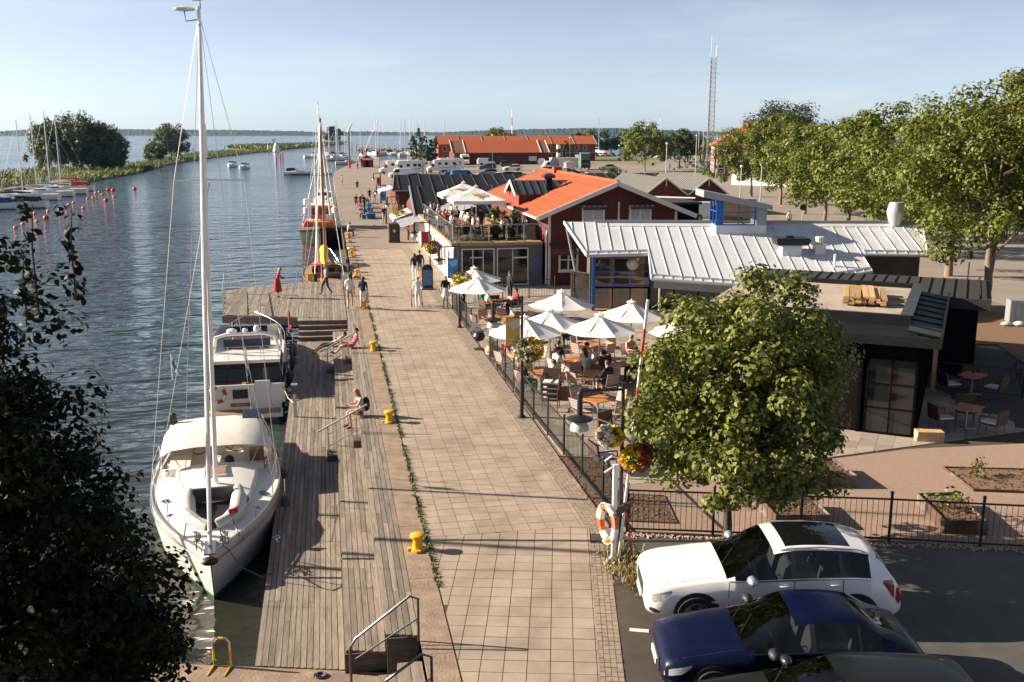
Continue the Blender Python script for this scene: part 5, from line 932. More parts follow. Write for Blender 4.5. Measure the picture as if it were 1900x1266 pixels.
# dark tree close to the camera at left
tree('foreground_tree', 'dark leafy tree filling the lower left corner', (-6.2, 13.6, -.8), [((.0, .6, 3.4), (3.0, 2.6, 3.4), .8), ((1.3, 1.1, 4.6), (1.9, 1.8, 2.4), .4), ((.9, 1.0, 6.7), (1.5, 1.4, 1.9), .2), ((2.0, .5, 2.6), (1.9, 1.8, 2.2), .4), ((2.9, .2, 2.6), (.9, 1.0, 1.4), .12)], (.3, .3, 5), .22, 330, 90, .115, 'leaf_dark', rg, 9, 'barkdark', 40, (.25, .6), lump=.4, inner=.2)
# shoots at the top of the dark tree
tw = MB(); Cs = []
for (x, y, z, h) in ((-3.35, 12.2, 6.9, 1.25), (-2.95, 12.3, 7.0, 1.1), (-3.6, 12.6, 6.8, .8)):
    tw.tube([(x, y, z), (x + rg.normal() * .05, y, z + h * .6), (x + rg.normal() * .1, y, z + h)], [.015, .01, .004], 5)
    for k in range(9): Cs.append((x + rg.normal() * .05, y + rg.normal() * .05, z + h * k / 8))
V, F = leaves(np.array(Cs), np.full(len(Cs), .1), 7, .11, rg, 1, .6)
ft_ = [o for o in bpy.data.objects if o.name == 'foreground_tree'][0]
for o in (put(arrmesh('leafy_shoots', V, F, ['leaf_dark']), 'leafy_shoots', ft_), tw.build('shoot_stems', 'barkdark', ft_)): o.location = (6.2, -13.6, .8); o['kind'] = 'stuff'
# lime trees along the street at right
lime = [(59.4, 134.6, 10.6, 4.6, 'first lime tree of the street row, farthest with its trunk by the white wall'), (56.5, 119, 11.4, 4.6, 'second lime tree of the street row counted from the far end'), (52.6, 104.5, 9.6, 4.3, 'third lime tree of the street row, small crown behind the lantern tower'), (49, 93, 10.0, 4.2, 'fourth lime tree of the street row counted from the far end'), (45, 81, 10.0, 4.3, 'fifth lime tree of the street row, behind the barrel chimney'),
        (42.5, 70, 10.8, 4.3, 'sixth lime tree of the street row, right of the barrel chimney'), (38.8, 57, 10.6, 4.2, 'seventh lime tree of the street row, second from the right edge'), (32.9, 45.2, 11.0, 4.3, 'big lime tree with twin trunk at the right edge'), (35.6, 40.5, 11.6, 3.9, 'lime tree cut by the right picture edge')]
for i, (x, y, h, r, lab) in enumerate(lime):
    near = y < 60; lo = 1.7 if y > 46 else 3.2
    tree('lime_tree', lab, (x, y, 0), [((0, 0, (h + lo) / 2), (r * 1.06, r * 1.06, (h - lo) / 2 - .1), 1.0)], (0, 0, h * .6), .24 if near else .2, 130 if near else 105, 260 if near else 190, .2 if near else .27, 'leaf_lime', rg, i * 3.1, 'bark', 16, (.7, 1.35), 'lime trees along the street', lump=.36, inner=.5)
MB().tube([(0, 0, .3), (.35, .1, 2.6), (.5, .2, 4.8)], [.16, .15, .1], 8).build('second_trunk', 'bark', [o for o in bpy.data.objects if o.get('label') == lime[7][4]][0])
# farther trees
def far_tree(name, label, x, y, h, wd, lo, n, size, leafm, seed, group=None, z=0, lump=.3, per=55, r0=.25):
    return tree(name, label, (x, y, z), [((0, 0, (h + lo) / 2), (wd / 2, wd / 2, (h - lo) / 2), 1)], (0, 0, h * .6), r0, n, per, size, leafm, rg, seed, 'bark', 6, (wd * .09, wd * .19), group, lump=lump)
far_tree('street_tree', 'round bright green tree on the grass verge by the road bend', 73.6, 228, 10.9, 11, 2, 90, .55, 'leaf_lime', 1)
for i, (px, yb, Y, h, wd) in enumerate(((1228, 300, 300, 8.2, 9), (1252, 300, 302, 8.4, 9), (1275, 300, 303, 8.0, 9), (1299, 300, 300, 8.2, 9), (1326, 300, 290, 7.6, 8))): far_tree('roadside_tree', f'roadside tree beyond the road bend, {ORD[i]} from the left of five', DY(px, yb, Y)[0], Y, h, wd, 1.6, 50, .6, 'leaf_far', i * 2.2, 'roadside trees beyond the bend')
for i, (px, Y, h, wd, k) in enumerate(((1106, 440, 6.0, 9, 0), (1117, 440, 10.2, 10, 1), (1134, 440, 6.5, 9, 2), (1152, 445, 9.0, 9, 3), (1172, 440, 6, 8, 4))): far_tree('car_park_tree', 'car park tree ' + ('low, against the orange roofed building', 'pointed, left of two dark ones', 'low, between two dark ones', 'pointed, right of two dark ones', 'low, left of the bright street tree')[k], DY(px, 285, Y)[0], Y, h, wd, .8, 45, .7, 'leaf_conifer' if k in (1, 3) else 'leaf_far', i, None, lump=.15)
for i, (px, Y, h) in enumerate(((768, 272, 9.2), (778, 270, 9.6), (788, 268, 8.6), (799, 270, 7.4), (806, 274, 7.0))): far_tree('columnar_tree', f'dark columnar tree beside the motorhomes, {ORD[i]} from the left', DY(px, 310, Y)[0], Y, h, 2.2, .3, 55, .34, 'leaf_conifer', i, 'columnar trees by the motorhomes', lump=.12, r0=.12)
far_tree('columnar_tree', 'single slim conifer in front of the far balconies', DY(1050, 300, 296)[0], 296, 6.8, 2.6, .2, 45, .35, 'leaf_conifer', 4, None, lump=.1, r0=.12)
far_tree('broad_pine', 'broad dark pine crown behind the chimneys of the red house', 102, 215, 15.5, 14, 6, 110, .5, 'leaf_conifer', 2); far_tree('garden_tree', 'dark tree left of the orange hipped roof', 86.5, 240, 9.5, 8, 2, 50, .6, 'leaf_conifer', 8)
far_tree('garden_tree', 'dark chestnut behind the lime row, left of the pair above it', 66, 118, 10.6, 6.5, 3, 60, .35, 'leaf_conifer', 5); far_tree('garden_tree', 'dark chestnut behind the lime row, right of the pair above it', 64, 88, 11.2, 6, 3, 60, .33, 'leaf_conifer', 6)
far_tree('bushy_tree', 'tree top over the ridge of the long orange roof, left one', DY(925, 250, 340)[0], 340, 10.6, 13, 2, 45, .8, 'leaf_far', 3); far_tree('bushy_tree', 'tree top over the ridge of the long orange roof, right one', DY(1082, 250, 340)[0], 340, 9.6, 9, 2, 45, .8, 'leaf_far', 6)
# willows on the breakwater
wl = thing('willow_tree', 'huge spreading willow on the grassy breakwater at left', 'tree', (-68.5, 305, -1.2)); C = np.concatenate([clumps(rg, 260, (0, 0, 7.2), (11.5, 10, 7.0), 1, lump=.2), clumps(rg, 110, (6.5, 0, 5.6), (6, 6, 5.6), 4), clumps(rg, 120, (-7, 0, 6.4), (7, 7, 6.4), 6), clumps(rg, 40, (8, 0, 2.6), (4.5, 4, 2.6), 2)])
V, F = leaves(C, rg.uniform(.9, 2.0, len(C)), 70, .65, rg, 1.3, .2); put(arrmesh('crown', V, F, ['leaf_willow']), 'crown', wl); limbs((0, 0, 0), (0, 0, 8), C, .5, rg, 14).build('trunk', 'barkdark', wl)
far_tree('willow_tree', 'smaller round willow farther along the breakwater', -57.5, 400, 13.2, 13, .4, 110, .7, 'leaf_willow', 5, None, -1.2); far_tree('shore_bush', 'low bush left of the smaller willow', -62, 395, 6, 9, 0, 50, .7, 'leaf_willow', 9, None, -1.2)
far_tree('shore_bush', 'dark shore bush behind the masts at the left picture edge', -84, 255, 10.5, 9, .2, 70, .6, 'leaf_willow', 12, None, -1.2)
# low shore with reeds
near = [(-10, 362), (0, 352), (60, 349), (130, 345), (190, 333), (250, 323), (285, 314), (310, 306), (350, 299), (420, 290), (470, 284), (522, 280)]; back = [(522, 278), (470, 279), (420, 281), (370, 285), (330, 290), (300, 297), (240, 306), (120, 313), (0, 322), (-10, 324)]
poly = [G(*p, WZ)[:2] for p in near + back]
struct(MB().prism(poly, WZ - 1, WZ + .35).build('breakwater', 'grass'), 'grassy breakwater running out between the channel and the lake')
pts = []
def inpoly(x, y, P):
    c = False; j = len(P) - 1
    for i in range(len(P)):
        if (P[i][1] > y) != (P[j][1] > y) and x < (P[j][0] - P[i][0]) * (y - P[i][1]) / (P[j][1] - P[i][1] + 1e-9) + P[i][0]: c = not c
        j = i
    return c
random.seed(31)
for a, b in zip(near[:-1], near[1:]):
    A, B = G(*a, WZ), G(*b, WZ); L = math.dist(A, B)
    for k in range(int(L * 5)):
        t = random.random(); pts.append((A[0] + (B[0] - A[0]) * t - abs(random.gauss(0, 1.6)), A[1] + (B[1] - A[1]) * t + random.uniform(-.3, 1.5), WZ, .4))
for _ in range(5200):
    x, y = random.uniform(-95, -20), random.uniform(200, 620)
    if inpoly(x, y, poly): pts.append((x, y, WZ + .2, .5))
V, F = tufts(pts, 4, .16, 1.15); o = put(arrmesh('reeds', V, F, ['reed']), 'reeds'); tag(o, 'green reeds and rough grass along the breakwater shore', 'reeds', kind='stuff')
second = [(425, 278), (470, 281), (540, 277), (640, 267.5), (640, 266.3), (540, 271), (450, 273), (428, 274)]
struct(MB().prism([G(*p, WZ)[:2] for p in second], WZ - 1, WZ + .9).build('outer_mole', 'grass'), 'low outer mole with scrub across the lake entrance')
pts = []; P2 = [G(*p, WZ)[:2] for p in second]
for _ in range(6000):
    x, y = random.uniform(-70, 30), random.uniform(480, 1000)
    if inpoly(x, y, P2): pts.append((x, y, WZ + .8, .8))
V, F = tufts(pts, 4, .4, 1.8); o = put(arrmesh('scrub', V, F, ['reed']), 'scrub'); tag(o, 'green scrub growing on the outer mole', 'scrub', kind='stuff')
far_tree('mole_tree', 'lone windblown tree at the end of the outer mole', DY(618, 265, 900)[0], 900, 14, 17, 1, 40, 1.3, 'leaf_conifer', 7, None, -1)
mat('rock', (.27, .22, .185), .9, var=.3, vs=1.5, pv=.3)
mb = MB(); random.seed(13)
for a, b in (((285, 314), (300, 308)), ((300, 308), (350, 299)), ((350, 299), (420, 290)), ((420, 290), (470, 284)), ((470, 284), (522, 280))):
    A, B = G(*a, WZ), G(*b, WZ)
    for k in range(int(math.dist(A, B) * 1.1)):
        t = k / (math.dist(A, B) * 1.1); r_ = random.uniform(.4, .9); mb.ball((A[0] + (B[0] - A[0]) * t + random.gauss(0, .6), A[1] + (B[1] - A[1]) * t, WZ + .15), r_, 5, 3, (1, 1, .7))
A, B = G(668, 280, WZ), G(765, 284, WZ)
for k in range(260): t = random.random(); r_ = random.uniform(1.0, 2.2); mb.ball((A[0] + (B[0] - A[0]) * t, A[1] + (B[1] - A[1]) * t + random.gauss(0, 3), WZ + random.uniform(0, 1.6)), r_, 5, 3, (1, 1, .7))
o = mb.build('rocks', 'rock'); tag(o, 'heaped boulders edging the moles', 'rocks', kind='stuff')
# beacons
BN = thing('white_beacon', 'white conical stone beacon at the breakwater tip', 'beacon', G(513, 281, WZ + .3)); MB().lathe([(2.0, 0), (1.6, 1.5), (1.1, 3.6), (.9, 3.9), (.4, 4.6)], 10).build('cone', 'white', BN, smooth=True)
BN2 = thing('daymark', 'white topmark sign on a post left of the stone beacon', 'sign', G(509, 281, WZ + .3)); MB().cyl((0, 0, 0), (0, 0, 6), .15).build('post', 'darksteel', BN2); MB().add([(-1.2, 0, 6.8), (-.1, 0, 6.8), (-.6, 0, 4.6), (1.2, 0, 6.8), (.1, 0, 6.8), (.6, 0, 4.6)], [(0, 1, 2), (3, 4, 5)]).build('board', 'white', BN2)
BN3 = thing('daymark', 'small white post beacon left of the breakwater tip', 'beacon', G(498, 280, WZ + .3)); MB().lathe([(.7, 0), (.5, 3), (.2, 3.4)], 8).build('cone', 'cream', BN3)
for i, (px, py) in enumerate(((513, 308), (521, 301), (525, 299), (623, 283), (662, 278), (653, 279))):
    x, y, _ = G(px, py, WZ); t = thing('channel_stake', f'red channel stake in the water, {ORD[i]} of six from the left', 'stake', (x, y, WZ), 0, 'red channel stakes'); MB().cyl((0, 0, -.3), (0, 0, 1.9 + y / 400), .12 + y / 4000).build('pole', 'red', t)
# far wooded shore
mat('forest', (.018, .03, .016), .95, var=.45, vs=.045, detail=8)
prof = [(-60, 240), (0, 241), (60, 237.5), (150, 237), (230, 237), (330, 238), (420, 238), (470, 239), (560, 241), (610, 244), (650, 241), (700, 242), (760, 243), (820, 243), (880, 240), (950, 237.5), (1020, 235.5), (1080, 234), (1140, 234), (1200, 236), (1260, 239), (1330, 242), (1450, 243), (1600, 242), (1960, 242)]
V, F = [], []; px = -60.0; cols = 0; nrow = 9
while px < 1960:
    i = next(k for k in range(len(prof) - 1) if prof[k + 1][0] >= px); a, b = prof[i], prof[i + 1]; yt_ = a[1] + (b[1] - a[1]) * (px - a[0]) / (b[0] - a[0]); far = 3350 + 120 * math.sin(px * .01); zt = CAM_H + (246.2 - yt_) * far / 1880
    for r_ in range(nrow):
        Y = far + r_ * 55; d = _ray(px, 246); x = d[0] / d[1] * Y; f = min(1, (r_ + .35) / (nrow - 2)); tree_ = noise.noise((px * .9, r_ * 1.7, 0)) * 3.2 + noise.noise((px * .25, r_ * .6, 5)) * 3
        V.append((x, Y, WZ if r_ == 0 else max(WZ + 4 + (zt - 8) * f ** 1.2 + tree_ - (3 if r_ < nrow - 2 else 0), 2)))
    cols += 1; px += 1.3
F = [(c * nrow + r_, (c + 1) * nrow + r_, (c + 1) * nrow + r_ + 1, c * nrow + r_ + 1) for c in range(cols - 1) for r_ in range(nrow - 1)]
struct(put(arrmesh('hills', np.array(V), np.array(F), ['forest'], smooth=False), 'hills'), 'wooded far shore of the lake')
# street surfaces at right
sheet('street', [G(*p)[:2] for p in ((1262, 296), (1340, 315), (1300, 326), (1420, 358), (1560, 395), (1720, 430), (1960, 468), (1960, 600), (1800, 540), (1690, 505), (1500, 420), (1340, 362), (1240, 345), (1205, 330), (1215, 312), (1235, 300))], -.02, 'road', 'brown asphalt street curving away behind the lime trees')
sheet('grass_verge', [G(*p)[:2] for p in ((1105, 290), (1225, 288), (1258, 297), (1230, 300), (1210, 309), (1110, 301))], -.016, 'grass', 'dry grass verge by the road bend'); sheet('grass_lawn', [G(*p)[:2] for p in ((1260, 316), (1345, 330), (1345, 322), (1310, 318), (1300, 313))], -.014, 'grass', 'small lawn in front of the hedge')
def hedge(label, pts, h, wd, seed, leafm='leaf_hedge', name='clipped_hedge', cat='hedge'):
    t = thing(name, label, cat, pts[0]); C = []
    for a, b in zip(pts[:-1], pts[1:]):
        L = math.dist(a, b)
        for k in range(int(L * 3)): q = rg.random(); C.append((a[0] + (b[0] - a[0]) * q - pts[0][0] + rg.normal() * wd * .3, a[1] + (b[1] - a[1]) * q - pts[0][1] + rg.normal() * wd * .3, rg.random() * h * .85))
    V, F = leaves(np.array(C), np.full(len(C), .5), 34, .3, rg); put(arrmesh('foliage', V, F, [leafm]), 'foliage', t); return t
hedge('tall dark clipped hedge beside the flagpoles', [G(1262, 316), G(1300, 316), G(1326, 318)], 3.4, 2, 1); hedge('low rounded yellow green shrub under the red house', [G(1318, 329), G(1335, 331)], 1.6, 2, 3, 'leaf_lime', 'garden_shrub', 'shrub'); hedge('low rounded dark green shrub left of the white wall', [G(1308, 325), G(1316, 327)], 1.6, 1.5, 4, 'leaf_hedge', 'garden_shrub', 'shrub'); hedge('overgrown weedy bank beside the street junction', [G(1122, 325), G(1150, 322)], 1.5, 3, 6, 'leaf_far', 'weedy_bank', 'shrub')
hedge('bright leafy climber standing before the big lime tree', [(29.6, 51.5, 0), (29.9, 52.1, 0)], 3.2, .8, 8, 'leaf_lime', 'climbing_shrub', 'shrub')
# haze over the lake
hz_m = bpy.data.materials.new('haze'); hz_m.use_nodes = True; t_ = hz_m.node_tree; t_.nodes.remove(t_.nodes['Principled BSDF']); pv_ = t_.nodes.new('ShaderNodeVolumePrincipled'); pv_.inputs['Color'].default_value = (.25, .55, 1, 1); pv_.inputs['Density'].default_value = .000035; pv_.inputs['Anisotropy'].default_value = .2; t_.links.new(pv_.outputs[0], t_.nodes['Material Output'].inputs['Volume']); M['haze'] = hz_m
o = MB().box(-5200, 5200, -90, 5200, -6, 70).build('haze', 'haze'); tag(o, 'thin summer haze over the harbour and lake', 'haze', kind='stuff'); o.display_type = 'WIRE'
# ------------------------------------------------------------------ vehicles
mat('carwhite', (.82, .80, .77), .3, var=.02, coat=.8); mat('carblue', (.002, .004, .024), .35, var=.05, coat=.15, spec=.2); mat('cardark', (.008, .0095, .011), .35, 0, var=.05, coat=.3, spec=.3); mat('carsilver', (.5, .52, .54), .3, .6, var=.03, coat=.6); mat('carred', (.32, .02, .02), .3, var=.03, coat=.8); mat('carblack', (.012, .012, .014), .3, coat=.8, var=0); mat('carazure', (.02, .11, .36), .3, var=.03, coat=.6); mat('cargrey', (.16, .17, .19), .3, .4, var=.03, coat=.6); mat('carolive', (.34, .34, .16), .4, var=.05); mat('cargreen', (.10, .17, .16), .45, var=.05)
mat('carglass', (.006, .007, .008), .04, var=0, spec=.5); mat('tyre', (.013, .013, .014), .8, var=.15); mat('rim', (.4, .4, .41), .3, .9, var=0); mat('rimdark', (.06, .06, .065), .35, .6, var=0); mat('lightglass', (.55, .56, .58), .12, .4, var=.1); mat('taillight', (.30, .01, .012), .2, coat=.6, var=.1); mat('trim', (.016, .016, .017), .55, var=0); mat('plate', (.7, .7, .68), .5, var=0); mat('amber', (.6, .2, .02), .3, var=0)
def interp(cp, x):
    if x <= cp[0][0]: return cp[0][1]
    if x >= cp[-1][0]: return cp[-1][1]
    for i in range(len(cp) - 1):
        if cp[i + 1][0] >= x:
            t = (x - cp[i][0]) / (cp[i + 1][0] - cp[i][0]); p0, p1, p2, p3 = cp[max(i - 1, 0)][1], cp[i][1], cp[i + 1][1], cp[min(i + 2, len(cp) - 1)][1]
            a = (p2 - p0) * .5 * .6; b = (p3 - p1) * .5 * .6; return (2 * t ** 3 - 3 * t ** 2 + 1) * p1 + (t ** 3 - 2 * t ** 2 + t) * a + (-2 * t ** 3 + 3 * t ** 2) * p2 + (t ** 3 - t ** 2) * b
CARS = {
 'suv': dict(L=4.69, W=1.9, top=[(0, .78), (.12, .93), (.5, 1.02), (1.35, 1.1), (1.55, 1.16), (2.35, 1.6), (2.9, 1.67), (3.6, 1.65), (4.1, 1.57), (4.28, 1.45), (4.52, 1.1), (4.69, .8)], belt=[(0, .74), (1.3, 1.02), (3.9, 1.12), (4.69, .98)], wt=[(0, .76), (.3, .82), (1.4, .82), (2.2, .67), (3.6, .63), (4.2, .62), (4.5, .74), (4.69, .7)], ax=(.92, 3.79), r=.37, ws=(1.45, 2.32), rw=(4.2, 4.5), side=[(1.6, 2.62), (2.70, 3.5), (3.56, 4.05)], sun=(2.55, 3.75), zb=.26),
 'hatch': dict(L=4.3, W=1.74, top=[(0, .55), (.08, .7), (.4, .82), (1.2, .93), (1.42, .99), (2.15, 1.37), (2.7, 1.42), (3.2, 1.37), (3.75, 1.08), (4.12, .92), (4.3, .7)], belt=[(0, .55), (1.3, .86), (3.6, .93), (4.3, .78)], wt=[(0, .70), (.3, .75), (1.3, .75), (2.1, .59), (3.1, .56), (3.8, .62), (4.15, .7), (4.3, .66)], ax=(.82, 3.35), r=.3, ws=(1.3, 2.12), rw=(3.15, 3.82), side=[(1.45, 2.35), (2.43, 3.12), (3.16, 3.5)], sun=None, zb=.2),
 'wagon': dict(L=4.6, W=1.8, top=[(0, .58), (.1, .72), (.5, .84), (1.25, .95), (1.5, 1.02), (2.3, 1.42), (2.9, 1.47), (3.8, 1.44), (4.2, 1.34), (4.45, .98), (4.6, .7)], belt=[(0, .58), (1.3, .9), (4.0, .97), (4.6, .8)], wt=[(0, .68), (.4, .77), (1.3, .77), (2.2, .6), (3.9, .58), (4.3, .64), (4.6, .68)], ax=(.88, 3.6), r=.32, ws=(1.4, 2.25), rw=(4.15, 4.42), side=[(1.55, 2.5), (2.58, 3.35), (3.43, 4.05)], sun=None, zb=.2),
 'van': dict(L=5.0, W=1.95, top=[(0, .7), (.1, .95), (.6, 1.12), (.9, 1.2), (1.55, 1.85), (2.0, 1.95), (4.7, 1.95), (4.95, 1.7), (5, .9)], belt=[(0, .7), (.9, 1.1), (4.9, 1.15), (5, .9)], wt=[(0, .76), (.5, .84), (1.0, .84), (1.6, .8), (4.8, .8), (5, .8)], ax=(.9, 3.95), r=.34, ws=(.85, 1.55), rw=(4.86, 4.96), side=[(1.1, 2.05)], sun=None, zb=.25),
}
def section(c, x):
    """half cross-section of a car body at x, from the floor centre line up and over to the roof centre line"""
    L, W = c['L'], c['W'] / 2; e = min(x, L - x); rd = math.sqrt(max(0, 1 - (1 - min(e / .34, 1)) ** 2)); w_ = W * (.76 + .24 * rd) * (1 - .012 * abs(x - L / 2)); tp = interp(c['top'], x); bl = interp(c['belt'], x); wt = min(interp(c['wt'], x), w_ * .93); zb = c['zb'] + .14 * (1 - rd)
    f = min(1, max(0, (tp - bl) / .26)); f = f * f * (3 - 2 * f); bt = (tp - .085) * (1 - f) + bl * f; mx = lambda a, b: a * (1 - f) + b * f
    return [(0, zb + .02), (w_ * .88, zb), (w_ * .985, zb + .1), (w_, zb + (bt - zb) * .5), (w_ * mx(.965, .972), bt), (mx(w_ * .90, wt + .025), mx(tp - .036, tp - .085)), (mx(w_ * .74, wt * .88), mx(tp - .01, tp - .022)), (mx(w_ * .4, wt * .46), tp + .002), (0, tp + .008)]
def surf(c, x, v, off=.008):
    r = section(c, x); k = min(int(v), len(r) - 2); t = v - k; a, b = r[k], r[k + 1]; y, z = a[0] + (b[0] - a[0]) * t, a[1] + (b[1] - a[1]) * t; n = Vector((b[1] - a[1], -(b[0] - a[0]))); n = n.normalized() if n.length else Vector((1, 0)); return x, y + n[0] * off, z + n[1] * off
def patch(c, s, xs, vs, off=.008):
    """a strip lying on the body side: for each x the lower and upper place on the section"""
    mb = MB(); mb.loft([[(q[0], s * q[1], q[2]) for q in (surf(c, x, v0 + (v1 - v0) * k / 3, off) for k in range(4))] for x, (v0, v1) in zip(xs, vs)], closed=False); return mb
def car_meshes(kind, ns=46):
    c = CARS[kind]; L, W = c['L'], c['W'] / 2; xs = sorted(set([0, .015, .04] + list(np.linspace(.08, L - .08, ns)) + [L - .04, L - .015, L] + [v for p in c['side'] for v in p] + list(c['ws']) + list(c['rw']) + list(c['sun'] or ())))
    rows = [section(c, x) for x in xs]
    m_ = len(rows[0]); n = len(xs); cats = {}
    def cat(i, j, sg):
        xm = (xs[i] + xs[i + 1]) / 2
        if j == 4:
            for q, (a, b) in enumerate(c['side']):
                if a <= xm <= b: return ('side_window', q, sg)
            if c['side'][0][0] <= xm <= c['side'][-1][1]: return ('door_pillar', sum(b < xm for a, b in c['side']), sg)
        if j >= 5:
            if c['ws'][0] <= xm <= c['ws'][1]: return ('windscreen', 0, 0)
            if c['rw'][0] <= xm <= c['rw'][1]: return ('rear_window', 0, 0)
            if c['sun'] and c['sun'][0] <= xm <= c['sun'][1] and j >= 6: return ('sunroof', 0, 0)
        return ('body', 0, 0)
    for sg in (-1, 1):
        for i in range(n - 1):
            for j in range(m_ - 1):
                vs = [(xs[i], sg * rows[i][j][0], rows[i][j][1]), (xs[i], sg * rows[i][j + 1][0], rows[i][j + 1][1]), (xs[i + 1], sg * rows[i + 1][j + 1][0], rows[i + 1][j + 1][1]), (xs[i + 1], sg * rows[i + 1][j][0], rows[i + 1][j][1])]
                cats.setdefault(cat(i, j, sg), []).append(vs)
        for i in (0, n - 1):
            cats[('body', 0, 0)].append([(xs[i], sg * a, b) for a, b in rows[i]])
    out = {}
    for k, fl in cats.items():
        vi = {}; V, F = [], []
        for f in fl:
            ids = []
            for v in f:
                key = tuple(round(a, 4) for a in v)
                if key not in vi: vi[key] = len(V); V.append(v)
                if vi[key] not in ids: ids.append(vi[key])
            if len(ids) >= 3: F.append(tuple(ids))
        mb = MB(); mb.V, mb.F, mb.MI = V, F, [0] * len(F); out[k] = mb.mesh(k[0], {'body': 'carwhite', 'door_pillar': 'trim'}.get(k[0], 'carglass'), smooth=62)
    r = c['r']; ty = MB().lathe([(r * .7, -.1), (r * .97, -.11), (r, -.06), (r, .06), (r * .97, .11), (r * .7, .1)], 22).mesh('tyre', 'tyre', True)
    rm = MB(); rm.lathe([(r * .68, .085), (r * .68, .11), (r * .6, .115)], 22, capb=False, capt=False, m=0); rm.lathe([(r * .66, .02), (.01, .025)], 18, m=1, capb=False, capt=False)
    for k in range(5):
        a = k * 2 * math.pi / 5
        for d in (-.13, .13): rm.bar((.05 * math.cos(a), .05 * math.sin(a), .1), (r * .64 * math.cos(a + d), r * .64 * math.sin(a + d), .1), .035, .03, 0)
    rm.lathe([(.06, .09), (.05, .13)], 10, m=0); out['tyre'] = ty; out['rim'] = rm.mesh('rim', ['rim', 'rimdark']); out['arch'] = MB().lathe([(r * 1.16, 0), (r * 1.16, .012)], 24).mesh('wheel_arch', 'trim')
    return out
glassmat('cartint', (.42, .45, .46), .03); mat('seatgrey', (.10, .10, .105), .8, var=.15)
CM = {k: car_meshes(k, 40 if k in ('suv', 'hatch') else 26) for k in CARS}
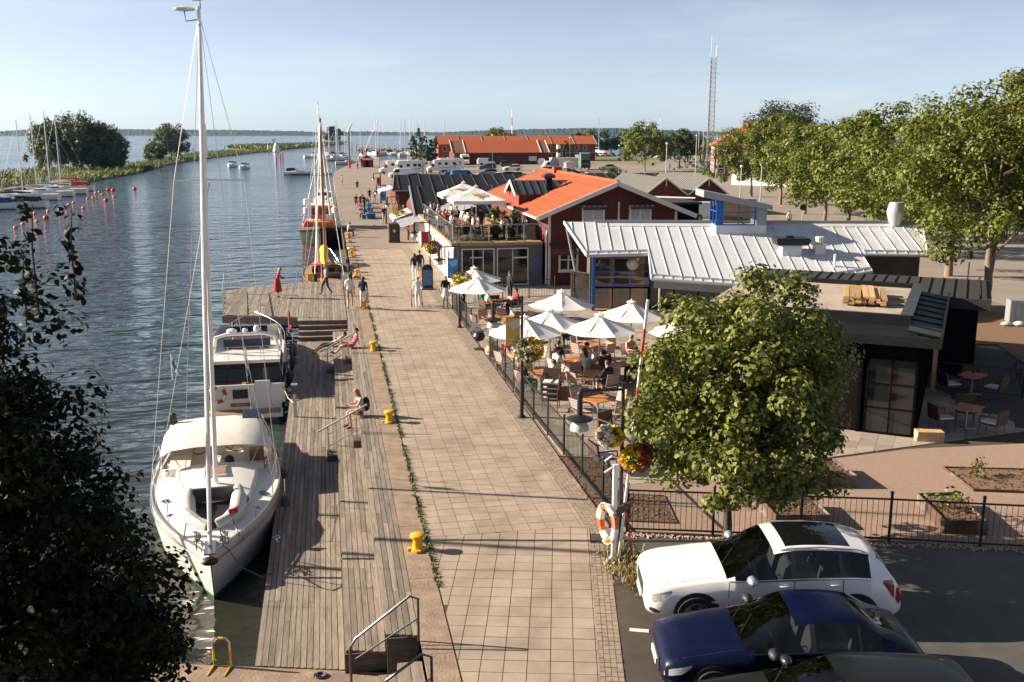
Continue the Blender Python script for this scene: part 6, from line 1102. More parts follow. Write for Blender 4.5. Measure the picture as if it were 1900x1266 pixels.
def car(kind, label, loc, rz, paint, group=None, hero=False, name='parked_car', cat='car'):
    c, ms = CARS[kind], CM[kind]; t = thing(name, label, cat, loc, rz, group); W = c['W'] / 2; L = c['L']
    for k, me in ms.items():
        if isinstance(k, tuple):
            o = put(me, k[0], t)
            if k[0] == 'body': recolor(o, {0: paint})
            elif hero and k[0] != 'door_pillar' and k[0] != 'sunroof': recolor(o, {0: 'cartint'})
    for x in c['ax']:
        for s in (-1, 1):
            put(ms['arch'], 'wheel_arch', t, (x, s * (W * .985), c['r'] + .02), rot=(R(90) * s, 0, 0))
            w_ = put(ms['tyre'], 'wheel', t, (x, s * (W - .08), c['r']), rot=(R(-90) * s, 0, 0)); rmo = put(ms['rim'], 'rim', w_)
    zt = interp(c['top'], .15)
    for s in (-1, 1):
        patch(c, s, (.03, .14, .3, .46), ((3.25, 3.8), (3.3, 3.95), (3.45, 4.0), (3.85, 4.02))).build('headlight', 'lightglass', t, True)
        patch(c, s, (L - .42, L - .25, L - .1, L - .02), ((3.9, 4.05), (3.3, 4.25), (2.9, 4.25), (2.9, 4.2)) if kind == 'suv' else ((3.6, 3.8), (3.3, 3.9), (3.2, 3.95), (3.2, 3.95))).build('tail_light', 'taillight', t, True)
    MB().box(-.012, .03, -.42, .42, -.13, .1).build('grille', 'trim', t, loc=(.0, 0, zt - .27)); MB().box(-.03, .0, -.26, .26, -.055, .055).build('number_plate', 'plate', t, loc=(-.012, 0, c['zb'] + .2))
    if hero:
        x0, x1, bz = c['ws'][0] - .02, c['side'][-1][1], interp(c['belt'], 2.2)
        MB().box(x0, x1 + .25, -W * .93, W * .93, c['zb'] + .06, bz - .28).build('cabin_floor', 'trim', t); MB().loft([[(x, -W * .9, z), (x, W * .9, z), (x, W * .8, z - .25), (x, -W * .8, z - .25)] for x, z in ((x0 - .1, bz - .06), (x0 + .45, bz - .02))]).build('dashboard', 'trim', t); MB().tube([(x0 + .52, -.36 + .17 * math.cos(a), bz - .02 + .17 * math.sin(a)) for a in np.linspace(0, 6.283, 15)], .016, 6).build('steering_wheel', 'trim', t)
        for sx in (x0 + 1.05, x0 + 1.85):
            for y in (-.36, .36): MB().loft([[(sx + d, y - .22, z), (sx + d, y + .22, z), (sx + d + .12, y + .22, z), (sx + d + .12, y - .22, z)] for d, z in ((0, bz - .4), (.1, bz + .1), (.17, bz + .18))]).ball((sx + .2, y, bz + .27), .1, 8, 5, (.5, 1.2, .9)).build('car_seat', 'seatgrey', t)
        ms_ = 'carsilver' if paint == 'carwhite' else ('trim' if paint == 'carblue' else 'carblack')
        for s in (-1, 1):
            xm = c['ws'][0] + .42; bz = interp(c['belt'], xm)
            mo = MB().ball((0, 0, 0), .13, 10, 6, (.75, 1.15, .7)).build('wing_mirror', ms_, t, True, loc=(xm, s * (W + .1), bz + .08)); MB().box(-.03, .03, -.1, .02, -.06, 0).build('mirror_stalk', 'trim', mo)
            for x in [c['side'][0][0] - .12, c['side'][0][1] + .04, c['side'][1][1] + .04]: patch(c, s, (x, x + .014), ((1.9, 3.97), (1.9, 3.97)), .003).build('door_seam', 'trim', t)
            for x in (c['side'][0][1] - .25, c['side'][1][1] - .22): q = [surf(c, x + d, 3.72, o) for d, o in ((0, 0), (.05, .035), (.16, .035), (.21, 0))]; MB().tube([(a, s * b, e) for a, b, e in q], .013, 6).build('door_handle', paint, t, True)
            patch(c, s, np.linspace(c['side'][0][0] - .1, c['side'][-1][1] + .02, 9), [(3.95, 4.04)] * 9, .006).build('window_trim', 'steel' if kind == 'suv' else 'trim', t); patch(c, s, np.linspace(.5, L - .5, 9), [(1.0, 1.55)] * 9, .006).build('sill_trim', 'trim', t); patch(c, s, (.06, .14, .24), ((1.9, 2.5), (1.9, 2.6), (2.1, 2.4))).build('fog_recess', 'trim', t)
            patch(c, s, np.linspace(.2, c['ws'][0] - .08, 7), [(5.35, 5.41)] * 7, .002).build('bonnet_seam', 'trim', t)
        if kind == 'suv':
            for s in (-1, 1): MB().tube([(q[0], s * q[1], q[2]) for q in (surf(c, x, 5.4, o) for x, o in ((2.45, .0), (2.6, .03), (3.2, .03), (3.85, .03), (4.0, .0)))], .016, 6).build('roof_rail', 'carsilver', t, True)
        for y in (-.3, .25): MB().bar((c['ws'][0] + .02, y, interp(c['top'], c['ws'][0]) + .02), (c['ws'][0] + .3, y + .45, interp(c['top'], c['ws'][0] + .3) + .025), .012, .01).build('wiper', 'trim', t)
    if hero: t.scale = (1, 1, .94)
    return t
car('suv', 'white estate SUV with black panoramic roof parked by the black fence', (5.62, 16.95, 0), R(-11), 'carwhite', None, True)
car('hatch', 'dark blue older hatchback parked between the white SUV and the dark car', (5.15, 14.62, 0), R(-11), 'carblue', None, True)
car('wagon', 'dark grey car at the bottom edge, mostly its roof in view', (4.75, 12.45, 0), R(-11), 'cardark', None, True)
def motorhome(label, loc, rz, L=7, alc=True):
    t = thing('motorhome', label, 'motorhome', loc, rz, 'motorhomes on the quay parking')
    MB().loft([[(x, s * w_, z) for s, z in ((-1, .45), (-1, zt - .25), (-.9, zt), (.9, zt), (1, zt - .25), (1, .45))] for x, w_, zt in ((1.6, 1.1, 2.95 if alc else 2.75), (1.9, 1.13, 3.0 if alc else 2.85), (L - .3, 1.13, 3.0), (L, 1.08, 2.85))]).build('living_box', 'gel', t, 30)
    MB().loft([[(x, s * w_, z) for s, z in ((-1, .4), (-1, zt - .2), (-.85, zt), (.85, zt), (1, zt - .2), (1, .4))] for x, w_, zt in ((0, .8, .95), (.15, .95, 1.2), (.85, 1.0, 1.45), (1.7, 1.0, 2.3))]).build('cab', 'gel', t, 30)
    if alc: MB().loft([[(x, s * 1.1, z) for s, z in ((-1, zb), (-1, zt - .2), (-.9, zt), (.9, zt), (1, zt - .2), (1, zb))] for x, zb, zt in ((.55, 2.3, 2.65), (.9, 2.2, 2.95), (1.7, 2.2, 3.0))]).build('overcab', 'gel', t, 30)
    for s in (-1, 1):
        MB().quad((.85, s * 1.005, 1.35), (1.6, s * 1.005, 1.35), (1.6, s * 1.0, 2.0), (1.25, s * 1.0, 2.0)).build('cab_window', 'carglass', t)
        for x in (2.5, 4.0, L - 1.5): MB().box(x, x + .7, s * 1.14 - .012, s * 1.14 + .012, 1.75, 2.3).build('window', 'carglass', t)
        MB().add([(2.4, s * 1.145, 1.0), (L - 1, s * 1.145, 1.25), (L - .4, s * 1.145, 1.9), (L - .6, s * 1.145, 1.9), (L - 1.2, s * 1.145, 1.35), (2.4, s * 1.145, 1.1)], [(0, 1, 2, 3, 4, 5)]).build('side_stripe', 'cargrey', t)
        for x in (.85, L - 1.8): w_ = put(CM['van']['tyre'], 'wheel', t, (x, s * 1.02, .34), rot=(R(-90) * s, 0, 0)); put(CM['van']['rim'], 'rim', w_)
    MB().quad((.86, -.85, 1.47), (.86, .85, 1.47), (1.62, .85, 2.25), (1.62, -.85, 2.25)).build('windscreen', 'carglass', t); MB().box(3.0, 3.6, -.3, .3, 3.0, 3.12).build('roof_light', 'gel', t); return t
motorhome('white motorhome with swoosh graphics, largest of those left of the parked cars', (G(790, 320)[0], 229, 0), R(2), 7.4, False)
motorhome('white coachbuilt motorhome behind the one with swoosh graphics', (G(803, 316)[0], 239, 0), R(4), 6.8, True)
motorhome('long white motorhome by the red banner with dark upper band', (11.5, 224, 0), R(4), 8.5, False); motorhome('white motorhome with rounded overcab front beside the black roof', (14.4, 219, 0), R(8), 6.5, True); motorhome('white motorhome parked by the dark red warehouse end', (G(850, 303)[0], 281, 0), R(90), 6.5, False)
far = [('van', 'white camper van nearest the black roof edge', 745, 331, 5, 'carwhite'), ('wagon', 'pale blue car parked beside the white camper van', 762, 336, 8, 'carsilver'), ('van', 'bright blue van with red lettering panel in the car row', 862, 335, 185, 'carazure'), ('hatch', 'dark red car half hidden left of the bright blue van', 833, 333, 92, 'carred'), ('wagon', 'black car at the left end of the car row', 826, 329, 95, 'carblack'), ('hatch', 'crimson car in front of the bright blue van', 880, 340, 5, 'carred'),
       ('wagon', 'dark estate car behind the bright blue van', 905, 327, 10, 'cargrey'), ('hatch', 'white car in the middle of the car row', 922, 334, 15, 'carwhite'), ('wagon', 'black estate right of the white car in the row', 938, 333, 12, 'carblack'), ('hatch', 'dark car at the right end of the car row', 958, 333, 15, 'carblack'), ('hatch', 'steel blue car at the front of the car row', 948, 339, 10, 'cargrey'),
       ('wagon', 'white estate car driving past the dark red warehouse', 952, 317, 2, 'carwhite'), ('suv', 'black SUV beside the warehouse wall behind the white estate', 945, 310, 178, 'carblack'), ('wagon', 'dark car under the bushes left of the white estate', 905, 315, 4, 'carblack'), ('van', 'white van by the warehouse wall', 903, 307, 180, 'carwhite'), ('hatch', 'silver hatchback alone in the open near the weedy bank', 1130, 316, 0, 'carsilver'),
       ('wagon', 'dark car left of the two satellite dishes', 1010, 322, 8, 'cargrey'), ('van', 'small white van with blue lettering behind the orange ridge', 1048, 329, 180, 'carwhite'), ('wagon', 'dark car right of the small white van', 1068, 328, 175, 'carblack'), ('van', 'old olive green van behind the orange ridge', 1112, 340, 180, 'carolive'), ('wagon', 'dark blue car in front of the olive green van', 1130, 345, 178, 'cargrey'), ('hatch', 'blue grey car behind the olive green van', 1093, 331, 100, 'cargrey'),
       ('hatch', 'dark car parked against the far balconied building, left', 1058, 309, 200, 'carazure'), ('hatch', 'dark car parked against the far balconied building, right', 1072, 309, 200, 'carblack'), ('wagon', 'black car at the left end of the far tree lined car park', 1107, 291, 90, 'carblack'), ('hatch', 'white car in the far tree lined car park', 1115, 291, 90, 'carwhite'), ('hatch', 'red car in the far tree lined car park', 1125, 291, 90, 'carred'), ('wagon', 'black car right of the red one in the far car park', 1138, 291, 90, 'carblack'),
       ('hatch', 'dark blue car near the bright street tree', 1157, 291, 170, 'carazure'), ('hatch', 'orange red car near the bright street tree', 1163, 294, 160, 'carred'), ('hatch', 'white car under the roadside trees, first from left', 1220, 294, 90, 'carwhite'), ('hatch', 'red car under the roadside trees, second from left', 1234, 294, 90, 'carred'), ('hatch', 'pale car under the roadside trees, third from left', 1247, 294, 90, 'carsilver'), ('wagon', 'dark estate under the roadside trees, fourth from left', 1257, 296, 30, 'cargrey'),
       ('van', 'white delivery van parked behind the lantern tower', 1322, 411, 180, 'carwhite')]
for k, lab, px, py, rz, col in far:
    x, y, _ = G(px, py); cc, ss = math.cos(R(rz)), math.sin(R(rz)); L = CARS[k]['L']; car(k, lab, (x - cc * L / 2, y + 1 - ss * L / 2, 0), R(rz), col, 'cars parked in the harbour car parks', name='parked_van' if k == 'van' else 'parked_car', cat='van' if k == 'van' else 'car')
# box lorry and green truck
t = thing('box_lorry', 'white lorry with a long pale box body by the satellite dishes', 'lorry', (G(1006, 318)[0], 233, 0), R(0)); MB().loft([[(x, s * .95, z) for s, z in ((-1, .5), (-1, zt), (1, zt), (1, .5))] for x, zt in ((0, 1.1), (.5, 1.4), (1.2, 2.3), (2, 2.4))]).build('cab', 'carwhite', t); MB().box(2.1, 8.5, -1.15, 1.15, .9, 3.1).build('box_body', 'cream', t); MB().quad((.55, -.96, 1.45), (1.8, -.96, 1.45), (1.8, -.96, 2.1), (1.1, -.96, 2.1)).build('cab_window', 'carglass', t)
for x in (1.0, 6.5):
    for s in (-1, 1): put(CM['suv']['tyre'], 'wheel', t, (x, s * .95, .4), rot=(R(-90) * s, 0, 0))
t = thing('green_truck', 'tall grey green truck seen from its front end', 'truck', (G(1088, 316)[0], 238, 0), R(88)); MB().box(0, 2, -1.2, 1.2, .6, 2.5).build('cab', 'cargreen', t); MB().loft([[(x, s * 1.15, z) for s, z in ((-1, 2.5), (-1, zt), (1, zt), (1, 2.5))] for x, zt in ((.2, 2.6), (.5, 3.9), (2.2, 4.2))]).build('roof_fairing', 'cargreen', t); MB().box(-.02, .0, -1.05, 1.05, 1.6, 2.4).build('windscreen', 'carglass', t); MB().box(-.06, -.02, -1.1, 1.1, .5, 1.3).build('grille', 'trim', t); MB().box(2.1, 7, -1.2, 1.2, 1, 3.6).build('load_box', 'cargreen', t)
for x in (1.0, 5.5):
    for s in (-1, 1): put(CM['suv']['tyre'], 'wheel', t, (x, s * 1.0, .45), rot=(R(-90) * s, 0, 0))
# ------------------------------------------------------------------ street furniture, fences, terrace
mat('postblack', (.012, .013, .015), .45, var=.1); mat('shade', (.50, .50, .47), .5, var=.06); mat('bollard', (.72, .40, .01), .45, var=.12, vs=4, c2=(.55, .28, .01), c2s=2); mat('bannerblue', (.02, .16, .46), .7, var=.08); mat('bannerred', (.50, .03, .09), .7, var=.08); mat('banneryellow', (.62, .40, .06), .7, var=.08); mat('umbrella', (.82, .79, .74), .8, var=.03, vs=2); mat('corten', (.10, .055, .035), .85, .2, var=.3, vs=4, c2=(.2, .19, .18), c2s=1.5); mat('sofablack', (.02, .016, .013), .8, var=.2); mat('cushion', (.6, .57, .55), .85, var=.08); mat('tableorange', (.42, .17, .045), .55, var=.25, vs=4, stretch=(8, 1, 8)); mat('rattan', (.09, .05, .03), .8, var=.4, vs=30, bump=.6, bs=50); mat('beigepot', (.42, .30, .18), .8, var=.1); mat('pinkstone', (.38, .26, .21), .95, var=.3, vs=15, pv=.4); mat('umbrellatan', (.5, .36, .2), .8)
def stripemat():
    m = bpy.data.materials.new('stripes'); m.use_nodes = True; t = m.node_tree; b = t.nodes['Principled BSDF']; N, L = t.nodes.new, t.links.new; b.inputs['Roughness'].default_value = .85
    co = N('ShaderNodeTexCoord'); sp = N('ShaderNodeSeparateXYZ'); L(co.outputs['Object'], sp.inputs[0]); ad = N('ShaderNodeMath'); ad.operation = 'ADD'; L(sp.outputs['Z'], ad.inputs[0]); L(sp.outputs['Y'], ad.inputs[1]); mu = N('ShaderNodeMath'); mu.operation = 'MULTIPLY'; mu.inputs[1].default_value = 4.6; L(ad.outputs[0], mu.inputs[0]); fr = N('ShaderNodeMath'); fr.operation = 'FRACT'; L(mu.outputs[0], fr.inputs[0])
    r = N('ShaderNodeValToRGB'); r.color_ramp.interpolation = 'CONSTANT'; cols = [(.6, .55, .48), (.5, .06, .05), (.65, .35, .05), (.08, .1, .25), (.6, .55, .48), (.45, .1, .12), (.1, .25, .3), (.6, .3, .15)]
    e = r.color_ramp.elements; e[0].position = 0; e[0].color = (*cols[0], 1); e[1].position = .125; e[1].color = (*cols[1], 1)
    for i in range(2, 8): q = e.new(i / 8); q.color = (*cols[i], 1)
    L(fr.outputs[0], r.inputs[0]); L(r.outputs[0], b.inputs['Base Color']); M['stripes'] = m
stripemat()
# --- terrace paving
tp = struct(MB().prism([(6.24, 21.3), (8, 22.4), (16, 23.2), (30, 20), (30, 33), (12.6, 57.4), (6.24, 57.4)], -.03, .004).build('terrace_paving', 'joint'), 'terrace paved with pale rectangular slabs')
an = R(-35); ca, sa = math.cos(an), math.sin(an); cells = []
for i in range(-40, 40):
    for j in range(-60, 60):
        u, v = i * .47, (j + .5 * (i % 2)) * .7; x, y = 12 + ca * u - sa * v, 34 + sa * u + ca * v
        if y > 20 and x > 5.5 and x < 21: cells.append((x, y, .463, .693, an))
e1 = Vector((16.2 - 6.3, 23.4 - 21.6, 0)).normalized(); n1 = (-e1.y, e1.x)
paving(tp, 'paving_slab', 'paving_slabs', cells, [(1, 0, 6.26), (n1[0], n1[1], n1[0] * 6.3 + n1[1] * 23.3), (0, -1, -57.2), (-1, 0, -21)], 260, 'paver', .03, .03)
sheet('soil_and_shade', [G(*p)[:2] for p in ((1765, 588), (1830, 575), (1930, 598), (1960, 720), (1850, 640), (1760, 640))], .034, 'soil', 'dark bare soil under the lime trees beside the annex, also standing in for deep shade')  # dark soil sheet also stands in for the deep shade of annex and limes
gp = [(6.3, 20.55), (12.02, 18.98), (14.4, 18.2), (22, 15.8), (24, 24.6), (16.2, 24.9), (6.3, 23.3)]
sheet('gravel_yard', gp, .03, 'redgravel', 'pinkish gravel yard between the planters and the fence')
pts = []; random.seed(2); mb = MB()
for k in range(900):
    t = random.random(); x = 6.4 + t * 9.5; y = 20.42 - (x - 6.4) * .285 + random.gauss(0, .07); mb.ball((x, y, .01), random.uniform(.02, .045), 4, 3, (1, 1, .6))
o = mb.build('edging_stones', 'pinkstone'); tag(o, 'strip of pink edging stones under the car park fence', 'stones', kind='stuff')
# --- fences with posts and bars
BARM = {}
def fence(label, pts, h=1.02, post=1.75, step=.115, m='postblack', ph=1.15, br=.007, name='bar_fence'):
    t = thing(name, label, 'fence', pts[0]); o0 = Vector(pts[0])
    kb = (round(h, 2), br)
    if kb not in BARM: BARM[kb] = MB().cyl((0, 0, .1), (0, 0, h - .02), br, n=4).mesh('bar', m)
    if 'post' not in BARM: BARM['post'] = MB().cyl((0, 0, 0), (0, 0, ph), .032, n=8).ball((0, 0, ph + .02), .042, 8, 5).mesh('post', m)
    for a, b in zip(pts[:-1], pts[1:]):
        a, b = Vector(a) - o0, Vector(b) - o0; L = (b - a).length; n = max(1, round(L / post))
        for k in range(n + (b == Vector(pts[-1]) - o0)): put(BARM['post'], 'post', t, a.lerp(b, k / n))
        for z in (.1, h): MB().bar(a + Vector((0, 0, z)), b + Vector((0, 0, z)), .03, .035).build('rail', m, t)
        k = step
        while k < L - .04: put(BARM[kb], 'bar', t, a.lerp(b, k / L)); k += step
    return t
fence('black bar fence along the promenade side of the terrace', [(6.17, 38.4, 0), (6.22, 30, 0), (6.45, 20.55, 0)], step=.13)
fence('black bar fence between the car park and the gravel yard', [(6.45, 20.55, 0), (12.02, 18.95, 0), (13.84, 18.32, 0), (15.6, 17.75, 0)], step=.12)
fence('short black fence corner beside the entrance to the terrace', [(6.2, 42.2, 0), (6.17, 50.6, 0)], step=.16)
fence('black bar fence across the back of the terrace by the pub', [(6.2, 50.8, 0), (9.2, 52.8, 0), (12.2, 53.2, 0)], step=.16)
fence('black bar fence in the shade right of the black annex', [(20.6, 31.2, 0), (24.5, 28.4, 0), (26.5, 25, 0)], step=.16)
# --- planter beds
def planter(label, pts, h, soil, name='steel_planter', seedn=5, plants=0, pm='leaf_maple'):
    c = Vector((sum(p[0] for p in pts) / len(pts), sum(p[1] for p in pts) / len(pts), 0)); t = thing(name, label, 'planter', c); P_ = [(p[0] - c.x, p[1] - c.y) for p in pts]
    for a, b in zip(P_, P_[1:] + P_[:1]): MB().bar((a[0], a[1], h / 2), (b[0], b[1], h / 2), .02, h).build('side_plate', 'corten', t)
    nx = 14; mb = MB(); mb.prism([(x * .99, y * .99) for x, y in P_], 0, soil); mb.build('soil', 'soil', t)
    m2 = MB(); xs = [p[0] for p in P_]; ys = [p[1] for p in P_]
    for _ in range(260):
        x, y = random.uniform(min(xs), max(xs)), random.uniform(min(ys), max(ys))
        if inpoly(x, y, [(a * .93, b * .93) for a, b in P_]): m2.ball((x, y, soil), random.uniform(.02, .06), 4, 3, (1.3, 1, .5))
    o = m2.build('bark_chips', 'soil', t); o['kind'] = 'stuff'
    for k in range(plants):
        x, y = random.uniform(min(xs) * .5, max(xs) * .5), random.uniform(min(ys) * .5, max(ys) * .5)
        C = np.array([(x + rg.normal() * .12, y + rg.normal() * .12, soil + .1 + .3 * rg.random()) for _ in range(7)]); V, F = leaves(C, np.full(7, .12), 8, .1, rg); put(arrmesh('seedling', V, F, [pm]), 'seedling', t)['kind'] = 'stuff'
    return t
planter('raised steel planter with a few seedlings beside the car park fence', [G(1703, 915, .36)[:2], G(1772, 913, .36)[:2], G(1832, 967, .36)[:2], G(1754, 965, .36)[:2]], .36, .29, plants=2)
planter('low wide bark bed with one shrub at the right edge', [G(1750, 872)[:2], G(1905, 876)[:2], G(1915, 918)[:2], G(1806, 914)[:2]], .1, .06, plants=2)
planter('long bark bed inside the fence corner by the promenade', [G(1034, 850)[:2], G(1122, 855)[:2], G(1157, 975)[:2], G(1130, 980)[:2]], .08, .05)
planter('small bark bed along the inside of the car park fence', [G(1166, 920)[:2], G(1232, 923)[:2], G(1256, 974)[:2], G(1166, 970)[:2]], .06, .04)
planter('raised steel planter half hidden behind the maple', [G(1440, 850, .36)[:2], G(1545, 850, .36)[:2], G(1590, 882, .36)[:2], G(1490, 882, .36)[:2]], .36, .29, plants=1)
planter('raised steel planter behind the white car roof', [G(1405, 915, .36)[:2], G(1500, 915, .36)[:2], G(1540, 955, .36)[:2], G(1440, 955, .36)[:2]], .36, .29)
# weeds by the barrier
pts = [(5.9 + random.gauss(0, .22), 18.75 + random.gauss(0, .55), 0, .08) for _ in range(230)]; V, F = tufts(pts, 5, .012, .16); o = put(arrmesh('dry_weeds', V, F, ['dry']), 'dry_weeds'); tag(o, 'patch of dry weeds at the foot of the barrier post', 'weeds', kind='stuff')
# --- lamp posts with banner and flower basket
def basket(label, loc, r, cols, loc_on=None):
    t = thing('hanging_flower_basket', label, 'flower basket', loc); MB().lathe([(.03, -r * .9), (r * .45, -r * .75), (r * .6, -r * .3), (r * .62, -.05)], 12).build('basket', 'postblack', t)
    C = rg.normal(size=(70, 3)); C /= np.linalg.norm(C, axis=1)[:, None]; C *= np.array([r, r, r * .75]) * .8; V, F = leaves(C, np.full(70, r * .3), 14, .075, rg); put(arrmesh('foliage', V, F, ['leaf_maple']), 'foliage', t)['kind'] = 'stuff'
    for q, (m_, f, sec) in enumerate(cols):
        C = rg.normal(size=(f, 3)); C /= np.linalg.norm(C, axis=1)[:, None]
        if sec: C[:, 0] = np.abs(C[:, 0]) * sec
        C = C * np.array([r, r, r * .75]) * 1.0; V, F = leaves(C, np.full(f, .05), 3, .075, rg, 1, .2, .95); put(arrmesh('flowers', V, F, [m_]), 'flowers', t)['kind'] = 'stuff'
    for k in range(3): a = k * 2.1; MB().cyl((math.cos(a) * r * .6, math.sin(a) * r * .6, 0), (0, 0, r * 1.3), .006, n=4).build('chain', 'postblack', t)
    return t
def lamp_post(label, x, y, h, banner=None, arm=.92, blabel=None, lines=('Sjöstaden', 'Mariestad'), lamp=True):
    t = thing('lamp_post', label, 'lamp post', (x, y, 0)); MB().lathe([(.13, 0), (.13, .04), (.065, .1), (.06, 1.2), (.045, 1.3), (.04, h)], 10).build('pole', 'postblack', t, smooth=40)
    if lamp:
        MB().tube([(0, 0, h - .15), (-arm, 0, h - .15)], .03, 8).tube([(-.02, 0, h - .02), (-arm * .75, 0, h - .14)], .01, 5).build('arm', 'postblack', t)
        MB().lathe([(.06, -.55), (.06, -.05), (.03, 0)], 10, (-arm, 0, h - .15)).build('lamp_stem', 'postblack', t); MB().lathe([(.27, -.6), (.27, -.57), (.06, -.5)], 18, (-arm, 0, h - .15)).build('lamp_disc', 'postblack', t); MB().lathe([(.2, -.82), (.19, -.74), (.13, -.64), (.09, -.6)], 16, (-arm, 0, h - .15), capb=True).build('lamp_shade', 'shade', t, smooth=True)
    if banner:
        bz = h - 1.15; b = thing('banner', blabel, 'banner', (x, y, bz)); MB().box(-.52, -.06, -.006, .006, -.45, .45).build('cloth', banner, b)
        for z in (-.46, .46): MB().cyl((-.54, 0, z), (0, 0, z), .012, n=6).build('banner_rod', 'postblack', b)
        for q, s_ in enumerate(lines): lettering(s_, b, (-.29, -.009, -.27 - q * .1), .085, 'white')
        MB().add([(-.52, -.008, .3), (-.06, -.008, .42), (-.06, -.008, .2), (-.3, -.008, .05)], [(0, 1, 2, 3)]).build('banner_print', {'bannerblue': 'skyblue', 'bannerred': 'red', 'banneryellow': 'cream'}[banner], b)
    return t
lamp_post('black lamp post beside the barrier, nearest of the row', 5.87, 19.2, 3.9)
lamp_post('black lamp post with yellow banner and full flower ball, second of the row', 5.87, 30.2, 3.95, 'banneryellow', blabel='yellow banner with white lettering on the second lamp post')
lamp_post('black lamp post with large blue banner, third of the row', 5.87, 45.5, 3.95, 'bannerblue', blabel='large blue banner with white lettering on the third lamp post')
lamp_post('black lamp post with red banner by the pub corner, fourth of the row', 5.87, 58.8, 3.9, 'bannerred', blabel='red banner with white lettering by the pub corner')
lamp_post('black lamp post with yellow banner near the bin, fifth of the row', 5.75, 83, 3.9, 'banneryellow', blabel='yellow banner near the black bin, fifth along the row')
lamp_post('black lamp post with blue banner, sixth of the row', 5.75, 101, 3.9, 'bannerblue', blabel='smaller blue banner on the sixth lamp post')
lamp_post('lamp post with red banner far along the promenade', 6.9, 132, 3.9, 'bannerred', blabel='red banner above the blue planter benches')
lamp_post('tall pole with yellow and red banners by the long motorhome', 8.9, 172, 6.5, 'bannerred', blabel='red banner hung low before the long motorhome', lamp=False)
basket('flower ball of white and yellow blooms under the yellow banner', (6.05, 30.1, 2.25), .5, [('petal_yellow', 150, 1), ('petal_white', 110, -1)])
basket('yellow flower basket below the blue banner', (5.98, 45.4, 2.3), .45, [('petal_yellow', 160, 0)])
basket('yellow and orange flower basket below the red banner by the pub', (6.0, 58.7, 2.3), .5, [('petal_yellow', 90, -1), ('petal_red', 110, 1)])
basket('yellow flower basket by the fifth lamp post', (5.95, 82.9, 2.3), .5, [('petal_yellow', 160, 0)])
basket('white and yellow flower basket on the nearest lamp post, upper of two', (5.62, 19.25, 2.75), .27, [('petal_yellow', 150, 1), ('petal_white', 120, -1)])
basket('red and yellow flower basket on the nearest lamp post, lower of two', (6.15, 19.1, 2.3), .33, [('petal_red', 190, 1), ('petal_yellow', 120, -1)])
# --- barrier and life ring
BR = thing('raised_barrier', 'raised red and white road barrier boom leaning over the terrace', 'barrier', (5.68, 19.0, 0))
MB().box(-.045, .045, -.04, .04, 0, 2.2).build('housing_post', 'white', BR); MB().add([(-.2, -.05, 0), (.02, -.05, 0), (.02, -.05, .25), (-.2, .05, 0), (.02, .05, 0), (.02, .05, .25)], [(0, 1, 2), (5, 4, 3), (0, 2, 5, 3), (1, 4, 5, 2)]).build('foot_bracket', 'alu', BR)
p0, p1 = Vector((.12, 0, .1)), Vector((.72, .35, 5.6))
for k in range(9): MB().bar(p0.lerp(p1, k / 9), p0.lerp(p1, (k + .985) / 9), .05, .045).build('boom_band', 'white' if k in (0, 1, 2, 4, 6, 8) else 'red', BR)
MB().bar((-.05, -.05, 1.1), (.35, .05, 1.3), .12, .12).build('hinge', 'darksteel', BR); MB().tube([(.2, 0, 1.35), (.32, .05, .9), (.42, .1, .2)], .02, 5).build('red_strap', 'red', BR)
for z in (2.15, 2.4): MB().tube([(-.25, -.05, z - .1), (-.1, -.05, z), (.1, 0, z - .08)], .02, 6).build('hook', 'white', BR)
LR = thing('life_ring', 'orange and white life ring hanging on the barrier post', 'life ring', (5.52, 18.92, .95)); lr = [(0, .30 * math.cos(a), .36 * math.sin(a)) for a in np.linspace(0, 2 * math.pi, 25)]; mb = MB()
for k in range(24): mb.tube(lr[k:k + 2], .075, 8, m=0 if (k // 3) % 2 else 1)
mb.build('ring', ['orange', 'white'], LR, smooth=True); MB().tube([(-.06, .38 * math.cos(a), .44 * math.sin(a)) for a in np.linspace(0, 5, 16)], .012, 5).build('grab_line', 'white', LR)
LR.rotation_euler = (0, 0, R(14))
# --- yellow bollards
BM_ = MB().lathe([(.17, 0), (.165, .03), (.115, .06), (.10, .22), (.12, .27), (.16, .3), (.165, .35), (.14, .37)], 16).mesh('bollard', 'bollard', 40); BM2 = MB().bar((-.22, 0, .03), (.22, 0, .03), .1, .05).bar((0, -.22, .03), (0, .22, .03), .1, .05).mesh('base', 'bollard')
for i, y in enumerate((20.45, 30.45, 41.2, 51.7, 64, 75, 88)):
    t = thing('mooring_bollard', f'yellow mooring bollard on the quay edge, {ORD[i]} from the near end', 'bollard', (1.66, y, 0), 0, 'yellow mooring bollards'); put(BM_, 'head', t); put(BM2, 'base_plate', t)
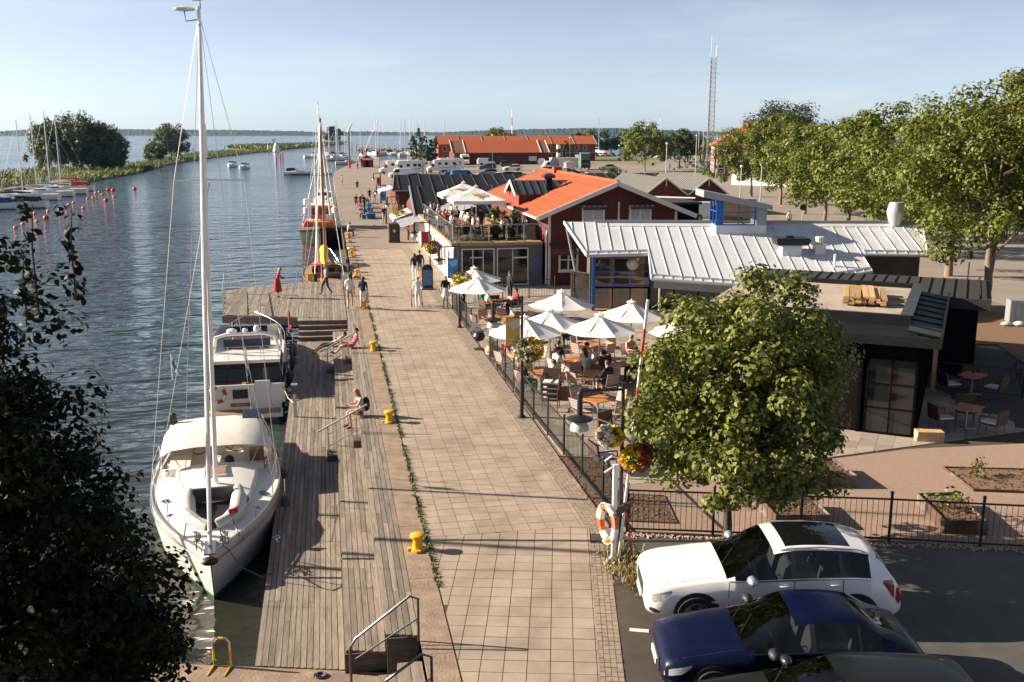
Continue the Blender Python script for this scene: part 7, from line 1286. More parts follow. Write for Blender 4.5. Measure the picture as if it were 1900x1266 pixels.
# --- deck fittings
PP = thing('power_pedestal', 'grey power pedestal with dark head on the lower deck', 'pedestal', (-1.38, 34.4, -.8)); MB().box(-.06, .06, -.05, .05, 0, .85).build('column', 'galv', PP); MB().box(-.1, .1, -.1, .1, .85, 1.15).build('head', 'darksteel', PP); MB().box(-.11, .11, -.11, .11, 1.15, 1.19).build('cap', 'galv', PP)
def step_rail(label, y, m='galv'):
    t = thing('step_handrail', label, 'handrail', (0, y, 0)); MB().tube([(-.55, 0, .05), (.95, -.05, .85)], .028, 8).build('handrail', m, t)
    for x0, x1, z in ((-.25, -.25, -.8), (.62, .62, -.4)): MB().cyl((x0, 0, z), (x1, 0, .21 + (x0 + .25) * .53), .02, n=6).build('post', m, t); MB().box(x0 - .06, x0 + .06, -.06, .06, z, z + .02).build('foot', m, t)
    for d in (.25, .62): MB().tube([(-.25, 0, .2 - d), (.62, 0, .66 - d)], .016, 6).build('mid_rail', m, t)
    for x0, x1, z0, z1 in ((-.3, .0, -.8, -.62), (.5, .73, -.4, -.2)): MB().box(x0, x1, -.35, .3, z0, z1).build('step_box', 'wooddark', t)
    return t
step_rail('steel step handrail on the deck, nearer of the two', 29.6); step_rail('steel step handrail on the deck, farther of the two', 41.0)
def pipe_rail(label, y, x0=-.3, x1=1.25):
    t = thing('stair_handrail', label, 'handrail', (0, y, -.8)); MB().tube([(x0, 0, 0), (x0, 0, .78), (x0 + .1, 0, .95), (x1 - .15, 0, 1.68), (x1, 0, 1.62), (x1, 0, .8)], .024, 8).build('handrail', 'darksteel', t, smooth=True); MB().tube([(x0, 0, .5), (x1, 0, 1.25)], .018, 8).build('mid_rail', 'darksteel', t)
pipe_rail('dark bent pipe handrail beside the timber stair, farther one', 16.45, .1, 1.32); pipe_rail('dark bent pipe handrail beside the timber stair, nearer one', 14.4, .05, 1.35)
LD = thing('quay_ladder', 'steel ladder hoop with yellow bands at the quay landing', 'ladder', (-2.25, 17.62, -.8), R(-15))
for k in range(3): pass
MB().tube([(-.16, .05, -1.0), (-.16, 0, .5), (-.1, 0, .58), (.1, 0, .58), (.16, 0, .5), (.16, .05, -1.0)], .02, 8).build('hoop', 'steel', LD, smooth=True); MB().tube([(-.16, -.35, 0), (-.16, 0, .02), (.16, 0, .02), (.16, -.35, 0)], .02, 6).build('landing_bar', 'yellow', LD)
for s in (-1, 1): MB().cyl((s * .16, .012, .12), (s * .16, .008, .34), .024, n=8).build('yellow_band', 'yellow', LD)
MB().cyl((-.05, 0, .58), (.05, 0, .58), .024, n=8).build('yellow_band', 'yellow', LD)
for k in range(3): MB().cyl((-.16, .03, -.25 - k * .28), (.16, .03, -.25 - k * .28), .015, n=6).build('rung', 'steel', LD)
for i, (x, y) in enumerate(((-3.3, 17.75), (-.45, 16.95))):
    t = thing('mooring_ring', f'rusty mooring ring on the concrete landing, {("left", "right")[i]} of two', 'ring', (x, y, -.8)); MB().tube([(.1 * math.cos(a), .1 * math.sin(a), .02) for a in np.linspace(0, 6.28, 14)], .018, 6).build('ring', 'darksteel', t); MB().box(-.12, -.05, -.04, .04, 0, .05).build('eye', 'darksteel', t)
# --- bin and pavement sign
t = thing('litter_bin', 'tall black recycling bin with yellow badge on the promenade', 'bin', (5.35, 83.5, 0)); MB().box(-.42, .42, -.4, .4, .06, 1.5).build('body', 'postblack', t); MB().box(-.45, .45, -.43, .43, 1.5, 1.58).build('lid', 'darksteel', t); MB().lathe([(.12, 0), (.12, .01)], 16).build('badge', 'yellow', t, rot=(R(90), 0, 0), loc=(0, -.405, .95)); MB().box(-.46, .46, -.44, .44, 0, .06).build('plinth', 'postblack', t)
t = thing('pavement_sign', 'black arched pavement sign with blue poster', 'sign', (5.55, 57.4, 0), R(-8)); MB().prism([(-.32, 0), (.32, 0), (.32, 1.15)] + [(.32 * math.cos(a), 1.15 + .3 * math.sin(a)) for a in np.linspace(.2, 2.95, 8)] + [(-.32, 1.15)], -.03, .03).build('board', 'postblack', t, rot=(R(82), 0, 0)); MB().box(-.26, .26, -.001, .001, .2, 1.1).build('poster', mat('poster', (.12, .2, .36), .6, var=.5, vs=7), t, loc=(0, -.04, .02), rot=(R(-8), 0, 0)); MB().box(-.36, .36, -.28, .28, 0, .07).build('base', 'rubber', t)
# --- pots
for lab, (x, y), pr_, m_, st_ in (('round black pot of flowers on a metal stand by the terrace entrance', (6.05, 40.6), [(.08, .35), (.22, .42), (.27, .58), (.2, .72)], 'postblack', True), ('round beige pot beside the black one by the terrace entrance', (6.35, 39.1), [(.1, 0), (.25, .12), (.28, .3), (.18, .46)], 'beigepot', False)):
    t = thing('flower_pot', lab, 'pot', (x, y, 0)); MB().lathe(pr_, 16).build('pot', m_, t, smooth=True); zt = pr_[-1][1]; C = rg.normal(size=(14, 3)) * np.array([.12, .12, .05]) + np.array([0, 0, zt + .08]); V, F = leaves(C, np.full(14, .1), 10, .07, rg); put(arrmesh('plant', V, F, ['leaf_maple']), 'plant', t)
    if st_: MB().cyl((0, 0, 0), (0, 0, .4), .015).build('stand', 'postblack', t); MB().box(-.2, .2, -.2, .2, 0, .02).build('foot', 'postblack', t); MB().quad((-.35, -.02, .8), (-.02, -.02, .75), (0, .1, 1.1), (-.3, .1, 1.15)).quad((.05, -.02, .75), (.4, .02, .82), (.35, .1, .95), (.08, .1, .9)).build('menu_sheet', 'white', t)
# --- parasols
def parasol(label, x, y, r=1.35, h=2.5, n=8, rz=0, drop=.5, m='umbrella', name='parasol', square=False, val=0):
    t = thing(name, label, 'parasol', (x, y, 0), rz); MB().cyl((0, 0, .05), (0, 0, h), .028, n=8).build('pole', 'alu', t); MB().lathe([(.28, 0), (.28, .04), (.06, .08), (.05, .3)], 14).build('base', 'galv', t)
    pts = [(r * math.cos(2 * math.pi * k / n + math.pi / n), r * math.sin(2 * math.pi * k / n + math.pi / n)) for k in range(n)]
    for k in range(n):
        a, b = pts[k], pts[(k + 1) % n]; mb = MB(); q = 5; rows = []
        for i in range(q + 1):
            f = .06 + .94 * i / q; sag = -.035 * math.sin(math.pi * i / q); z = h - drop * f + sag * 1.0; mid = ((a[0] + b[0]) / 2 * f * .985, (a[1] + b[1]) / 2 * f * .985, z - .03 * f); rows.append([(a[0] * f, a[1] * f, z + .02 * (1 - f)), mid, (b[0] * f, b[1] * f, z + .02 * (1 - f))])
        if val: rows.append([(a[0], a[1], h - drop - val), ((a[0] + b[0]) / 2 * .99, (a[1] + b[1]) / 2 * .99, h - drop - val), (b[0], b[1], h - drop - val)])
        mb.loft(rows, closed=False); mb.build('canopy_panel', m, t, smooth=50); MB().cyl((0, 0, h - .02), (a[0] * .99, a[1] * .99, h - drop - .02), .012, n=4).build('rib', 'alu', t)
    MB().lathe([(.02, .0), (.17, -.03), (.2, -.075)], n, (0, 0, h + .1), a0=math.pi / n, capt=False).lathe([(.03, 0), (.03, .05), (.01, .07)], 8, (0, 0, h + .09)).build('vent_cap', m, t); return t
us = [('white parasol nearest the glazed front, left of three in its row', 1042, 541), ('white parasol nearest the glazed front, right one by the canopy post', 1172, 560), ('white parasol in the middle of the terrace, behind the two front ones', 1020, 575), ('white parasol in front, right of the yellow banner', 1113, 584), ('white parasol partly behind the yellow banner', 974, 588), ('white parasol farthest left beside the pub front', 880, 497), ('white parasol beside the pub front, just before the farthest', 886, 514), ('white parasol mostly hidden behind the maple', 1275, 588)]
for i, (lab, px, py) in enumerate(us):
    x, y, _ = G(px, py, 2.55); parasol(lab, x, y, 1.38, 2.5, 8, random.uniform(0, 1), .52)
# two big branded parasols on the roof terrace
def roof_parasol(label, x, y, zf):
    t = parasol(label, x, y, 2.35, 2.95, 4, R(0), .75, 'umbrella', 'square_parasol', val=.22); t.location.z = zf
    for a in (-90, 180):                                        # printed tree emblem on two canopy faces
        mb = MB(); c_, s_ = math.cos(R(a)), math.sin(R(a)); sl = .75 / (2.35 * math.cos(R(45)))
        def P3(u, d): return (c_ * d - s_ * u, s_ * d + c_ * u, 2.95 - .75 * (d / (2.35 * .7071)) - .01)
        random.seed(4)
        for k in range(46):
            uu, dd = random.gauss(0, .26), random.gauss(0, .12)
            if (uu / .55) ** 2 + (dd / .26) ** 2 < 1: d0 = 1.0 + dd; mb.quad(*[tuple(Vector(P3(uu + e[0] * .05, d0 + e[1] * .05)) + Vector((0, 0, .035))) for e in ((-1, -1), (1, -1), (1, 1), (-1, 1))])
        mb.quad(*[tuple(Vector(P3(u_, d_)) + Vector((0, 0, .035))) for u_, d_ in ((-.04, 1.1), (.04, 1.1), (.07, 1.4), (-.07, 1.4))]); mb.build('tree_emblem', 'umbrellatan', t)
    return t
roof_parasol('big square white parasol with gold tree emblem, front one on the roof terrace', 9.3, 63.2, 2.6); roof_parasol('big square white parasol with gold tree emblem, rear one on the roof terrace', 9.25, 68.6, 2.6)
# --- tables and chairs
def make_table(m='tableorange'):
    t = thing('cafe_table', 'x', 'table'); MB().box(-.42, .42, -.36, .36, .71, .74).build('top', m, t); MB().cyl((0, 0, .05), (0, 0, .71), .035, n=8).build('column', 'galv', t)
    for k in range(4): a = k * math.pi / 2 + .78; MB().bar((0, 0, .06), (.36 * math.cos(a), .36 * math.sin(a), .02), .05, .03).build('foot', 'galv', t)
    return t
def make_chair(kind):
    m = {'striped': 'stripes', 'grey': 'shade', 'dark': 'rattan'}[kind]; t = thing('terrace_chair', 'x', 'chair')
    if kind == 'dark':
        MB().box(-.27, .27, -.26, .26, .38, .44).build('seat', m, t); MB().box(-.25, .25, -.25, .25, .442, .49).build('cushion', 'cushion', t); MB().loft([[(-.3, .24, .4), (.3, .24, .4), (.3, .3, .4), (-.3, .3, .4)], [(-.3, .3, .85), (.3, .3, .85), (.3, .36, .85), (-.3, .36, .85)]]).build('backrest', m, t)
        for s in (-1, 1): MB().tube([(s * .29, -.26, .42), (s * .3, -.25, .64), (s * .3, .3, .66)], .025, 6).build('arm', m, t)
    else:
        MB().quad((-.23, -.22, .46), (.23, -.22, .46), (.22, .22, .43), (-.22, .22, .43)).build('seat', m, t); MB().quad((-.23, .22, .5), (.23, .22, .5), (.23, .34, .92), (-.23, .34, .92)).build('backrest', m, t)
    for sx in (-1, 1): MB().tube([(sx * .24, -.24, .45), (sx * .25, -.3, 0)], .013, 6).build('leg', 'galv' if kind != 'dark' else m, t); MB().tube([(sx * .24, .34, .92), (sx * .24, .22, .44), (sx * .25, .3, 0)], .013, 6).build('leg', 'galv' if kind != 'dark' else m, t)
    return t
TB0 = make_table(); CH0 = {k: make_chair(k) for k in ('striped', 'grey', 'dark')}; used = set()
def place(root, key, loc, rz, label, group):
    if key not in used: used.add(key); root.location = loc; root.rotation_euler = (0, 0, rz); root['label'] = label; root['group'] = group; return root
    return copy_tree(root, loc, rz, label, group)
TBL = [(1110, 740, 'by the near lamp shade', 'striped', 4, .5), (1102, 692, 'with a white cup', 'striped', 4, .45), (1062, 668, 'where four people sit', 'grey', 4, .45), (1100, 638, 'under the front parasol pole', 'striped', 4, .5), (1031, 617, 'behind the parasols, empty', 'dark', 3, .4), (1150, 676, 'of the couple by the maple', 'dark', 3, .3), (1190, 655, 'hidden behind the maple edge', 'grey', 2, .3), (1006, 690, 'close to the second lamp post', 'striped', 4, .4), (966, 655, 'at the fence left of the flower ball', 'striped', 3, .35), (914, 588, 'at the terrace entrance, left', 'striped', 3, .3), (948, 588, 'at the terrace entrance, right', 'striped', 3, .3), (912, 560, 'of the red haired guest', 'striped', 2, .3), (930, 558, 'where a waiter stands', 'dark', 3, .2)]
SEATS = {}
for i, (px, py, lab, kind, n, rot) in enumerate(TBL):
    x, y, _ = G(px, py, .74); place(TB0, 'table', (x, y, 0), rot, f'orange cafe table {lab}', 'cafe tables on the terrace'); SEATS[i] = []
    for k in range(n):
        a = rot + (k + .5) * 2 * math.pi / 4 - math.pi / 4; dx, dy = math.cos(a) * .72, math.sin(a) * .72
        place(CH0[kind], kind, (x + dx, y + dy, 0), a - math.pi / 2 + random.gauss(0, .1), f'{ {"striped": "striped canvas", "grey": "pale grey", "dark": "dark woven"}[kind]} chair, {("right", "far", "left", "near")[k]} one at the table {lab}', 'chairs at the cafe tables'); SEATS[i].append((x + dx, y + dy, a))
# stacked and loose wicker armchairs
for k in range(4): place(CH0['dark'], 'dark', (G(1022, 762)[0], G(1022, 762)[1], k * .17), R(-20), f'dark wicker armchair in the stack by the fence, {ORD[k]} from the ground', 'stacked wicker chairs')
for px, py, rz, lab in ((1050, 745, 160, 'dark wicker armchair between the stack and the striped chairs'), (1135, 800, 30, 'dark wicker armchair beside the barrier boom'), (1120, 855, 100, 'dark wicker armchair behind the flower basket')): x, y, _ = G(px, py, .3); place(CH0['dark'], 'dark', (x, y, 0), R(rz), lab, 'loose wicker chairs')
for i, (px, py, lab) in enumerate(((1795, 755, 'nearer dark table in the shade by the annex'), (1805, 695, 'farther dark table in the shade by the annex'))):
    x, y, _ = G(px, py, .74); place(TB0, 'table', (x, y, 0), .6, f'{lab}', 'tables in the shade of the annex')
    for k in range(3): a = .6 + k * 2.1 + .4; place(CH0['dark'], 'dark', (x + math.cos(a) * .8, y + math.sin(a) * .8, 0), a - math.pi / 2, f'wicker chair with white cushion, {("right", "left", "near")[k]} of three at the {lab.split(" ")[0]} shaded table', 'cushioned chairs by the annex')
# roof terrace tables and chairs
mat('terracewood', (.30, .21, .13), .7, var=.2)
for i, (x, y) in enumerate(((8.0, 60.2), (9.6, 60.0), (11.3, 60.1), (8.2, 63.4), (10.4, 64.0), (8.1, 66.4), (8.3, 69.6), (10.5, 69.0), (8.1, 72.8))):
    lab = f'roof terrace table, {("left", "middle", "right", "left", "right", "only", "left", "right", "only")[i]} one in the {("first", "first", "first", "second", "second", "third", "fourth", "fourth", "fifth")[i]} row behind the glass'
    place(TB0, 'table', (x, y, 2.6), .1 * i, lab, 'roof terrace tables')
    for k in range(2 if i > 2 else 3): a = (.3, 3.4, 4.9)[k]; place(CH0['dark' if i < 3 else 'grey'], 'dark' if i < 3 else 'grey', (x + math.cos(a) * .7, y + math.sin(a) * .7, 2.6), a - math.pi / 2, f'chair {("right", "left", "near")[k]} of the {lab}'.replace(' behind the glass', '').replace(' one in', ' in'), 'roof terrace chairs')
for lab, x, y, w_, h, lm in (('tall potted bamboo on the roof terrace', 10.1, 60.6, .35, 1.9, 'leaf_hedge'), ('round potted bush on the roof terrace beside the bamboo', 11.2, 61.0, .55, 1.5, 'leaf_hedge')):
    t = thing('potted_plant', lab, 'plant', (x, y, 2.6)); MB().lathe([(.2, 0), (.26, .35), (.24, .35)], 12).build('pot', 'postblack', t); C = np.array([(rg.normal() * w_ * .45, rg.normal() * w_ * .45, .4 + rg.random() * (h - .4)) for _ in range(50)]); V, F = leaves(C, np.full(50, .16), 26, .12, rg); put(arrmesh('foliage', V, F, [lm]), 'foliage', t)
# glass screen by the blue corner
t = thing('glass_wind_screen', 'black framed glass wind screen beside the blue corner post', 'screen', (12.5, 50.6, 0), R(-60)); MB().box(0, 1.5, -.006, .006, .1, 1.8).build('pane', 'railglass', t); MB().bar((0, 0, 1.82), (1.5, 0, 1.82), .06, .06).bar((0, 0, 0), (0, 0, 1.82), .06, .06).bar((1.5, 0, 0), (1.5, 0, 1.82), .06, .06).build('frame', 'postblack', t)
# cardboard cartons, bicycle, cabinets
for k, lab in enumerate(('lower of two strapped cardboard cartons by the annex door', 'upper of two strapped cardboard cartons by the annex door')):
    x, y, _ = G(1722, 818); t = thing('cardboard_carton', lab, 'box', (x, y, k * .165), -.32 + k * .06); MB().box(-.38, .38, -.22, .22, 0, .16).build('carton', 'cardboard', t)
    for s in (-.18, .2): MB().box(s - .012, s + .012, -.223, .223, -.001, .163).build('strap', 'yellow', t)
def bike(label, loc, rz):
    t = thing('bicycle', label, 'bicycle', loc, rz)
    for x in (-.5, .5): MB().tube([(x + .33 * math.cos(a), 0, .34 + .33 * math.sin(a)) for a in np.linspace(0, 6.283, 25)], .018, 6).build('wheel', 'tyre', t); 
    MB().tube([(-.5, 0, .34), (-.15, 0, .8), (.35, 0, .85), (.5, 0, .34)], .018, 6).tube([(-.5, 0, .34), (-.05, 0, .3), (.35, 0, .82)], .018, 6).tube([(-.05, 0, .3), (-.17, 0, .9)], .018, 6).build('frame', 'darksteel', t); MB().box(-.3, -.05, -.06, .06, .9, .95).build('saddle', 'black', t); MB().tube([(.3, -.25, 1.0), (.36, 0, .98), (.3, .25, 1.0)], .014, 6).build('handlebar', 'darksteel', t); return t
bike('bicycle standing in the shade at the right picture edge', (G(1888, 715)[0], G(1888, 715)[1], 0), R(70)); bike('bicycle ridden along the street at the bend', (G(1242, 315)[0], G(1242, 315)[1], 0), R(80))
t = thing('utility_cabinet', 'grey ribbed utility cabinet by the street at right', 'cabinet', (G(1888, 598)[0], G(1888, 598)[1], 0), R(-20)); MB().box(-.5, .5, -.35, .35, 0, 1.1).build('body', 'metalgrey', t)
for k in range(4): MB().box(-.48 + k * .25, -.26 + k * .25, -.37, -.352, .1, 1.05).build('door', 'metalgrey', t)
t = thing('rubble_sacks', 'pale rubble sacks lying before the grey cabinet', 'sacks', (G(1868, 606)[0], G(1868, 606)[1], 0)); MB().ball((0, 0, .12), .25, 10, 6, (1.3, .8, .5)).build('sack', 'shade', t, True); MB().ball((.5, -.2, .14), .25, 10, 6, (1.2, .9, .55)).build('sack', 'cream', t, True)
def sign_post(label, px, py, h, board, m, name='street_sign'):
    x, y, _ = G(px, py); t = thing(name, label, 'sign', (x, y, 0)); MB().cyl((0, 0, 0), (0, 0, h), .04, n=8).build('post', 'galv', t)
    if board == 'disc': MB().lathe([(.32, 0), (.32, .03)], 18).build('disc', m, t, rot=(R(90), 0, 0), loc=(0, -.05, h - .35))
    elif board == 'square': MB().box(-.4, .4, -.06, -.03, h - .7, h).build('plate', m, t)
    else: MB().box(-.1, .1, -.1, .1, h - .5, h).build('head', m, t)
for a in (('slim grey post with black top at the annex corner', 1790, 578, 3.2, 'head', 'postblack'), ('street sign with dark disc behind the silver roof', 1487, 425, 2.4, 'disc', 'postblack'), ('street sign with dark disc at the road bend', 1211, 322, 2.4, 'disc', 'postblack'), ('blue street sign under the bright street tree', 1196, 320, 3.4, 'disc', 'blue'), ('blue square sign at the junction behind the sheds', 1215, 345, 2.0, 'square', 'blue'), ('small blue sign on a green post near the weedy bank', 1148, 325, 3.6, 'square', 'blue'), ('round red and blue sign before the hedge', 1327, 337, 3.0, 'disc', 'bannerblue'), ('grey post with black lantern head on the street', 1250, 338, 2.6, 'head', 'postblack')): sign_post(*a)
def street_lamp(label, px, py, h, m='galv', T=False):
    x, y, _ = G(px, py); t = thing('street_lamp', label, 'street lamp', (x, y, 0)); MB().cyl((0, 0, 0), (0, 0, h), .1, .06, 8).build('pole', m, t)
    if T: MB().bar((-1.2, 0, h), (1.2, 0, h), .1, .08).build('cross_arm', m, t); [MB().box(s * 1.2 - .2, s * 1.2 + .2, -.15, .15, h - .2, h).build('lamp_head', 'darksteel', t) for s in (-1, 1)]
    else: MB().ball((0, 0, h + .1), .22, 8, 6, (1, 1, .8)).build('lamp_head', 'white', t, True)
for a in (('tall brown street lamp with cross arm by the columnar trees', 785, 325, 9.0, 'rattan', True), ('green street lamp left of the parked car row', 791, 325, 7.5, 'greenpaint'), ('green street lamp before the dark red warehouse', 914, 315, 8.2, 'greenpaint'), ('green street lamp before the far balconies', 1057, 315, 7.6, 'greenpaint'), ('green street lamp before the weedy bank', 1148, 322, 6.0, 'greenpaint'), ('grey street lamp before the brick corner house', 1329, 330, 7.6), ('grey street lamp beside the hedge', 1290, 326, 8.2), ('grey street lamp behind the lantern tower', 1373, 375, 4.5), ('grey street lamp between the lime trees', 1410, 385, 5.0), ('grey street lamp behind the left shed', 1235, 345, 7.0)): street_lamp(*a)
CR = thing('mast_crane', 'green mast crane with bent white jib at the far quay end', 'crane', (5.9, 262, 0)); MB().cyl((0, 0, 0), (0, 0, 2), .3).build('base', 'red', CR); MB().cyl((0, 0, 2), (0, 0, 9.2), .22, .2).build('column', 'greenpaint', CR); MB().tube([(-.1, 0, 9), (0, 0, 9.6), (.9, 0, 11.2)], [.3, .28, .22], 8).build('jib', 'white', CR); MB().tube([(-.3, 0, 8.8), (-.15, 0, 9.9), (.7, 0, 11.3)], .05, 5).build('cable', 'darksteel', CR)
RM = thing('red_lattice_mast', 'red and white lattice mast rising behind the long orange roof', 'mast', (DY(950, 250, 345)[0], 345, 0))
for k in range(6): MB().cyl((0, 0, k * 2.8), (0, 0, (k + 1) * 2.8), .24 - k * .02, .22 - k * .02, 4).build('mast_section', ['red', 'white'][k % 2], RM)
for i, (px, py, d, lab) in enumerate(((1004, 316, 1.1, 'white satellite dish on a pole behind the orange ridge'), (1027, 318, 1.6, 'larger grey satellite dish on a pole behind the orange ridge'))):
    x, y, z = DY(px, py, 150 if i else 160); t = thing('satellite_dish', lab, 'satellite dish', (x, y, 0)); MB().cyl((0, 0, 0), (0, 0, 4.2), .06).build('pole', 'galv', t); MB().lathe([(.02, 0), (d * .35, .06), (d * .55, .16), (d * .56, .18)], 20, capt=False).build('dish', 'white' if not i else 'metalgrey', t, True, rot=(R(80), 0, R(25 if i else -20)), loc=(0, -.2, 4.3))
NF = thing('striped_beacon_figure', 'white and black banded inflatable post before the far balconies', 'beacon', (DY(1036, 300, 280)[0], 280, 0)); 
for k in range(5): MB().lathe([(.55, k * 1.1), (.6, k * 1.1 + .1), (.6, k * 1.1 + 1.0), (.55, k * 1.1 + 1.1)], 12).build('band', 'white' if k % 2 == 0 else 'postblack', NF)
t = thing('electric_kiosk', 'small cream electricity kiosk with grey roof by the green truck', 'kiosk', (DY(1050, 315, 228)[0], 228, 0)); MB().box(0, 2.2, 0, 2, 0, 2).build('wall', 'cream', t); MB().loft([[(-.2, -.2, 2), (2.4, -.2, 2), (2.4, 2.2, 2), (-.2, 2.2, 2)], [(1, .9, 2.6), (1.2, .9, 2.6), (1.2, 1.1, 2.6), (1, 1.1, 2.6)]]).build('roof', 'metalgrey', t)
# blue planter benches on the promenade
for i, y in enumerate((108, 116, 123, 131)):
    t = thing('planter_bench', f'blue wooden planter bench in the middle of the promenade, {ORD[i]} from the near end', 'bench', (4.5 + .1 * i, y, 0), 0, 'blue planter benches'); MB().box(-.45, .45, -.8, .8, 0, .5).build('box', 'bannerblue', t); MB().box(-1.0, -.5, -1.6, 1.6, .4, .46).build('seat', 'teak', t); MB().box(-.95, -.55, -1.4, -1.3, 0, .4).box(-.95, -.55, 1.3, 1.4, 0, .4).build('leg', 'darksteel', t)
    C = rg.normal(size=(16, 3)) * np.array([.2, .4, .08]) + np.array([0, 0, .6]); V, F = leaves(C, np.full(16, .14), 9, .12, rg); put(arrmesh('plants', V, F, ['leaf_maple']), 'plants', t)['kind'] = 'stuff'; V, F = leaves(C + np.array([0, 0, .08]), np.full(16, .14), 3, .1, rg); put(arrmesh('flowers', V, F, ['petal_red']), 'flowers', t)
# awnings on the shop fronts beyond the pub
for lab, (x, y, z), w_, d in (('white shop awning before the nearer black roofed building', (6.75, 82, 2.2), 5, 1.5), ('white shop awning before the farther black roofed building', (7.5, 117, 2.3), 6, 1.6)):
    t = thing('shop_awning', lab, 'awning', (x, y, z)); MB().quad((0, 0, .35), (0, w_, .35), (-d, w_, -.2), (-d, 0, -.2)).build('canopy', 'umbrella', t); MB().box(-d - .02, -d, 0, w_, -.4, -.2).build('valance', 'umbrella', t)
# tyres, ropes and yellow tackle along the quay wall
random.seed(8)
ti = MB().tube([(0, .32 * math.cos(a), .32 * math.sin(a)) for a in np.linspace(0, 6.283, 17)], .11, 8).mesh('tyre', 'rubber', True)
for i in range(10): t = tag(put(ti, 'fender_tyre', None, (1.22, 62.5 + i * 3.1, .15 + random.uniform(-.15, .1)), rot=(0, random.uniform(-.15, .15), random.uniform(-.1, .1))), f'black fender tyre hung on the quay edge, {ORD[i]} from the platform', 'tyre', 'fender tyres on the quay edge')
for i in range(6):
    y = 63 + i * 5.2; mb = MB()
    for k in range(8): a = random.uniform(0, 6.28); mb.tube([(.25 * math.cos(a + q * .7) * random.uniform(.6, 1), .25 * math.sin(a + q * .7), .04 + .015 * k) for q in range(7)], .03, 5)
    tag(mb.build('coiled_rope', ['yellow', 'rope', 'orange'][i % 3], None, loc=(1.62, y, 0)), f'coil of {("yellow", "tan", "orange")[i % 3]} rope on the quay edge, {ORD[i]} from the platform', 'rope', 'rope coils on the quay')
# far marina: many moored boats
fmb = motor_boat_small('white motorboat in the far marina basin', (-3.6, 262, WZ), R(80), 7, 2.6, 'boats in the far marina'); fsb = sail_boat_small('white sailing boat with bare mast in the far marina basin', (12, 345, WZ), R(95), 9, 3, 11.5, 'canvasblue', 'boats in the far marina', mr=.13)
random.seed(17); marina = [(636, fmb), (650, fsb)]
for px, py in ((596, 294), (603, 293), (612, 296), (622, 294), (632, 297), (640, 292), (655, 294), (665, 296), (672, 290)): x, y, _ = G(px, py, WZ); marina.append((px, copy_tree(fmb if random.random() < .45 else fsb, (x, y, WZ), random.uniform(0, 6.28))))
for px, py in ((690, 286), (703, 284), (716, 287), (724, 284), (735, 286), (748, 283), (757, 287), (705, 290), (741, 291), (764, 289), (772, 285), (780, 288), (800, 283), (812, 283), (645, 298)): x, y, _ = G(px, py, WZ); marina.append((px, copy_tree(fmb if random.random() < .3 else fsb, (x, min(y, 480), WZ), random.uniform(0, 6.28), scale=random.uniform(1.1, 1.45))))
for k in ('sailing boat', 'motorboat'):
    for i, (_, o) in enumerate(sorted([q for q in marina if ('mast' in q[1]['label']) == (k[0] == 's')], key=lambda q: q[0])): o['label'] = f'white {k} in the far marina basin, {ORD[i]} {k} from the left'
tag(MB().box(-9, 1.3, 256, 259, WZ + .2, WZ + .6).build('floating_jetty', 'wooddark'), 'low floating jetty at the end of the quay', 'jetty')
mast_b = [(1122, 300, 420, 13), (1244, 300, 400, 12)]
for i, (px, py, Y, h) in enumerate(mast_b): t = copy_tree(fsb, (DY(px, py, Y)[0], Y, 0), .4 + i, f'sailing boat laid up ashore whose mast shows {("right of the orange roof", "above the roadside trees")[i]}', scale=1.2)
# ------------------------------------------------------------------ people
mat('skin', (.52, .31, .21), .55, var=.05); mat('eye', (.02, .015, .012), .3, var=0)
for n_, c_ in dict(c_white=(.75, .73, .70), c_black=(.014, .014, .016), c_navy=(.018, .022, .05), c_red=(.36, .015, .02), c_pink=(.55, .10, .16), c_khaki=(.34, .26, .16), c_blue=(.16, .26, .42), c_grey=(.2, .21, .23), c_olive=(.09, .08, .05), c_green=(.03, .25, .16), c_purple=(.14, .02, .07), c_teal=(.02, .14, .15), c_cream=(.6, .52, .42), c_denim=(.06, .09, .16), c_pattern=(.5, .36, .34), c_shoe=(.03, .03, .032), c_yellow=(.6, .42, .06)).items(): mat(n_, c_, .85, var=.1 if n_ != 'c_pattern' else .5, vs=14, bump=.15, bs=25)
for n_, c_ in dict(h_brown=(.055, .032, .02), h_blond=(.36, .23, .1), h_black=(.012, .01, .009), h_grey=(.35, .34, .33), h_red=(.4, .11, .025)).items(): mat(n_, c_, .6, var=.2, vs=20)
RAD = dict(P=(.15, .115), S=(.135, .10), C=(.155, .105), N=(.052, .055), H1=(.072, .085), H2=(.07, .085), sl=(.062, .062), sr=(.062, .062), el=(.043, .043), er=(.043, .043), wl=(.03, .03), wr=(.03, .03), hl=(.092, .092), hr=(.092, .092), kl=(.06, .06), kr=(.06, .06), al=(.042, .042), ar=(.042, .042), tl=(.032, .03), tr=(.032, .03))
ED = [('P', 'S', 1), ('S', 'C', 1), ('C', 'N', 1), ('N', 'H1', 0), ('H1', 'H2', 0), ('C', 'sl', 1), ('sl', 'el', 1), ('el', 'wl', 2), ('C', 'sr', 1), ('sr', 'er', 1), ('er', 'wr', 2), ('P', 'hl', 3), ('hl', 'kl', 3), ('kl', 'al', 4), ('al', 'tl', 5), ('P', 'hr', 3), ('hr', 'kr', 3), ('kr', 'ar', 4), ('ar', 'tr', 5)]
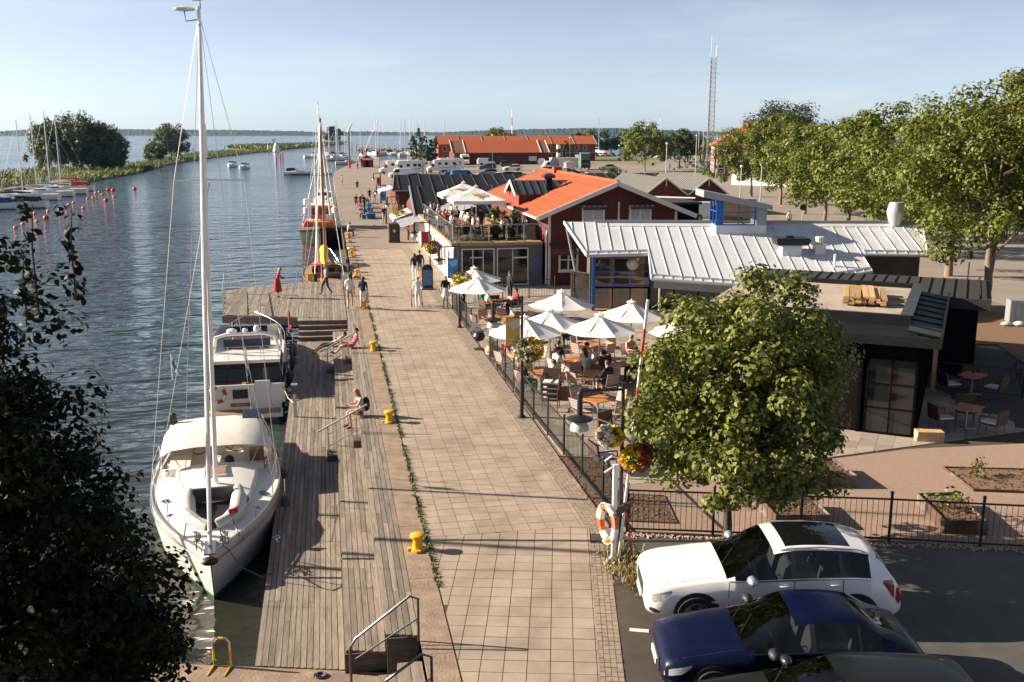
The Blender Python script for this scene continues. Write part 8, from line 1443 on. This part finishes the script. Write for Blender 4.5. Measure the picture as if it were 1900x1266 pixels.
ST = dict(P=(0, 0, .93), S=(0, .0, 1.12), C=(0, -.005, 1.34), N=(0, .0, 1.475), H1=(0, -.02, 1.555), H2=(0, -.025, 1.645), sl=(-.175, 0, 1.395), el=(-.225, .03, 1.12), wl=(-.24, -.04, .88), sr=(.175, 0, 1.395), er=(.225, .03, 1.12), wr=(.24, -.04, .88), hl=(-.09, 0, .90), kl=(-.10, -.02, .50), al=(-.10, .03, .085), tl=(-.115, -.12, .035), hr=(.09, 0, .90), kr=(.10, -.02, .50), ar=(.10, .03, .085), tr=(.115, -.12, .035))
def pz(**k): d = dict(ST); d.update(k); return d
def lift(d, up, keys=None): return {k: (v[0], v[1], v[2] + up) for k, v in d.items()}
SIT = pz(P=(0, .04, .55), S=(0, .05, .73), C=(0, .02, .95), N=(0, .0, 1.08), H1=(0, -.03, 1.16), H2=(0, -.04, 1.25), sl=(-.175, .02, 1.0), sr=(.175, .02, 1.0), el=(-.235, -.08, .76), wl=(-.13, -.32, .78), er=(.235, -.08, .76), wr=(.13, -.32, .78), hl=(-.09, .02, .52), kl=(-.12, -.40, .53), al=(-.12, -.38, .09), tl=(-.13, -.52, .035), hr=(.09, .02, .52), kr=(.12, -.40, .53), ar=(.12, -.36, .09), tr=(.13, -.5, .035))
POSE = {'stand': ST, 'walk': pz(kl=(-.10, -.2, .54), al=(-.10, -.24, .12), tl=(-.11, -.4, .08), kr=(.10, .06, .5), ar=(.10, .3, .14), tr=(.11, .2, .04), el=(-.23, .12, 1.13), wl=(-.22, .16, .9), er=(.23, -.06, 1.13), wr=(.22, -.22, .93)), 'lean': pz(C=(0, -.1, 1.32), N=(0, -.14, 1.44), H1=(0, -.18, 1.52), H2=(0, -.2, 1.61), S=(0, -.03, 1.12), sl=(-.175, -.1, 1.37), sr=(.175, -.1, 1.37), el=(-.24, -.2, 1.12), wl=(-.16, -.42, 1.1), er=(.24, -.2, 1.12), wr=(.16, -.42, 1.1)),
        'phone': pz(er=(.22, -.06, 1.13), wr=(.1, -.26, 1.22), H1=(0, -.05, 1.55), H2=(0, -.075, 1.635)), 'push': pz(S=(0, -.05, 1.1), C=(0, -.12, 1.3), N=(0, -.16, 1.42), H1=(0, -.2, 1.49), H2=(0, -.22, 1.58), sl=(-.175, -.12, 1.35), sr=(.175, -.12, 1.35), el=(-.26, -.1, 1.08), er=(.26, -.1, 1.08), wl=(-.24, -.38, .95), wr=(.24, -.38, .95), kl=(-.1, -.1, .5), al=(-.1, -.1, .085), tl=(-.11, -.25, .035), ar=(.1, .15, .1), tr=(.11, 0, .035)),
        'sit': SIT, 'sitback': pz(**{**SIT, 'S': (0, .09, .73), 'C': (0, .12, .95), 'N': (0, .13, 1.08), 'H1': (0, .1, 1.16), 'H2': (0, .09, 1.25), 'sl': (-.175, .12, 1.0), 'sr': (.175, .12, 1.0), 'el': (-.24, .06, .75), 'wl': (-.12, -.16, .68), 'er': (.24, .06, .75), 'wr': (.12, -.16, .68)}),
        'step': pz(**{**SIT, 'P': (0, .04, .16), 'S': (0, .04, .34), 'C': (0, -.04, .55), 'N': (0, -.08, .67), 'H1': (0, -.13, .74), 'H2': (0, -.15, .83), 'sl': (-.175, -.03, .6), 'sr': (.175, -.03, .6), 'el': (-.22, -.16, .38), 'wl': (-.06, -.4, .4), 'er': (.22, -.16, .38), 'wr': (.06, -.4, .4), 'hl': (-.09, 0, .13), 'kl': (-.13, -.42, .16), 'al': (-.13, -.42, -.3), 'tl': (-.14, -.57, -.36), 'hr': (.09, 0, .13), 'kr': (.1, -.40, .16), 'ar': (.1, -.36, -.3), 'tr': (.11, -.51, -.36)}),
        'lounge': pz(P=(0, .04, .12), S=(0, .12, .27), C=(0, .2, .47), N=(0, .22, .59), H1=(0, .2, .67), H2=(0, .19, .76), sl=(-.175, .2, .51), sr=(.175, .2, .51), el=(-.26, .32, .28), wl=(-.26, .36, .04), er=(.24, .08, .3), wr=(.14, -.16, .24), hl=(-.09, -.02, .1), kl=(-.12, -.42, .1), al=(-.12, -.8, -.22), tl=(-.12, -.9, -.12), hr=(.09, -.02, .1), kr=(.12, -.42, .14), ar=(.1, -.78, -.18), tr=(.1, -.9, -.08)),
        'recline': pz(P=(0, 0, .12), S=(0, .15, .2), C=(0, .33, .34), N=(0, .44, .42), H1=(0, .49, .49), H2=(0, .53, .57), sl=(-.175, .36, .38), sr=(.175, .36, .38), el=(-.25, .4, .16), wl=(-.1, .2, .3), er=(.25, .4, .16), wr=(.1, .2, .3), hl=(-.09, -.05, .1), kl=(-.11, -.45, .12), al=(-.11, -.82, -.2), tl=(-.13, -.93, -.16), hr=(.09, -.05, .1), kr=(.1, -.46, .04), ar=(.09, -.84, -.26), tr=(.1, -.96, -.22))}
def hand(mb, w_, e, m=0):
    w_, e = Vector(w_), Vector(e); d = (w_ - e).normalized(); s = d.cross(Vector((0, 0, 1))) if abs(d.z) < .9 else d.cross(Vector((0, 1, 0))); s.normalize(); n = d.cross(s); p = w_ + d * .05
    mb.loft([[w_ + s * .028 + n * .014, w_ + s * .028 - n * .014, w_ - s * .028 - n * .014, w_ - s * .028 + n * .014], [p + d * .04 + s * .04 + n * .013, p + d * .04 + s * .04 - n * .013, p + d * .04 - s * .04 - n * .013, p + d * .04 - s * .04 + n * .013]], m)
    for i, l in enumerate((.065, .075, .07, .055)): b = p + d * .035 + s * (.03 - i * .02); k = b + d * l * .55 - n * .005; mb.tube([b, k, k + d * l * .4 - n * .022], [.0095, .009, .007], 5, m)
    b = p - d * .02 + s * .034; mb.tube([b, b + s * .03 + d * .025, b + s * .035 + d * .055 - n * .01], [.011, .01, .008], 5, m)
def body_mesh(kind):
    J = POSE[kind]; names = list(J); idx = {n: i for i, n in enumerate(names)}
    me = bpy.data.meshes.new('sk'); me.from_pydata([J[n] for n in names], [(idx[a], idx[b]) for a, b, _ in ED], []); o = bpy.data.objects.new('sk', me); COL.objects.link(o)
    md = o.modifiers.new('s', 'SKIN'); md.use_smooth_shade = True; sv = me.skin_vertices[0].data
    for n in names: sv[idx[n]].radius = RAD[n]; sv[idx[n]].use_root = n == 'P'
    sb = o.modifiers.new('u', 'SUBSURF'); sb.levels = 1; sb.render_levels = 1
    bpy.context.view_layer.update(); ev = bpy.data.meshes.new_from_object(o.evaluated_get(bpy.context.evaluated_depsgraph_get())); bpy.data.objects.remove(o)
    mb = MB(); mb.V = [tuple(v.co) for v in ev.vertices]; mb.F = [tuple(p.vertices) for p in ev.polygons]
    segs = [(Vector(J[a]), Vector(J[b]), c) for a, b, c in ED]
    for p in ev.polygons:
        c = p.center; best, bc = 9, 0
        for a, b, k in segs:
            d = b - a; t = max(0, min(1, (c - a).dot(d) / d.length_squared)); q = (c - (a + d * t)).length
            if q < best: best, bc = q, k
        mb.MI.append(bc)
    hand(mb, J['wl'], J['el']); hand(mb, J['wr'], J['er'])
    h = (Vector(J['H1']) + Vector(J['H2'])) / 2; upv = (Vector(J['H2']) - Vector(J['H1'])).normalized(); fw = Vector((0, -1, 0)); fw = (fw - upv * fw.dot(upv)).normalized()
    def hp(x, f, u): return Vector((x, 0, 0)) + h + fw * f + upv * u
    mb.tube([hp(0, .085, .02), hp(0, .112, -.025), hp(0, .09, -.032)], [.01, .017, .012], 6, 0)
    for s in (-1, 1): mb.ball(hp(s * .033, .084, .012), .011, 6, 4, (1, .6, 1), 6); mb.ball(hp(s * .082, .0, -.01), .022, 6, 4, (.4, .7, 1.2), 0)
    mb.tube([hp(-.025, .083, -.055), hp(.025, .083, -.055)], .006, 4, 6)
    return mb.mesh('body', ['skin', 'c_white', 'skin', 'c_navy', 'c_navy', 'c_shoe', 'eye'], smooth=70), h, upv, fw
BODY = {k: body_mesh(k) for k in POSE}
def hair_mesh(h, up, fw, long_):
    mb = MB(); rt = up.cross(fw); rings = []
    for i in range(7):
        th = math.pi * .5 * i / 6 * 1.12; ring = []
        for j in range(14):
            a = 2 * math.pi * j / 14; back = (1 - math.cos(a)) / 2; r = .098 * math.sin(th) + 1e-3; z = .1 * math.cos(th) + .012 - (.05 * (i / 6) ** 2 * back) + (.035 * (i / 6) ** 2 * (1 - back)); ring.append(h + up * (z + .02) + fw * (r * math.cos(a) * 1.06 - .012) + rt * r * math.sin(a) * .95)
        rings.append(ring)
    mb.loft(rings, cap=False)
    if long_:
        rows = []
        for i in range(6): z = -.02 - i * .055; rows.append([h + up * z - fw * (.085 + .02 * math.sin(i)) * (1 - abs(a_) * .35) + rt * a_ * (.095 - i * .005) for a_ in (-1, -.6, -.2, .2, .6, 1)])
        mb.loft(rows, closed=False); mb.loft([[p - fw * .035 for p in r_] for r_ in rows], closed=False)
    return mb.mesh('hair', 'h_brown', smooth=80)
HAIR = {(k, l): hair_mesh(*BODY[k][1:], l) for k in POSE for l in (False, True)}
SK = {}
def person(label, loc, rz, pose='stand', top='c_white', legs='c_navy', hair='h_brown', long_=False, sleeves=False, bare=False, skirt=None, dress=None, s=1.0, group=None, shoe='c_shoe', cap=None, z=None):
    t = thing('person', label, 'person', loc, R(rz), group); t.scale = (s, s, s); b = put(BODY[pose][0], 'body', t)
    top = dress or top; recolor(b, {1: top, 2: top if sleeves else 'skin', 3: dress or skirt or legs, 4: 'skin' if (bare or skirt or dress) else legs, 5: shoe, 0: 'skin', 6: 'eye'})
    recolor(put(HAIR[(pose, long_)], 'hair', t), {0: cap or hair})
    if (skirt or dress) and pose in ('stand', 'walk', 'lean', 'phone'):
        ln = .95 if dress else .5
        k = ('sk', ln)
        if k not in SK: SK[k] = MB().lathe([(.24 if dress else .22, .95 - ln * .62), (.215, .95 - ln * .4), (.185, .8), (.16, .95), (.135, 1.08)], 16, capb=False, capt=False).mesh('skirt', 'c_white', True)
        recolor(put(SK[k], 'dress' if dress else 'skirt', t), {0: dress or skirt})
    return t
def gp_(px, py, z=0): return G(px, py, z)
# on the viewing platform and deck
person('woman in a long red dress leaning on the platform railing', gp_(516, 553), 95, 'lean', dress='c_red', hair='h_blond', long_=True, sleeves=True)
person('woman in black trousers walking across the platform', gp_(606, 548), -70, 'walk', 'c_grey', 'c_black', 'h_blond', True)
person('man in white shirt and khaki shorts walking on the deck', gp_(650, 573), 178, 'walk', 'c_white', 'c_khaki', 'h_brown', bare=True, s=1.04)
person('woman in dark top and white shorts standing by a yellow bollard', (1.62, 51.2, .0), 170, 'phone', 'c_navy', 'c_white', 'h_brown', True, bare=True)
person('man with bare chest reclining on the deck steps', (.0, 44.2, -.4), -90, 'recline', 'skin', 'c_olive', 'h_black')
person('woman in a pink dress sitting on the upper deck edge', (.8, 41.9, 0), -80, 'lounge', dress='c_pink', hair='h_black')
wp = person('woman with long hair sitting on the deck step with a backpack', (.82, 31.3, 0), -82, 'step', 'c_pattern', 'c_pattern', 'h_red', True, bare=True)
bp_ = thing('backpack', 'black backpack worn by the woman sitting on the deck step', 'backpack', (.98, 31.28, .4), R(-82)); MB().ball((0, 0, 0), .2, 12, 8, (.85, .6, 1.2)).build('sack', 'c_black', bp_, smooth=True); MB().tube([(-.1, -.08, .15), (-.12, -.22, .12), (-.12, -.2, -.1)], .018, 5).build('strap', 'c_black', bp_)
person('man in white vest sitting on the quay edge far along', (1.7, 88.5, .35), 95, 'step', 'c_white', 'c_denim', 'h_black', bare=False)
# promenade walkers
person('woman in dark blouse and white trousers walking away with a handbag', gp_(770, 522), 175, 'walk', 'c_black', 'c_white', 'h_brown', True, True)
person('man in black and shorts walking beside the woman with white trousers', gp_(779, 519), 185, 'walk', 'c_black', 'c_grey', 'h_brown', bare=True, s=1.06, sleeves=True)
op = person('elderly man in pale shirt pushing a rollator', gp_(776, 571), 182, 'push', 'c_white', 'c_white', 'h_grey', sleeves=True, s=.97, shoe='c_white')
rl_ = thing('rollator', 'rollator walking frame pushed by the elderly man', 'rollator', (gp_(776, 571)[0] - .02, gp_(776, 571)[1] + .55, 0)); MB().tube([(-.26, -.15, .92), (-.27, .1, .55), (-.28, .2, .1)], .016, 6).tube([(.26, -.15, .92), (.27, .1, .55), (.28, .2, .1)], .016, 6).tube([(-.27, .05, .6), (.27, .05, .6)], .014, 6).tube([(-.27, .0, .55), (-.29, -.25, .1)], .014, 6).tube([(.27, .0, .55), (.29, -.25, .1)], .014, 6).build('frame', 'c_red', rl_); MB().box(-.22, .22, -.05, .2, .5, .54).build('seat', 'c_black', rl_)
for x in (-.28, .28):
    for y in (.2, -.25): MB().tube([(x, y + .1 * math.cos(a), .1 + .1 * math.sin(a)) for a in np.linspace(0, 6.283, 13)], .014, 5).build('wheel', 'tyre', rl_)
person('woman in black top and white skirt facing the viewer', gp_(827, 572), 5, 'stand', 'c_black', skirt='c_white', hair='h_grey')
person('person in blue shirt and dark trousers behind the lamp post', gp_(860, 578), 60, 'stand', 'c_blue', 'c_black', 'h_brown')
fw_ = [(713, 416, 'woman in black top and pale shorts looking at a phone by the fifth lamp post', 'phone', 'c_black', 'c_cream', 'h_blond', 20, True), (684, 403, 'man in light blue shirt and denim shorts walking towards the viewer', 'walk', 'c_blue', 'c_denim', 'h_brown', 5, True), (661, 387, 'woman in purple dress walking away on the promenade', 'walk', 'c_purple', 'c_purple', 'h_brown', 175, True), (670, 387, 'tall person in black walking beside the purple dress', 'walk', 'c_black', 'c_black', 'h_grey', 178, False), (675, 389, 'person in black bent over a pram right of the tall one', 'push', 'c_black', 'c_black', 'h_black', 178, False), (686, 374, 'man in black shorts outfit walking nearer on the promenade', 'walk', 'c_black', 'c_black', 'h_brown', 3, True), (695, 377, 'woman in beige dress with a yellow bag', 'walk', 'c_khaki', 'c_khaki', 'h_blond', -4, True), (663, 355, 'person in black with a white bag walking away', 'walk', 'c_black', 'c_black', 'h_brown', 180, True), (707, 378, 'person in teal jacket beside the blue banner', 'stand', 'c_teal', 'c_black', 'h_brown', 60, False), (758, 447, 'woman in dark dress leaning by the white pub wall', 'stand', 'c_black', 'c_black', 'h_brown', 100, False), (770, 449, 'woman in white top and dark shorts by the pub wall', 'stand', 'c_white', 'c_black', 'h_blond', 170, True), (711, 358, 'child in white shirt beside the red banner', 'walk', 'c_white', 'c_denim', 'h_brown', 0, True), (664, 315, 'walker left of two near the red hut', 'walk', 'c_navy', 'c_black', 'h_brown', 0, False), (671, 316, 'walker right of two near the red hut', 'walk', 'c_grey', 'c_khaki', 'h_brown', 0, True), (635, 345, 'person with yellow life vest on the far quay edge', 'stand', 'c_yellow', 'c_red', 'h_brown', 90, True)]
for px, py, lab, po, tp_, lg, hr, rz, br_ in fw_: person(lab, gp_(px, py), rz, po, tp_, lg, hr, bare=br_, s=random.uniform(.95, 1.06) if 'child' not in lab else .75)
aw_ = [(737, 405, 'guest in white under the first shop awning', 'c_white', 'c_cream'), (745, 408, 'guest in pink under the first shop awning', 'c_pink', 'c_black'), (753, 412, 'guest in black under the first shop awning', 'c_black', 'c_grey'), (735, 425, 'guest in pale dress beside the yellow flowers', 'c_cream', 'c_pattern'), (757, 425, 'guest in blue shirt at the shop front', 'c_blue', 'c_pink')]
for px, py, lab, a, b in aw_: x, y, _ = gp_(px, py); person(lab, (x - .2, y, 0), random.uniform(0, 360), 'stand', a, b, random.choice(['h_brown', 'h_blond', 'h_grey']), bare=True)
for i in range(7): lab = f'person sitting on the blue planter benches, {ORD[i]} from the near end'; person(lab, (3.75 + .1 * i, 107.2 + i * 3.7, 0), -90 + random.uniform(-15, 15), 'sit', random.choice(['c_black', 'c_white', 'c_teal', 'c_cream', 'c_red']), random.choice(['c_denim', 'c_black', 'c_khaki']), random.choice(['h_brown', 'h_blond']), bare=bool(i % 2))
# guests on the terrace: chair index, seat index
gs = [(2, 0, 'man in cream shirt on the right at the table of four', 'c_cream', 'c_cream', 'h_black', False), (2, 1, 'dark haired woman on the far side of the table of four', 'c_black', 'c_navy', 'h_black', True), (2, 2, 'man in white shirt on the left at the table of four', 'c_white', 'c_khaki', 'h_brown', False), (2, 3, 'long haired woman in white with her back turned at the table of four', 'c_white', 'c_black', 'h_brown', True), (7, 2, 'woman in black top at the table near the second lamp post', 'c_black', 'c_green', 'h_brown', True), (7, 3, 'man with cream shirt back turned near the second lamp post', 'c_cream', 'c_navy', 'h_brown', False), (5, 2, 'dark haired man in black sitting beside the maple', 'c_black', 'c_black', 'h_black', False), (5, 0, 'woman in pale blouse opposite the man in black', 'c_cream', 'c_black', 'h_blond', True), (6, 0, 'man in light blue shirt and cap at the maple edge', 'c_blue', 'c_denim', 'h_grey', False), (6, 1, 'person in patterned shirt and grey cap at the maple edge', 'c_pattern', 'c_black', 'h_grey', False), (11, 1, 'red haired woman in green dress at the entrance table', 'c_green', 'c_denim', 'h_red', True), (12, 0, 'man in red shirt with dark hair at the back of the terrace', 'c_red', 'c_black', 'h_black', False), (12, 2, 'person in white shirt opposite the man in red', 'c_white', 'c_grey', 'h_brown', False), (1, 3, 'guest in dark clothes at the table with a white cup', 'c_black', 'c_black', 'h_brown', False), (3, 1, 'guest in grey under the front parasol', 'c_grey', 'c_black', 'h_brown', True), (4, 0, 'guest in pale shirt behind the parasols', 'c_white', 'c_black', 'h_brown', False), (8, 1, 'guest in pink behind the flower ball', 'c_pink', 'c_khaki', 'h_blond', True)]
for ti_, si, lab, a, b, hr, lg in gs:
    x, y, an_ = SEATS[ti_][si]; person(lab, (x, y, .0), math.degrees(an_) - 90, 'sit' if (ti_ + si) % 3 else 'sitback', a, b, hr, lg, bare=bool(si % 2), cap='c_grey' if 'cap' in lab else None)
person('waiter in black standing at the back of the terrace', gp_(946, 562), 120, 'stand', 'c_black', 'c_black', 'h_brown', sleeves=True)
# guests on the roof terrace
random.seed(5); tops = ['c_white', 'c_black', 'c_blue', 'c_pink', 'c_cream', 'c_grey', 'c_navy', 'c_red']
for i, (x, y) in enumerate(((7.65, 74.3), (7.7, 73.2), (7.75, 71.4), (7.7, 69.4), (8.9, 72.9), (7.7, 67.2), (8.9, 69.7), (7.65, 65.4), (7.8, 64.0), (8.9, 63.5), (7.7, 61.9), (8.6, 60.1), (10.3, 60.1), (11.9, 60.4), (10.9, 59.9), (9.8, 64.4), (11.2, 63.6), (9.9, 69.2))):
    c_ = tops[i % 8]; person(f'seated roof terrace guest in {c_[2:]}, {ORD[i]} counted from the far rail corner', (x, y, 2.6), (80 if x < 8.3 else -80) + random.uniform(-25, 25), random.choice(['sit', 'sitback']), c_, random.choice(['c_black', 'c_denim', 'c_khaki']), random.choice(['h_brown', 'h_blond', 'h_black', 'h_grey']), bool(i % 2), bare=bool(i % 3), group='seated guests on the roof terrace')
person('man in black standing with arm raised under the front roof parasol', (9.35, 61.6, 2.6), 200, 'phone', 'c_black', 'c_denim', 'h_black', bare=True, s=1.05); person('man in pink shirt standing by the roof terrace doorway', (11.6, 62.2, 2.6), 60, 'stand', 'c_pink', 'c_khaki', 'h_brown', bare=True, s=1.05); person('person in grey shirt and black shorts standing by the roof terrace wall', (12.2, 61.2, 2.6), 200, 'stand', 'c_blue', 'c_black', 'h_black', bare=True)
# street
person('person in black on the pavement by the weedy bank', gp_(1161, 332), 10, 'walk', 'c_black', 'c_black'); person('walker in white before the two sheds', gp_(1188, 337), 180, 'walk', 'c_white', 'c_blue'); person('walker in dark clothes before the two sheds', gp_(1196, 340), 180, 'walk', 'c_navy', 'c_black'); person('cyclist in blue on the street bend', (gp_(1242, 315)[0], gp_(1242, 315)[1], .3), 10, 'sit', 'c_blue', 'c_black'); person('passer-by in white seen over the silver roof ridge', gp_(1463, 425), 0, 'stand', 'c_white', 'c_red')
print('tris', sum(len(m.loop_triangles) or sum(len(p.vertices) - 2 for p in m.polygons) for m in bpy.data.meshes), 'objects', len(bpy.data.objects))
